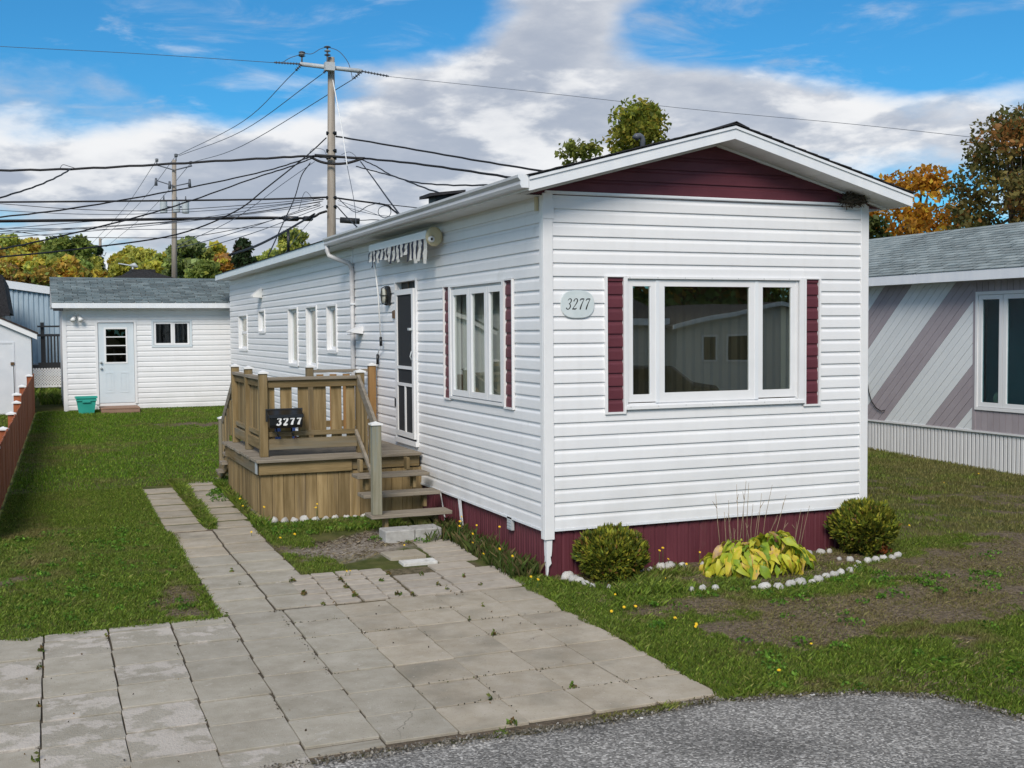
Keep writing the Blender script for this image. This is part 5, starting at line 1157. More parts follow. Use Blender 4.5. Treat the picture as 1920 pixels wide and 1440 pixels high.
while k < rx_+.1:
    for s_ in (1, -1):
        P0, P1 = (k if s_ > 0 else k+(z1-z0), yb_-.05-.006*(s_ > 0), z0), (k+(z1-z0) if s_ > 0 else k, yb_-.05-.006*(s_ > 0), z1); q.bar(P0, P1, .03, .005, (1, 0, 0))
    k += .075
ob('lattice', q, 'trim', bal); ob('lattice_frame', B(lx-.2, rx_, yb_-.06, yb_-.02, z0-.06, z0-.001), 'trim', bal); ob('deck_floor', B(lx-.2, rx_+.1, yb_+.15, yb_+2, pt(100, 688)[2]-.08, pt(100, 684)[2]), 'darkgrey', bal)
bk = thing('black_roofed_house', 'house with low black gable roof peeking over the shed', 'house', (2.5, 43, .6))
A, Bq, Cq = on_y(200, 523, 42), on_y(270, 505.5, 42), on_y(350, 524, 42)
s1 = (Bq[2]-A[2])/(Bq[0]-A[0]); xl, xr = Bq[0]-3.2, Bq[0]+3.2
ob('roof', MB().prism([(xl, Bq[2]-3.2*s1-.12), (xr, Bq[2]-3.2*s1-.12), (xr, Bq[2]-3.2*s1), (Bq[0], Bq[2]), (xl, Bq[2]-3.2*s1)], 42, 52, 'y'), 'shingle_dark', bk)
ob('ridge_vent', B(Bq[0]-.5, Bq[0]+.5, 42.3, 51, Bq[2]-.12, Bq[2]+.03), 'shingle_dark', bk); ob('wall', B(xl+.3, xr-.3, 42.3, 51.7, .4, Bq[2]-3.2*s1-.121), 'greyhouse', bk)

# ------------------------------------------------------------------ utility poles
UP = np.array([0, 0, 1.])
D1 = 39.
p1 = at(621.5, 445, D1); px, py = p1[0], p1[1]; top1 = at(621, 108, D1)[2]
pole1 = thing('utility_pole', 'tall weathered wooden power pole with crossarm rising behind the roof', 'power pole', (px, py, .3))
ob('pole', MB().tube([(px, py, 0), (px, py, 5), (px+(at(621, 108, D1)[0]-px), py+(at(621, 108, D1)[1]-py), top1)], [.185, .155, .115], 12), 'pole', pole1)
def A1(u, v, dd=0.): return at(u, v, D1+dd)
ob('crossarm', MB().tube([A1(563, 120, -.2), A1(678, 133.5, -.2)], .075, 8), 'steel', pole1)
def pin(u0, v0, u1, v1, D, par, r=.11):
    a, b = at(u0, v0, D), at(u1, v1, D); L = b[2]-a[2]
    o = ob('insulator_pin', MB().tube([a, b], .03, 6), 'insul', par)
    for k in range(3): ob('insulator_shed', MB().lathe([(r*.5, b[2]-L*.38+k*L*.17-.0), (r, b[2]-L*.38+k*L*.17+.03), (r*.5, b[2]-L*.38+k*L*.17+.06)], (b[0], b[1], 0), 10), 'insul' if k % 2 == 0 else 'steel', o)
pin(613.8, 132, 613.8, 88, D1-.25, pole1, .12); pin(566, 119, 566, 99, D1-.2, pole1, .12)
def rod(u0, v0, u1, v1, D, par, r=.055, n=9):
    a, b = at(u0, v0, D), at(u1, v1, D); o = ob('strain_insulator', MB().tube([a, b], .025, 6), 'insul', par); d = (b-a)/n; q = MB()
    for k in range(n): q.tube([a+d*(k+.2), a+d*(k+.45)], [r, r*.55], 8)
    q.smooth = False; ob('sheds', q, 'insul', o)
rod(563, 120, 514, 117, D1-.2, pole1); rod(678, 133.5, 729, 143, D1-.2, pole1); rod(565, 121, 554, 133, D1-.3, pole1, .08, 4); rod(614, 130, 606, 137, D1-.3, pole1, .08, 4); rod(677, 135, 662, 148, D1-.3, pole1, .08, 4)
ob('crossarm_bracket', B(px-.16, px+.16, py-.2, py+.05, A1(621, 137)[2], A1(621, 122)[2]), 'steel', pole1)
for v in (250, 283, 296, 371, 388): ob('clamp', MB().tube([A1(612, v, -.05), A1(631, v, -.05)], .07, 6), 'black', pole1)
D2 = 60.
pole2 = thing('utility_pole', 'thinner distant power pole carrying three grey transformers above shed roof', 'power pole', tuple(at(326, 520, D2)))
b2, t2 = at(327, 560, D2), at(326.5, 300, D2); ob('pole', MB().tube([b2, t2], [.16, .11], 10), 'pole', pole2)
for u, v0, v1, r in ((294, 310, 299, .10), (330, 302, 290, .11), (358, 312, 304, .10)): pin(u, v0, u, v1, D2, pole2, r)
ob('crossarm', MB().tube([at(292, 309, D2-.2), at(327, 319, D2-.2), at(360, 311, D2-.2)], .035, 6), 'insul', pole2); ob('crossarm', MB().tube([at(292, 338, D2-.2), at(327, 349, D2-.2), at(356, 343, D2-.2)], .03, 6), 'insul', pole2)
for u, v in ((292.5, 341), (318, 347), (355.5, 343)): ob('cutout_fuse', MB().tube([at(u, v-7, D2-.3), at(u, v+7, D2-.3)], [.06, .09], 6), 'insul', pole2)
for u, v0, v1 in ((307, 399, 375), (331, 398, 378), (348, 400, 377)):
    a, b = at(u, v0, D2-.45), at(u, v1, D2-.45); h = b[2]-a[2]; tr = ob('transformer', MB().lathe([(.17, 0), (.185, .03), (.185, h-.05), (.15, h)], a, 14), 'trafo', pole2)
    ob('bushing', MB().tube([at(u, v1, D2-.45), at(u, v1-9, D2-.45)], [.05, .03], 6), 'insul', tr)
ob('mount', MB().tube([at(310, 388, D2-.2), at(346, 388, D2-.2)], .04, 6), 'insul', pole2)
D3 = 105.
pole3 = thing('utility_pole', 'farthest small power pole with grey transformer before the autumn trees', 'power pole', tuple(at(187, 520, D3)))
ob('pole', MB().tube([at(187, 570, D3), at(188, 447, D3)], [.17, .12], 8), 'pole', pole3)
for u in (183, 193): a = at(u, 511, D3-.5); ob('transformer', MB().lathe([(.25, 0), (.25, .75), (.1, .85)], a, 10), 'trafo', pole3)
ob('crossarm', MB().tube([at(170, 510, D3), at(200, 507, D3)], .08, 6), 'steel', pole3); ob('bracket', MB().tube([at(188, 475, D3), at(196, 480, D3), at(199, 473, D3)], .04, 5), 'insul', pole3)
ob('crossarm', MB().tube([at(169, 455, D3), at(176, 460, D3), at(200, 462, D3), at(206, 458, D3)], .04, 5), 'insul', pole3)
lt = thing('street_light', 'pale grey street light head on a long arm above the shed roof', 'street light', tuple(at(252, 510, 80)))
ob('arm', MB().tube([at(222, 494, 80), at(240, 497, 80), at(250, 499, 80)], .05, 6), 'steel', lt); ob('lamp_head', MB().tube([at(245, 498, 80), at(252, 497, 80), at(258, 501, 80)], [.10, .17, .08], 8), 'steel', lt); ob('post', MB().tube([at(249, 500, 80), at(249, 560, 80)], .07, 6), 'steel', lt)

# ------------------------------------------------------------------ wires: each a thing of its own
def spline(P, n=7):
    P = [np.array(p, float) for p in P]; P = [2*P[0]-P[1]]+P+[2*P[-1]-P[-2]]; out = []
    for i in range(1, len(P)-2):
        for k in range(n):
            t = k/n; a, b, c, d = P[i-1:i+3]; out.append(.5*((2*b)+(-a+c)*t+(2*a-5*b+4*c-d)*t*t+(-a+3*b-3*c+d)*t**3))
    out.append(P[-2]); return out
def wire(pts, label, r=.012, group=None, mat='wire', name='power_cable', wob=0.):
    """pts: (u, v, depth) sights along the wire"""
    S = spline([at(*p) for p in pts])
    if wob: S = [s+np.array([0, 0, wob*math.sin(i*2.1)+random.uniform(-.3, .3)*wob]) for i, s in enumerate(S)]
    tag(ob(name, MB().tube(S, r, 5), mat), label, 'cable', group)
H = D1-.2
wire([(-160, 75, 41), (0, 87, 41), (250, 100, 40.3), (514, 117.5, H)], 'highest thin wire running from crossarm out over clear blue sky', .010, mat='wiregrey')
wire([(729, 143.5, H), (1000, 172, 38), (1300, 205, 37), (1600, 233, 36), (1830, 258, 35)], 'thin wire running from crossarm above the gable toward the tall tree', .008, mat='wiregrey')
for i, (a, b, c) in enumerate((((553, 134), (455, 228), (333, 291)), ((605, 138), (455, 245), (336, 292)), ((661, 149), (455, 273), (358, 305)))):
    wire([(*a, H), (*b, 48), (*c, D2)], ('left-hand', 'middle', 'right-hand')[i]+' of three thin line wires slanting from tall pole crossarm to transformer pole', .014, 'line wires between the first two poles', 'wiregrey')
for a, b in (((294, 300), (172, 457)), ((330, 292), (188, 452)), ((358, 306), (203, 460))):
    wire([(*a, D2), ((a[0]+b[0])/2, (a[1]+b[1])/2+12, 80), (*b, D3)], 'faint wire between the transformer pole and the farthest pole', .014, 'line wires to the farthest pole', 'wiregrey')
wire([(568, 101, H), (545, 108, H), (531, 116, H)], 'short jumper wire dropping to left end of the crossarm', .012, mat='wiregrey')
wire([(566, 99, H), (584, 101, H), (600, 92, H), (613, 88, H)], 'short jumper wire looping between the two insulators on top', .012, mat='wiregrey')
wire([(614, 88, H), (635, 96, H), (652, 116, H), (659, 138, H), (661, 150, H)], 'short jumper wire arching from pole top insulator to crossarm end', .012, mat='wiregrey')
wire([(624, 150, H-.2), (640, 235, H-1), (651, 311, H-2)], 'white guy rod slanting down from the tall pole', .017, mat='cap', name='guy_wire'); wire([(651, 311, H-2), (665, 385, H-3), (668, 440, H-3.5)], 'thin lower guy wire below the white rod', .01, mat='wiregrey', name='guy_wire')
C = D1-.3
wire([(-160, 325, 38), (0, 320, 38), (133, 317, 38), (292, 309, 38), (480, 298, 38.4), (580, 293, C), (620, 296, C)], 'thick twisted black cable crossing left at insulator height of transformer pole', .04, wob=.012)
wire([(133, 317, 38), (105, 333, 35), (60, 352, 33), (0, 371, 31), (-120, 410, 28)], 'black branch cable dropping left from the thick twisted cable splice', .026, wob=.01)
wire([(112, 316, 38), (118, 309, 38), (130, 312, 38), (146, 317, 38)], 'small wire loop at the splice of twisted cable', .01)
wire([(580, 293, C), (600, 303, C), (622, 307, C), (650, 306, C), (682, 297, C)], 'thick black bridging cable round the tall pole', .045); wire([(590, 291, C), (620, 293, C), (660, 296, C), (684, 297, C)], 'second thick black cable passing straight across the tall pole', .045)
wire([(682, 297, C), (780, 307, 36), (900, 324, 33), (1010, 341, 31)], 'thick twisted cable running from pole to behind the gable', .035, wob=.008)
wire([(630, 256, C), (644, 258, C), (780, 281, 36), (900, 302, 33), (1030, 323, 31)], 'upper black cable running from pole to behind the gable', .03, wob=.006)
wire([(612, 258, C), (575, 292, C), (500, 352, 36), (440, 397, 35), (330, 440, 33), (155, 466, 30), (0, 482, 27), (-100, 490, 26)], 'long black service cable falling from the pole past shed roof', .022)
wire([(588, 292, C), (545, 307, 37), (480, 325, 36), (324, 358, 34), (134, 391, 31), (0, 407, 30), (-120, 418, 29)], 'black service cable sagging left above the transformers', .022, wob=.006)
wire([(585, 297, C), (540, 314, 37), (480, 333, 36), (359, 376, 34), (254, 408, 32), (88, 449, 30), (0, 467, 28), (-100, 484, 27)], 'black service cable sagging left across the transformers to the treetops', .022, wob=.006)
wire([(-160, 380, 38.3), (0, 379, 38.3), (240, 377, 38.5), (480, 374, 38.7), (612, 370, C)], 'straight thick black cable running level at transformer tops', .032)
wire([(-160, 415, 38.2), (0, 414, 38.2), (240, 411.5, 38.5), (480, 408, 38.7), (575, 409, C), (600, 400, C), (613, 396, C)], 'heaviest straight black cable running level below the transformers', .042)
wire([(-160, 417.5, 38.4), (0, 416.5, 38.4), (240, 413.5, 38.6), (480, 410.5, 38.8), (560, 411, C)], 'second heavy cable lashed just below the heaviest level cable', .02)
wire([(430, 478, 27), (480, 461, 30), (530, 436, 34), (575, 410, 38), (590, 401, C)], 'thick black cable rising from the small roof pipe to pole', .034)
wire([(582, 305, C), (565, 330, C), (552, 372, 37), (530, 420, 34), (503, 480, 30)], 'black service cable dropping steeply from tall pole', .018)
wire([(590, 303, C), (530, 345, 37), (440, 410, 35), (330, 462, 33)], 'faint thin wire fanning down from the cable knot', .010, mat='wiregrey')
wire([(676, 303, C), (700, 335, 34), (725, 370, 28), (752, 406, 24)], 'black service cable dropping right from pole to roof edge', .02)
wire([(680, 300, C), (706, 312, 36), (733, 328, 34), (775, 341, 31), (840, 347, 28), (925, 347, 25)], 'twisted service cable sagging right toward the roof vent', .02, wob=.006)
wire([(668, 312, C), (706, 322, 36), (746, 333, 32), (790, 350, 28), (845, 369, 23)], 'lower twisted service cable reaching down to the roof vent', .02, wob=.006)
wire([(630, 371, C), (665, 376, 38), (722, 384, 37), (736, 393, 37), (756, 409, 36)], 'thick black cable running right from pole to coil', .03)
wire([(690, 380, 38), (740, 385, 36), (795, 391, 34)], 'thin dark cable continuing right behind roof edge from coil', .014)
wire([(712, 380, 37), (690, 386, 37.5), (668, 398, 38), (648, 385, C), (635, 372, C)], 'blue looped wire sagging beside the pole', .014, mat='wiregrey')
wire([(716, 388, 36.8)]+[(721+12*math.cos(a), 397+11*math.sin(a), 36.8) for a in np.linspace(-2.2, 9, 16)], 'coiled wire hanging by the pole above roof', .012, mat='wiregrey', name='wire_coil')
ob_ = ob('splice_box', MB().tube([at(638, 412.5, C), at(674, 415, C)], .10, 10), 'darkgrey'); tag(ob_, 'black splice cylinder hanging just right of the tall pole', 'splice box')
wire([(630, 410, C), (675, 413, C), (700, 412, 37), (725, 414, 36)], 'thin wire carrying the black splice cylinder toward the roof', .014)
wire([(632, 387, C), (650, 407, 36), (674, 430, 32)], 'thick dark wire slanting down from pole behind splice cylinder', .02)
for (u0, u1, v, l) in ((530, 561, 410, 'longer black splice case on heavy cable left of pole'), (567, 587, 410, 'shorter black splice case on heavy cable near pole')):
    tag(ob('splice_box', MB().tube([at(u0, v, C), at(u0+3, v, C), at(u1-3, v, C), at(u1, v, C)], [.04, .085, .085, .04], 8), 'black'), l, 'splice box')
thin = [[(-120, 376, 39), (0, 382, 39), (137, 392, 39), (292, 395, 39), (480, 383, 39), (600, 372, C)], [(-120, 432, 38), (0, 429, 38), (175, 415, 38.5), (330, 409, 38.5)], [(-120, 424, 36), (0, 430, 36), (102, 443, 36), (262, 446, 36.5), (364, 443, 37), (480, 421, 38), (600, 386, C)],
        [(-120, 446, 37), (0, 438, 37), (277, 420, 38), (480, 398, 38.5), (605, 377, C)], [(-120, 428, 40), (0, 428, 40), (300, 430, 40), (560, 425, 40)], [(330, 466, 32), (400, 448, 34), (480, 423, 36), (600, 381, C)], [(385, 464, 31), (480, 435, 34), (560, 405, 37), (606, 387, C)],
        [(-120, 388, 39.5), (180, 402, 39.5), (420, 393, 39.2), (608, 374, C)], [(-120, 440, 38.6), (200, 424, 38.8), (420, 405, 39), (600, 379, C)], [(300, 420, 38), (420, 402, 38.5), (520, 386, 38.8), (606, 373, C)], [(-100, 452, 35), (150, 435, 36), (380, 412, 37), (602, 384, C)]]
for P in thin: wire(P, 'thin dark drop wire fanning left from tall pole over treetops', .0115, 'thin drop wires left of the tall pole', 'wire' if len(P) > 4 else 'wiregrey', 'drop_wire')
for P in ([(634, 376, C), (690, 396, 35), (750, 420, 30)], [(634, 384, C), (700, 402, 34), (770, 408, 30)], [(590, 405, C), (560, 440, 36), (530, 480, 33)], [(560, 395, C), (572, 360, C), (588, 375, C)], [(575, 300, C), (585, 280, C), (605, 280, C), (612, 290, C)], [(640, 290, C), (655, 285, C), (668, 295, C), (660, 305, C), (645, 300, C)]):
    wire(P, 'fine wire strand tangled round the tall pole', .009, 'tangled wire strands', 'wiregrey', 'drop_wire')

# ------------------------------------------------------------------ trees
def leaf_mesh(name, C, size, col, flat=.35, aspect=.62, droop=0.):
    """C (n,3) leaf centres, size (n,), col (n,3): one four-cornered leaf each, random lie"""
    n = len(C); a = RNG.normal(size=(n, 3)); a /= np.linalg.norm(a, axis=1)[:, None]; b = RNG.normal(size=(n, 3)); b[:, 2] -= droop
    b -= a*(a*b).sum(1)[:, None]; b /= np.linalg.norm(b, axis=1)[:, None]; c = np.cross(a, b); s = size[:, None]
    fold = a*(s*flat*.5)
    V = np.stack([C-b*s*.5, C+c*s*aspect*.5+fold, C+b*s*.5, C-c*s*aspect*.5+fold], 1).reshape(-1, 3)
    Fc = np.arange(4*n).reshape(n, 4)
    return npmesh(name, V, Fc, np.repeat(col, 4, 0))
def palette(n, cols, wts=None, var=.22, noise=None):
    cols = np.array(cols, float); i = RNG.choice(len(cols), n, p=np.array(wts)/sum(wts) if wts else None); c = cols[i]*np.exp(RNG.normal(0, var, (n, 1)))
    return np.clip(c, .004, .8)
def tree(label, base, height, crown_w, cols, wts=None, n=2500, leaf=.22, shape='round', trunk=.14, group=None, crown_from=.25, clumps=26, tight=.5, limbs=7, name='deciduous_tree', seed=0, var=.24, offset=(0, 0)):
    rr = np.random.default_rng(seed+101); base = np.array(base, float)
    t = thing(name, label, 'tree', tuple(base), group)
    z0, z1 = base[2]+height*crown_from, base[2]+height; R = crown_w/2
    cc = []
    for k in range(clumps):
        h = rr.random()**.9
        if shape == 'cone': rad = R*(1-h)*.95+.05*R
        elif shape == 'tall': rad = R*math.sqrt(max(.03, 1-abs(2*h-.75)**2.2*.62))*(.55+.45*(1-h))
        else: rad = R*math.sqrt(max(.05, 1-(2*h-.85)**2*.72))
        an = rr.random()*6.283; q = rad*rr.random()**.45*.86
        cc.append([base[0]+offset[0]*h+q*math.cos(an), base[1]+offset[1]*h+q*math.sin(an), z0+(z1-z0)*h*.93])
    cc = np.array(cc); cr = R*(.20+.28*rr.random(clumps))*(tight/.5)
    if shape == 'cone': cr *= .75
    tm = MB(); lean = rr.normal(0, .03, 2)*height; tp = [base+np.array([lean[0]*f, lean[1]*f, height*f]) for f in (0, .3, .6, .88)]
    tm.tube([p-np.array([0, 0, .2 if i == 0 else 0]) for i, p in enumerate(tp)], [trunk, trunk*.75, trunk*.45, trunk*.12], 7)
    tk = ob('trunk', tm, 'bark', t)
    for k in range(limbs):
        f = .25+.55*rr.random(); st = base+np.array([lean[0]*f, lean[1]*f, height*f]); en = cc[rr.integers(clumps)]
        if en[2] < st[2]: en = cc[np.argmax(cc[:, 2]-np.abs(rr.normal(0, height*.3, clumps)))]
        mid = (st+en)/2+np.array([0, 0, -.04*height]); ob('limb', MB().tube([st, mid, en], [trunk*.38, trunk*.24, trunk*.06], 5), 'bark', tk)
    per = rr.multinomial(n, cr**2/np.sum(cr**2)); P = []; T = []
    tint = np.exp(rr.normal(0, .16, clumps)); pick = rr.choice(len(cols), clumps, p=np.array(wts)/sum(wts) if wts else None)
    K = []
    for k in range(clumps):
        d = rr.normal(size=(per[k], 3)); d /= np.linalg.norm(d, axis=1)[:, None]+1e-9; d *= cr[k]*(rr.random((per[k], 1))**.40); d[:, 2] *= .72
        P.append(cc[k]+d); T.append(np.full(per[k], tint[k])); K.append(np.full(per[k], pick[k]))
    P = np.concatenate(P); T = np.concatenate(T); K = np.concatenate(K)
    zt_ = np.sort(P[:, 2])[-max(3, len(P)//400)]; P[:, 2] = z0+(P[:, 2]-z0)*(z1-z0)/(zt_-z0); ww_ = np.quantile(np.abs(P[:, :2]-base[:2]), .985); P[:, :2] = base[:2]+(P[:, :2]-base[:2])*min(1.5, max(1., R/ww_))
    mixr = rr.random(len(P)) < .6
    cols_ = np.array(cols, float); i = np.where(mixr, K, rr.choice(len(cols), len(P), p=np.array(wts)/sum(wts) if wts else None)); c = cols_[i]*np.exp(rr.normal(0, var, (len(P), 1)))*T[:, None]*(1.25 if group else 1.)
    ob('crown', leaf_mesh('crown', P, leaf*(.6+.8*rr.random(len(P))), np.clip(c, .003, .7), droop=.5), 'leaf', t)
    return t
G1, G2, G3 = (.22, .28, .07), (.29, .34, .08), (.16, .22, .06); YG = (.36, .36, .07); YE_ = (.60, .47, .07); OR = (.55, .28, .045); OC = (.38, .25, .055); BR = (.20, .12, .05)
# hillside wood behind the sheds: every crown a tree of its own
hill = [(-45, 452, 120, 'g', 96), (15, 446, 62, 'y', 100), (58, 452, 70, 'o', 104), (104, 452, 78, 'g', 96), (135, 448, 56, 'G', 92), (-20, 470, 90, 'o', 84), (40, 480, 75, 'o', 82), (85, 486, 70, 'y', 80), (120, 490, 66, 'o', 78), (160, 482, 58, 'y', 100), (182, 466, 34, 'S', 102), (170, 470, 22, 'S', 110), (208, 492, 60, 'o', 90), (222, 482, 56, 'y', 96), (250, 468, 62, 'y', 104), (276, 474, 62, 'Y', 100), (305, 478, 60, 'y', 98), (238, 492, 56, 'Y', 86), (290, 496, 60, 'Y', 84), (352, 452, 66, 'P', 76), (385, 474, 52, 'g', 80), (402, 462, 38, 'Q', 84), (418, 484, 42, 'R', 80), (330, 490, 50, 'g', 92), (500, 476, 60, 'L', 70), (548, 438, 62, 'L', 62), (585, 470, 50, 'L', 66), (-60, 476, 80, 'y', 76), (5, 500, 80, 'O', 74), (65, 508, 76, 'O', 72), (150, 505, 50, 'O', 84), (380, 496, 60, 'g', 70)]
PLACE = ['at the far left end of the wood', 'above the left corner of blue building', 'above the middle of blue building', 'second crown left of the farthest pole', 'close left of the farthest pole', 'low at the far left end', 'low over the left part of blue building roof', 'low over the middle of blue building roof', 'low over the right end of blue building roof', 'just left of the farthest pole', 'beside the farthest pole', 'by the farthest pole, the smaller one', 'right of the farthest pole', 'behind the street light arm', 'behind the black gable, left side', 'behind the black gable, middle', 'behind the black gable, right side', 'just left of the black gable', 'over the black gable, nearer row', 'beside the transformer pole', 'right of the transformer pole', 'between grey green tree and spruce', 'beside the dark spruce', 'at the foot of the transformer pole', 'left of the small roof pipe', 'rising around the small roof pipe', 'right of the small roof pipe', 'low beyond the left edge', 'lowest at left above blue building', 'lowest above the blue building, middle', 'low at the left end of shed roof', 'low behind the shed roof, right end']
KIND = {'g': ('leafy green autumn wood tree', [G1, G2, YG], [4, 4, 1]), 'G': ('darker green round wood tree', [G1, G3, G2], [4, 2, 2]),
        'y': ('yellow green wood tree', [YG, YE_, G2], [4, 2, 3]), 'Y': ('bright yellow green wood tree', [YG, YE_, G2], [5, 3, 1]), 'o': ('golden ochre wood tree', [YE_, OC, YG, OR], [4, 4, 3, 1]),
        'O': ('brownish ochre wood tree', [OC, BR, YG, G1], [4, 3, 2, 2]), 'P': ('tall grey green tree', [(.19, .24, .09), (.25, .29, .11), G1], [4, 3, 2]), 'Q': ('bright yellow tree', [YE_, YG], [4, 2]), 'R': ('small orange tree', [OR, (.5, .28, .12), YE_], [5, 3, 1]),
        'L': ('light green leafy tree behind the home roof', [(.19, .25, .07), YG, G2], [3, 3, 2]), 'S': ('thin dark spruce', [(.035, .06, .03), (.05, .08, .035)], [1, 1])}
for i, (u, v, w, k, d) in enumerate(hill):
    tp_ = at(u, v, d); l, c, wt = KIND[k]; l = l+' '+PLACE[i]; g0 = float(gz(tp_[1])); h = tp_[2]-g0+.2; cw = w/F*d*1.3
    tree(l, (tp_[0], tp_[1], g0), h, cw, c, wt, n=4200 if k != 'S' else 1200, leaf=.42 if d > 75 else .30, shape='cone' if k == 'S' else ('tall' if k == 'P' else 'round'), trunk=.2, group='trees of the autumn wood', crown_from=.12 if k == 'S' else .22, clumps=30, seed=i, limbs=4, name='spruce_tree' if k == 'S' else 'deciduous_tree')
def big(label, u, v, w, d, **k):
    tp_ = at(u, v, d); g0 = float(gz(tp_[1])); return tree(label, (tp_[0], tp_[1], g0), tp_[2]-g0, w/F*d, seed=k.pop('seed'), **k)
big('dark green spruce rising behind the roof edge', 457, 449, 82, 66, cols=[(.032, .058, .022), (.05, .08, .028), (.085, .05, .03)], wts=[5, 4, 1], n=3800, leaf=.26, shape='cone', trunk=.16, crown_from=.1, clumps=60, seed=201, name='spruce_tree', limbs=4)
big('green and yellow leafy tree rising above the roof ridge', 1196, 194, 175, 34, cols=[(.24, .27, .04), (.31, .31, .045), (.42, .34, .05), (.15, .19, .03)], wts=[4, 4, 2, 2], n=7000, leaf=.165, shape='tall', trunk=.12, crown_from=.35, clumps=60, seed=221, limbs=18, tight=.44)
big('sparse small tree top beside the ridge, left of the leafy tree', 1075, 262, 150, 33, cols=[(.24, .27, .06), (.32, .31, .06), (.18, .22, .04)], n=1500, leaf=.17, shape='round', trunk=.07, crown_from=.5, clumps=38, seed=203, limbs=20, tight=.34)
big('orange gold autumn tree between the home and the green tree', 1708, 318, 235, 33, cols=[(.58, .29, .03), (.66, .38, .045), (.46, .20, .025), (.30, .17, .035)], wts=[4, 3, 3, 1], n=9000, leaf=.165, shape='round', trunk=.12, crown_from=.2, clumps=90, seed=204, limbs=26, tight=.36)
big('tall rust and olive tree above the grey roof', 1915, 208, 262, 29, cols=[(.17, .155, .05), (.23, .175, .05), (.12, .13, .04), (.36, .17, .05), (.27, .22, .07)], wts=[4, 4, 3, 2, 2], n=18000, leaf=.135, shape='round', trunk=.13, crown_from=.2, clumps=150, seed=205, limbs=34, tight=.38)
big('dark green leafy tree just behind the right eave', 1632, 410, 110, 31, cols=[(.075, .10, .025), (.12, .135, .035)], n=3600, leaf=.16, shape='round', trunk=.1, crown_from=.2, clumps=40, seed=206, limbs=8, tight=.45)

# ------------------------------------------------------------------ shrubs, hosta, stones, flowers
def cedar(label, c, rx_, rz_, seed):
    rr = np.random.default_rng(seed); t = thing('cedar_shrub', label, 'shrub', (c[0], c[1], c[2]-rz_), 'globe cedars in the flower bed')
    n = 11000; d = rr.normal(size=(n, 3)); d /= np.linalg.norm(d, axis=1)[:, None]
    lob = fbm(d[:, 0]*3.2+seed, d[:, 1]*3.2+d[:, 2]*2.7, 3); r = (.52+.86*lob)*(1-.38*rr.random(n)**1.8)*(1+.10*(rr.random(n) < .03)*rr.random(n))
    hole = np.exp(-(((d[:, 0]-.05)/.3)**2+((d[:, 2]+.0)/.35)**2))*(d[:, 1] < 0)*(.62 if seed == 1 else .2); r *= 1-hole*rr.random(n)
    P = d*r[:, None]*np.array([rx_, rx_, rz_])+c; P[:, 2] = np.maximum(P[:, 2], c[2]-rz_*.98)
    k = np.array([(.095, .12, .014), (.18, .19, .02), (.055, .08, .014), (.25, .225, .028), (.17, .095, .03)]); w = rr.choice(5, n, p=[.34, .30, .18, .14, .04])
    clump = fbm(P[:, 0]*13, P[:, 2]*13+P[:, 1]*9, 2); colr = k[w]*np.exp(rr.normal(0, .22, (n, 1)))*(.42+1.5*clump[:, None])
    up = np.array([0, 0, 1.]); b = d*.75+up*.55+rr.normal(0, .38, (n, 3)); b /= np.linalg.norm(b, axis=1)[:, None]; a = rr.normal(size=(n, 3)); a -= b*(a*b).sum(1)[:, None]; a /= np.linalg.norm(a, axis=1)[:, None]
    s = (.035+.03*rr.random(n))[:, None]; V = np.stack([P-b*s*.4, P+a*s*.22, P+b*s*.75, P-a*s*.22], 1).reshape(-1, 3)
    ob('foliage', npmesh('foliage', V, np.arange(4*n).reshape(n, 4), np.repeat(np.clip(colr, .003, .5), 4, 0)), 'cedar', t)
    for j in range(22):
        a_ = rr.random()*6.28; e = c+np.array([math.cos(a_)*rx_*.75, math.sin(a_)*rx_*.75, rz_*(.1+.6*rr.random())]); ob('stem', MB().tube([c+np.array([0, 0, -rz_]), c+np.array([.1*math.cos(a_), .1*math.sin(a_), -rz_*.4]), e], [.014, .01, .004], 5), 'bark', t)
    if seed == 2:
        n = 130; P = np.array(on_y(1652, 1025, -.5))+rr.normal(0, .032, (n, 3)); ob('brown_sprays', leaf_mesh('brown_sprays', P, np.full(n, .05), palette(n, [(.20, .055, .012), (.14, .05, .015)])), 'cedar', t)
cedar('olive green globe cedar with open dark middle near the corner', np.array([.53, -.33, -.225]), .325, .25, 1)
cedar('olive green globe cedar with rusty patch at the far end', np.array([3.52, -.30, -.195]), .335, .275, 2)
# hosta
hc = np.array([1.98, -.60, -.46]); hosta = thing('hosta_plant', 'wilting yellow green hosta with dead flower stalks in the bed', 'plant', tuple(hc))
HL = []
for i in range(6):
    q = MB(); L, wd = .19+.03*(i % 3), .062+.016*(i % 2); n = 7; V = []; bend = .45+.14*i
    for j in range(n):
        t = j/(n-1); w_ = wd*.5*math.sin(math.pi*min(1, t*1.0)**.72)*(1.08 if t < .5 else 1); ang = bend*t*2.0
        x = L*t*math.cos(ang*.5); z = -L*t*math.sin(ang*.5); und = .014*math.sin(j*2.0+i)
        V += [(x, -w_, z+.25*w_+und), (x, 0, z-.003), (x, w_, z+.25*w_-und)]
    f = []
    for j in range(n-1):
        for s_ in (0, 1): f.append((3*j+s_, 3*j+3+s_, 3*j+4+s_, 3*j+1+s_))
    q.smooth = True; me = q.add(V, f).mesh('leaf'); me.materials.append(m['hosta']); HL.append(me)
rh = random.Random(4)
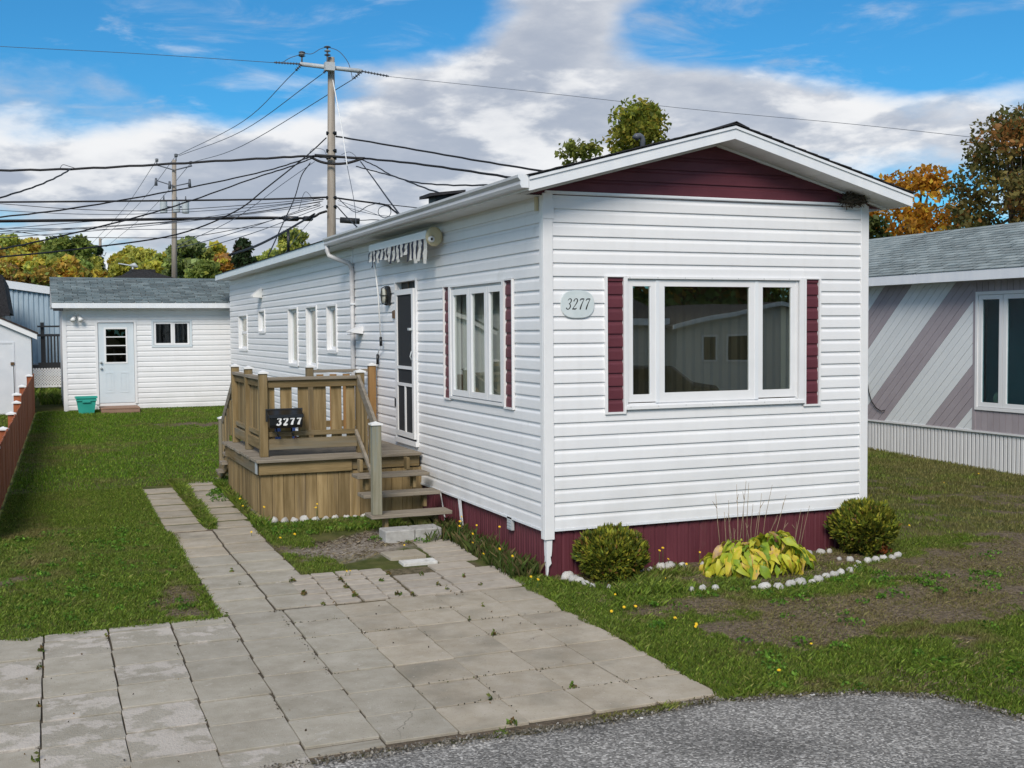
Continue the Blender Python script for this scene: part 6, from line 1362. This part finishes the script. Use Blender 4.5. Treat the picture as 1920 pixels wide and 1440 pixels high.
for k in range(298):
    t = math.sqrt(rh.random()); an = rh.uniform(0, 6.283); ex_ = .56; ey_ = .33
    x, y = hc[0]+ex_*t*math.cos(an), hc[1]+ey_*t*math.sin(an); z = hc[2]+.30*(1-t**2.1)*(.85+.25*math.sin(x*9))+.075+rh.uniform(-.05, .045)
    out = math.atan2(math.sin(an)/ey_, math.cos(an)/ex_)+rh.gauss(0, .55)
    pitch = -.05+.80*t+rh.gauss(0, .30)
    R_ = Matrix.Rotation(out, 3, 'Z') @ Matrix.Rotation(pitch, 3, 'Y') @ Matrix.Rotation(rh.gauss(0, .45), 3, 'X'); sc = rh.uniform(.6, 1.12)
    ob('leaf', rh.choice(HL), None, hosta, (x, y, z), R_.to_quaternion(), (sc, sc, sc))
STK = [((1352, 1015), (1342, 925)), ((1363, 1018), (1358, 960)), ((1371, 1020), (1365, 962)), ((1383, 1018), (1381, 908)), ((1372, 1019), (1366, 938)), ((1384, 1020), (1399, 902)), ((1394, 1015), (1394, 950)), ((1400, 1008), (1404, 905)), ((1409, 1012), (1412, 945)), ((1416, 1014), (1428, 925)), ((1412, 1014), (1422, 960)), ((1427, 1010), (1448, 909)), ((1434, 1013), (1458, 965)), ((1445, 1010), (1474, 928)), ((1456, 1015), (1474, 975)), ((1484, 1015), (1494, 978)), ((1487, 1018), (1502, 955)), ((1491, 1024), (1506, 965)), ((1496, 1028), (1518, 948)), ((1404, 1014), (1398, 980)), ((1380, 1015), (1376, 990))]
for (a, b) in STK:
    yy_ = -.50+random.uniform(-.12, .12); P0, P1 = on_y(*a, yy_), on_y(*b, yy_+random.uniform(.0, .12)); P0[2] -= .12; md = (P0+P1)/2+np.array([random.uniform(-.02, .02), 0, .0])
    ob('flower_stalk', MB().tube([P0, md, P1], [.0045, .0035, .002], 4), 'stem', hosta)
    if random.random() < .6: d_ = P1+np.array([random.uniform(-.04, .04), 0, random.uniform(.01, .05)]); ob('seed_stalk', MB().tube([P1*.75+P0*.25, P1*.82+P0*.18+np.array([random.uniform(-.05, .05), 0, .03])], [.004, .002], 4), 'stem', hosta)
# whitewashed stones
def stone_mesh(seed):
    r = np.random.default_rng(seed); bm_ = MB(); n1, n2 = 7, 10; V = [(0, 0, 1)]
    V = []; ph = r.random(6)*6.28
    for i in range(1, n1):
        th = math.pi*i/n1
        for j in range(n2):
            fi = 2*math.pi*j/n2; rad = 1+.14*math.sin(2*fi+ph[0])+.09*math.sin(3*fi+ph[1]+2*th)+.10*math.cos(2*th+ph[2])+.05*math.sin(5*fi+ph[3]+3*th); V.append((rad*math.sin(th)*math.cos(fi), rad*math.sin(th)*math.sin(fi), rad*math.cos(th)))
    V += [(0, 0, 1.02), (0, 0, -1)]; t, b = len(V)-2, len(V)-1
    f = [(i*n2+j, (i+1)*n2+j, (i+1)*n2+(j+1) % n2, i*n2+(j+1) % n2) for i in range(n1-2) for j in range(n2)]+[(t, j, (j+1) % n2) for j in range(n2)]+[(b, (n1-2)*n2+(j+1) % n2, (n1-2)*n2+j) for j in range(n2)]
    bm_.smooth = True; me = bm_.add(V, f).mesh('edging_stone'); me.materials.append(m['whitestone']); return me
SMs = [stone_mesh(i) for i in range(9)]
def stone(u, v, w, label, group, hh=.8, yclamp=None):
    p = on_g(u, v); 
    if yclamp is not None: p[1] = min(p[1], yclamp)
    d = (p-CAM) @ AF; s = w/F*d/2*random.uniform(.88, 1.06); q = Matrix.Rotation(random.uniform(0, 6.28), 3, 'Z') @ Matrix.Rotation(random.uniform(-.25, .25), 3, 'X')
    o = ob('edging_stone', random.choice(SMs), None, None, (p[0], p[1]+s*.6, float(gz(p[1]))+s*hh*.42), q.to_quaternion(), (s*1.02, s*.9, s*hh)); tag(o, label, 'stone', group)
c7 = lambda x, y: (980+x/2.595, 860+y/2.595)
LBF = 'rounded whitewashed stone in the curved row edging the flower bed'; GBF = 'stones edging the flower bed'
for x, y, w in [(228, 588, 24), (255, 603, 22), (285, 606, 18), (313, 620, 18), (345, 632, 16), (430, 638, 15), (500, 636, 13), (555, 632, 14), (612, 637, 16), (680, 628, 11), (825, 650, 19), (882, 643, 19), (945, 643, 20), (1130, 636, 12), (1190, 638, 25), (1255, 640, 25), (1312, 627, 25), (1365, 623, 25), (1415, 612, 17), (1447, 602, 20), (1483, 586, 18), (1522, 576, 19), (1557, 566, 19), (1605, 556, 17), (1633, 542, 16), (1640, 516, 15), (1600, 500, 16), (1545, 496, 12), (1688, 508, 17), (1726, 503, 17), (1762, 495, 17), (1803, 488, 14), (1832, 482, 19)]:
    l_ = 'stone in the short run beside the corner shrub' if x < 380 else 'small stone in the sparse front row, half sunk in grass' if x < 720 else 'mid sized stone of the trio left of the hosta' if x < 1000 else 'large stone in the close row before the hosta' if 1150 < x < 1380 else 'stone in the curve climbing toward the far shrub' if x < 1590 else 'stone in the tail running out past the far shrub'
    stone(*c7(x, y), w, 'whitewashed '+l_, GBF)
for x, y, w in [(545, 536, 13), (580, 528, 14), (640, 526, 20), (685, 523, 22), (735, 513, 17), (835, 504, 14), (875, 498, 13), (1355, 456, 15), (1400, 447, 18), (1447, 445, 15)]:
    stone(*c7(x, y), w, 'whitewashed stone lying along the maroon skirting behind the plants', 'stones along the skirting', yclamp=-.16)
stone(*c7(595, 596), 15, 'lone pale stone lying in the bed near the corner shrub', None)
c5 = lambda x, y: (260+x/3.84, 860+y/3.84)
for x, y, w in [(905, 467, 18), (980, 467, 18), (1055, 464, 18), (1125, 460, 16), (1200, 458, 20), (1280, 462, 17), (1350, 452, 17), (1420, 446, 16), (1500, 440, 13), (1560, 435, 12), (1630, 436, 17)]:
    stone(*c5(x, y), w, 'white shell-like stone in the row along the porch front', 'stones along the porch front', .85, YF-.10)
# yellow flowers on thin stalks
c6 = lambda x, y: (500+x/3.4286, 960+y/3.4286); c8 = lambda x, y: (1180+x/2.595, 1040+y/2.595)
FL = [(c6(*p), h) for p, h in (((180, 142), .05), ((88, 165), .05), ((885, 212), .08), ((515, 380), .05), ((538, 377), .05), ((1253, 30), .30), ((1243, 60), .26), ((1240, 90), .22), ((1325, 140), .22), ((1350, 85), .30), ((1497, 95), .40), ((1325, 197), .12), ((1385, 220), .12), ((1393, 270), .08), ((1498, 237), .25), ((1580, 283), .2), ((1700, 415), .1), ((1745, 433), .1))]
FL += [(c7(*p), h) for p, h in (((40, 575), .1), ((75, 588), .1), ((666, 447), .22), ((682, 434), .25), ((708, 488), .12), ((797, 512), .08), ((862, 455), .2), ((390, 560), .1), ((415, 552), .12), ((700, 607), .04), ((697, 582), .06), ((550, 718), .05), ((493, 722), .05), ((742, 775), .04), ((845, 805), .05), ((840, 817), .05), ((450, 660), .05), ((432, 742), .04))]
FL += [(c8(*p), h) for p, h in (((30, 250), .05), ((325, 343), .05), ((885, 433), .03), ((728, 562), .04))]+[(c5(*p), h) for p, h in (((750, 340), .12), ((903, 348), .2), ((1285, 326), .25), ((1275, 352), .2), ((812, 528), .06), ((1122, 543), .06))]
FL += [((450, 935), .1), ((1705, 985), .08), ((1835, 888), .08), ((1770, 905), .08)]
fm = MB(); 
for k in range(9): a = 6.283*k/9; fm.add([(0, 0, 0), (.013*math.cos(a-.3), .013*math.sin(a-.3), .003), (.021*math.cos(a), .021*math.sin(a), .002), (.013*math.cos(a+.3), .013*math.sin(a+.3), .003)], [(0, 1, 2, 3)])
fme = fm.lathe([(.008, .0), (.008, .007), (.003, .009)], (0, 0, 0), 8).mesh('petals'); fme.materials.append(m['petal'])
for (u, v), h in FL:
    p = on_g(u, v, h)
    if u > 1032 and v < 1060 and h > .1: p = on_y(u, v, -.14)
    elif h > .15 and p[0] > -.06: p = on_x(u, v, -.10)
    elif h > .15 and p[1] > YF-.1 and p[0] > XL: p = on_y(u, v, YF-.12)
    g0 = float(gz(p[1])); t = thing('yellow_flower', 'small yellow flower '+('growing along the maroon skirting of the long side' if -.75 < p[0] < .05 and p[1] > -.2 and p[1] < 3 else 'standing before the porch planks' if p[1] > 2 and p[0] < -.5 else 'growing in or behind the flower bed' if v < 1085 and 1100 < u < 1500 else 'on the far lawn beside the striped home' if p[0] > 4 else 'scattered on the front lawn or paving edge'), 'flower', (p[0], p[1], g0), 'yellow wildflowers')
    q = Matrix.Rotation(random.uniform(.3, 1.0), 3, 'X') @ Matrix.Rotation(random.uniform(-.4, .4), 3, 'Y')
    s_ = random.uniform(.55, .85); ob('petals', fme, None, t, tuple(p), q.to_quaternion(), (s_, s_, s_))
    ob('stalk', MB().tube([(p[0]+random.uniform(-.02, .02), p[1]+.01, g0-.01), (p[0], p[1], p[2])], [.003, .002], 4), 'greenstem', t)

# ------------------------------------------------------------------ grass
def blocked(x, y, pad=0.):
    b = (x > -.04) & (x < WID+.04) & (y > -.03) & (y < LEN+.05)
    b |= (x > XL-.0) & (x < 0) & (y > YF-.20) & (y < YB)
    b |= (x > SX0) & (x < SX1) & (y > SY) & (y < SY+3.7)
    b |= (x > NX+.02) & (x < NX+3.8) & (y > NYA) & (y < NYB)
    wob = (fbm(x*5+9, y*5+4, 3)-.5); drift = -.345+.031*(y+.30)+.16*(wob-.15)
    b |= (y < -.33) & (x < drift+.01) & (y > -3.745) & ~((x < -3.13) & (y > -.40+.22*wob))
    b |= (x > -3.06+.16*wob) & (x < -2.18+.16*wob) & (y > -.4) & (y < 3.6)
    b |= (((x > -3.13) & (x < -2.70)) | ((x > -2.56) & (x < -2.14))) & (y >= 3.6) & (y < 7.1)
    b |= (x > -2.33) & (x < -.36) & (y > -.36) & (y < .93)
    b |= (x > -1.19) & (x < -.34) & (y > .6) & (y < 1.9)
    b |= (np.abs(x-fx_(y)+.03) < .07) & (y > 3)
    b |= (x > -6.97) & (x < -4.53) & (y > 19.1) & (y < 21.5)
    b |= in_poly(x, y, [(-60, -3.9), (-3.4, -3.83), (-1.5, -3.88), (-.5, -3.82), (.4, -4.04), (.80, -4.28), (.98, -4.85), (1.6, -6.2), (5, -8.2), (60, -9.5), (60, -40), (-60, -40)])
    return b
def blades(name, n, x0, x1, y0, y1, h, w, cols, wts, keep, lean=.5, var=.3, zoff=0., patch=None):
    x, y = RNG.uniform(x0, x1, n), RNG.uniform(y0, y1, n); soil, sand = masks(x, y)
    k = (~blocked(x, y)) & (RNG.random(n) < keep(x, y, soil, sand)); x, y, soil = x[k], y[k], soil[k]; n = len(x)
    lush = fbm(x*1.7+40, y*1.7+9, 3); hh = h*(.45+.9*RNG.random(n))*(.6+.8*lush)*(1-.45*soil)
    an = RNG.random(n)*6.283; lx_, ly_ = np.cos(an), np.sin(an); ln = hh*lean*(.3+1.2*RNG.random(n)); z = gz(y)+zoff-.006
    ww = w*(.6+.8*RNG.random(n)); px_, py_ = -ly_*ww/2, lx_*ww/2
    V = np.stack([np.stack([x-px_, y-py_, z], 1), np.stack([x+px_, y+py_, z], 1), np.stack([x+lx_*ln*.35+px_*.8, y+ly_*ln*.35+py_*.8, z+hh*.6], 1), np.stack([x+lx_*ln, y+ly_*ln, z+hh*.92], 1)], 1).reshape(-1, 3)
    c = palette(n, cols, wts, var)
    dry = sstep(.46, .80, .55*fbm(x*.9+5, y*.9+77, 3)+.45*fbm(x*3.3+5, y*3.3+7, 3)+.25*soil+(patch(x, y) if patch is not None else 0))[:, None]
    c = c*(1-dry*.75)+np.array([.20, .165, .07])*np.exp(RNG.normal(0, .25, (n, 1)))*dry*.75
    tag(ob(name, npmesh(name, V, np.arange(4*n).reshape(n, 4), np.repeat(np.clip(c, .004, .6), 4, 0)), 'grass'), kind='stuff')
GC = [(.125, .19, .024), (.17, .235, .032), (.08, .135, .018), (.22, .225, .06)]; GW_ = [4, 3, 3, 1]
kp = lambda x, y, s, d: np.clip(1.02-s*.84-d*.95, .03, 1)
blades('lawn_grass', 560000, -.9, 5.2, -5.6, .1, .036, .0055, GC, GW_, kp)
blades('grass_tufts', 90000, -.9, 5.2, -5.0, -.1, .060, .0055, GC, GW_, lambda x, y, s, d: sstep(.60, .72, fbm(x*5+3, y*5+8, 3))*(1-.6*s), lean=.8)
blades('grass_tufts', 26000, -5.2, -3.0, -.4, 4, .045, .006, GC, GW_, lambda x, y, s, d: sstep(.60, .72, fbm(x*5+3, y*5+8, 3)), lean=.8)
blades('lawn_grass', 300000, -5.2, -1.7, -.5, 7, .034, .0065, GC, GW_, kp)
blades('lawn_grass', 130000, -9.5, -5.0, -.3, 19, .05, .011, GC, GW_, kp)
blades('lawn_grass', 190000, -5.0, 3.7, 7, 19.6, .04, .011, [(.115, .215, .018), (.155, .25, .025), (.08, .16, .015), (.22, .25, .05)], GW_, kp)
blades('lawn_grass', 150000, 3.75, 9.5, -2.5, 12, .042, .010, GC, GW_, kp, patch=lambda x, y: .13)
blades('lawn_grass', 80000, 5.2, 9.5, -6, 0, .042, .009, GC, GW_, kp, patch=lambda x, y: .08)
blades('lawn_grass', 26000, -8, -2.5, 19.3, 27, .17, .025, GC, GW_, lambda x, y, s, d: ((x < -3.85) & (x > -4.5) & (y > 21.5))*1.0)
blades('dry_grass', 90000, -.9, 5.4, -4.3, .1, .035, .006, [(.24, .19, .11), (.16, .12, .075), (.32, .26, .16), (.10, .08, .05)], [4, 3, 2, 2], lambda x, y, s, d: np.clip(s*.75, 0, 1), lean=1.6)
blades('dry_grass', 9000, -2.2, -.5, .9, 3.3, .03, .006, [(.30, .25, .17), (.18, .14, .09), (.10, .075, .05)], [3, 3, 2], lambda x, y, s, d: np.clip(d*.6, 0, 1), lean=1.8)
blades('verge_grass', 14000, -3.4, .2, -3.92, -3.70, .05, .006, GC, GW_, lambda x, y, s, d: sstep(.48, .66, fbm(x*3+31, y*2, 3))*(x > -2.7), lean=.8)
blades('dry_grass', 26000, -4.6, -2.6, -.5, 4, .03, .006, [(.20, .15, .09), (.12, .09, .05)], [1, 1], lambda x, y, s, d: np.clip(s*.6, 0, 1), lean=1.6)
blades('wall_weeds', 9000, -.55, .0, .0, 2.6, .14, .008, [(.05, .085, .015), (.09, .11, .03), (.14, .11, .05)], [4, 3, 2], lambda x, y, s, d: np.clip(.35-(-x)*.5, 0, 1)*1.0, lean=.5)
blades('bed_grass', 16000, .2, 3.7, -1.15, -.06, .085, .007, GC, GW_, lambda x, y, s, d: sstep(.5, .68, fbm(x*2.4+11, y*2.4+3, 3)), lean=.6)
blades('porch_grass', 12000, -2.2, -.5, 2.7, 3.52, .055, .008, GC, GW_, lambda x, y, s, d: sstep(2.75, 3.2, y)*(1-d), lean=.6)
blades('porch_grass', 6000, -2.45, -2.0, 3.4, 6.5, .11, .009, GC, GW_, lambda x, y, s, d: np.full(len(x), .8), lean=.6)
# leafy weeds and clover patches
def leaf_patch(name, spots, size, cols):
    P = []; 
    for (x, y, r, n) in spots: 
        a = RNG.random(n)*6.283; q = r*np.sqrt(RNG.random(n)); X, Y = x+q*np.cos(a), y+q*np.sin(a); P.append(np.stack([X, Y, gz(Y)+.012+.045*RNG.random(n)*(1-q/r*.6)+r*.12*(1-(q/r)**2)], 1))
    P = np.concatenate(P); n = len(P); tag(ob(name, leaf_mesh(name, P, size*(.6+.8*RNG.random(n)), palette(n, cols, None, .25), flat=.2, aspect=.6), 'grass'), kind='stuff')
WC = [(.09, .20, .02), (.13, .25, .03), (.06, .14, .016)]
sp = []
for _ in range(260):
    x, y = RNG.uniform(-.3, 5), RNG.uniform(-4.2, -.9); s_, d_ = masks(np.array([x]), np.array([y]))
    b = blocked(np.array([x]), np.array([y]))[0]
    g_ = math.exp(-((x-2.6)/1.4)**2-((y+1.75)/.45)**2)
    if not b and RNG.random() < .2+.8*g_: sp.append((x, y, RNG.uniform(.04, .13), int(RNG.uniform(14, 60))))
for _ in range(120):
    x, y = RNG.uniform(-4.9, -3.2), RNG.uniform(-.2, 4)
    if not blocked(np.array([x]), np.array([y]))[0]: sp.append((x, y, RNG.uniform(.03, .09), int(RNG.uniform(8, 26))))
for _ in range(60): sp.append((RNG.uniform(-2.1, -.6), RNG.uniform(2.85, 3.5), RNG.uniform(.04, .10), 22))
sp += [(-1.0, 3.42, .13, 90), (-.85, 3.3, .12, 70), (-2.18, 5.9, .2, 240), (-2.12, 6.2, .18, 160), (-2.25, 5.5, .14, 90), (-.62, 1.97, .09, 50), (-1.05, 2.25, .08, 40)]
leaf_patch('ground_weeds', sp, .030, WC)
# weeds rooted in the joints of the paving
jn = []
for (u, v, r, n) in [(548, 1093, .07, 46), (570, 1117, .06, 40), (606, 1138, .05, 26), (638, 1090, .05, 30), (650, 1105, .06, 40), (665, 1120, .06, 40), (728, 1080, .06, 34), (716, 1092, .05, 22), (747, 1118, .07, 46), (775, 1119, .05, 26), (790, 1080, .05, 26), (822, 1100, .05, 24), (838, 1108, .04, 16), (870, 1085, .04, 20), (900, 1100, .04, 18), (852, 1013, .06, 34), (765, 1020, .07, 36), (925, 1193, .05, 24), (938, 1205, .05, 30), (880, 1166, .03, 12), (905, 1141, .03, 10), (77, 1225, .05, 34), (75, 1257, .05, 28), (72, 1330, .03, 12), (68, 1430, .05, 22), (950, 1289, .05, 24), (1075, 1292, .05, 26), (917, 1315, .04, 18), (960, 1362, .07, 40), (1005, 1345, .06, 30), (1130, 1338, .06, 30), (435, 1075, .05, 26), (450, 1098, .03, 10), (425, 1160, .03, 10), (200, 1200, .05, 18), (1170, 1325, .06, 30), (985, 1375, .05, 20)]:
    if u > 820 and u < 1180 and v > 1120 and (u*7+v) % 3: continue
    p = on_g(u, v); jn.append((p[0], p[1], r*.45, int(n*.6)))
leaf_patch('joint_weeds', jn, .030, [(.09, .15, .025), (.14, .16, .04), (.18, .12, .05)])
P = []
for _ in range(1500):
    side = RNG.random(); i = RNG.integers(0, 11)
    if side < .5: x = colx[i]+.03*(RNG.random()*3); y = RNG.uniform(-3.7, -.3); x = colx[i]+(.031 if i < 5 else .012)*(y+3.7)
    else: y = -3.722+.487*RNG.integers(0, 8); x = RNG.uniform(-2.7, -.5)
    if RNG.random() < sstep(.48, .7, fbm(np.array([x*2.1]), np.array([y*2.1]), 2))[0]: P.append((x+RNG.normal(0, .006), y+RNG.normal(0, .006), -.452+RNG.random()*.012))
P = np.array(P); tag(ob('joint_moss', leaf_mesh('joint_moss', P, np.full(len(P), .016), palette(len(P), [(.05, .045, .02), (.035, .03, .02), (.07, .08, .02)])), 'grass'), kind='stuff')
# grass strip growing between the two path columns
blades('path_grass', 9000, -2.73, -2.53, 3.7, 7.3, .07, .009, GC, GW_, lambda x, y, s, d: np.full(len(x), 1.), lean=.7)
# loose chips and grit along the broken road edge
P = []
for (a, b), (c, d) in zip([(-3.4, -3.80), (-2.26, -3.82), (-1.46, -3.86), (-.52, -3.79), (.38, -4.02), (.80, -4.30), (.97, -4.85)], [(-2.26, -3.82), (-1.46, -3.86), (-.52, -3.79), (.38, -4.02), (.80, -4.30), (.97, -4.85), (1.6, -6.2)]):
    k = int(math.hypot(c-a, d-b)*520); t = RNG.random(k); P.append(np.stack([a+(c-a)*t+RNG.normal(0, .035, k), b-.025+(d-b)*t+RNG.normal(0, .032, k), -.448+RNG.random(k)*.006], 1))
P = np.concatenate(P); tag(ob('edge_gravel', leaf_mesh('edge_gravel', P, .010+.014*RNG.random(len(P)), palette(len(P), [(.17, .15, .115), (.25, .23, .195), (.36, .34, .31), (.11, .10, .085)]), aspect=.9), 'grass'), kind='stuff')
blades('verge_grass', 50000, -1.2, 2.2, -6.0, -3.72, .05, .0055, GC, GW_, lambda x, y, s, d: sstep(.50, .62, fbm(x*6+31, y*6, 3))*.8, lean=1.0)
# fallen leaves and scraps on the paving
P = []
for _ in range(70):
    x, y = -5.2+2.6*RNG.random()**1.6 if RNG.random() < .6 else RNG.uniform(-2.6, -.6), -.25-3.4*RNG.random()**1.8; P.append((x, y, -.438))
P = np.array(P); tag(ob('fallen_leaves', leaf_mesh('fallen_leaves', P, .012+.016*RNG.random(len(P)), palette(len(P), [(.12, .07, .03), (.05, .035, .02), (.22, .14, .05)])), 'grass'), kind='stuff')
for (u, v, l) in ((1200, 1350, 'white paper scrap lying at the road edge by the slabs'), (1523, 1306, 'white paper scrap lying at the road edge by the lawn')):
    p = on_g(u, v); tag(ob('paper_scrap', B(p[0]-.018, p[0]+.018, p[1]-.006, p[1]+.006, -.452, -.446), 'cap'), l, 'litter')

# ------------------------------------------------------------------ across the street: what the front window mirrors
ac = thing('house_across_street', 'grey house across the street, seen mirrored in the front window', 'house', (17.5, -27, -.5))
m['greywall'] = M('dull_grey_siding', (.62, .61, .58), (.68, .67, .63), rough=.7, scale=1, stretch=(.4, .4, 16))
ob('wall', MB().box(9, 16.6, -33, -26.5, -.6, 2.15), 'greywall', ac); ob('wall', MB().prism([(16.6, -.6), (25, -.6), (25, 2.0), (20.8, 2.75), (16.6, 2.0)], -33, -25.6, 'y'), 'greywall', ac)
ob('roof', MB().prism([(-26.2, 2.15), (-33.3, 2.15), (-33.3, 2.25), (-29.7, 3.3), (-26.2, 2.25)], 8.8, 16.61, 'x'), 'shingle_dark', ac)
ob('fascia', B(8.8, 16.59, -26.25, -26.151, 2.05, 2.27), 'alu', ac); ob('roof', MB().prism([(16.2, 1.92), (20.8, 2.74), (25.4, 1.92), (25.4, 2.02), (20.8, 2.86), (16.2, 2.02)], -33.2, -25.25, 'y'), 'shingle_dark', ac); ob('fascia', MB().prism([(16.2, 1.90), (20.8, 2.72), (25.4, 1.90), (25.4, 2.04), (20.8, 2.88), (16.2, 2.04)], -25.249, -25.19, 'y'), 'alu', ac)
for x0, x1, y_ in ((13.4, 14.1, -26.5), (17.6, 18.2, -25.6), (18.6, 20.2, -25.6)):
    w_ = ob('window', B(x0, x1, y_+.001, y_+.04, .7, 1.7), 'trim', ac); ob('pane', B(x0+.07, x1-.07, y_+.041, y_+.045, .77, 1.63), 'panefar', w_)
car = thing('parked_car', 'dark car parked across the street, mirrored in the front window', 'car', (9.5, -17, -.45))
cx, cy = 10.3, -17.2; prof = [(-2.1, .25), (2.1, .25), (2.2, .55), (2.1, .82), (1.35, .92), (.75, 1.38), (-.9, 1.42), (-1.65, 1.0), (-2.15, .9), (-2.2, .5)]
bev(ob('body', MB().prism([(cx+a, b-.45) for a, b in prof], cy-.85, cy+.85, 'y'), 'carpaint', car), .08)
for a, b in ((-.78, 1.33), (.1, .68)): ob('side_window', MB().prism([(cx+a-.35*(a < 0), .98-.45), (cx+b if b < 1 else cx+.7, .98-.45), (cx+b-.2 if b < 1 else cx+.5, 1.33-.45), (cx+a, 1.33-.45)], cy+.8505, cy+.858, 'y'), 'panefar', car)
for a in (-1.35, 1.35):
    for s_ in (-1, 1): wq = ob('wheel', MB().tube([(cx+a, cy+.68*s_, -.13), (cx+a, cy+.87*s_, -.13)], .32, 16), 'black', car); ob('rim', MB().tube([(cx+a, cy+.8705*s_, -.13), (cx+a, cy+.885*s_, -.13)], .2, 12), 'steel', wq)
for i, (x, y, h, w) in enumerate(((4, -45, 11, 10), (12, -44, 10, 9), (19, -46, 12, 10), (26, -44, 11, 10), (33, -45, 12, 10), (40, -43, 12, 10), (-7, -46, 11, 10), (48, -44, 12, 11))):
    tree('tree across the street, showing only mirrored in the front window', (x, y, -.5), h, w, [G1, G3, BR, OC], [4, 3, 1, 1], n=4200, leaf=.62, group='trees across the street', seed=300+i, clumps=30, limbs=4)
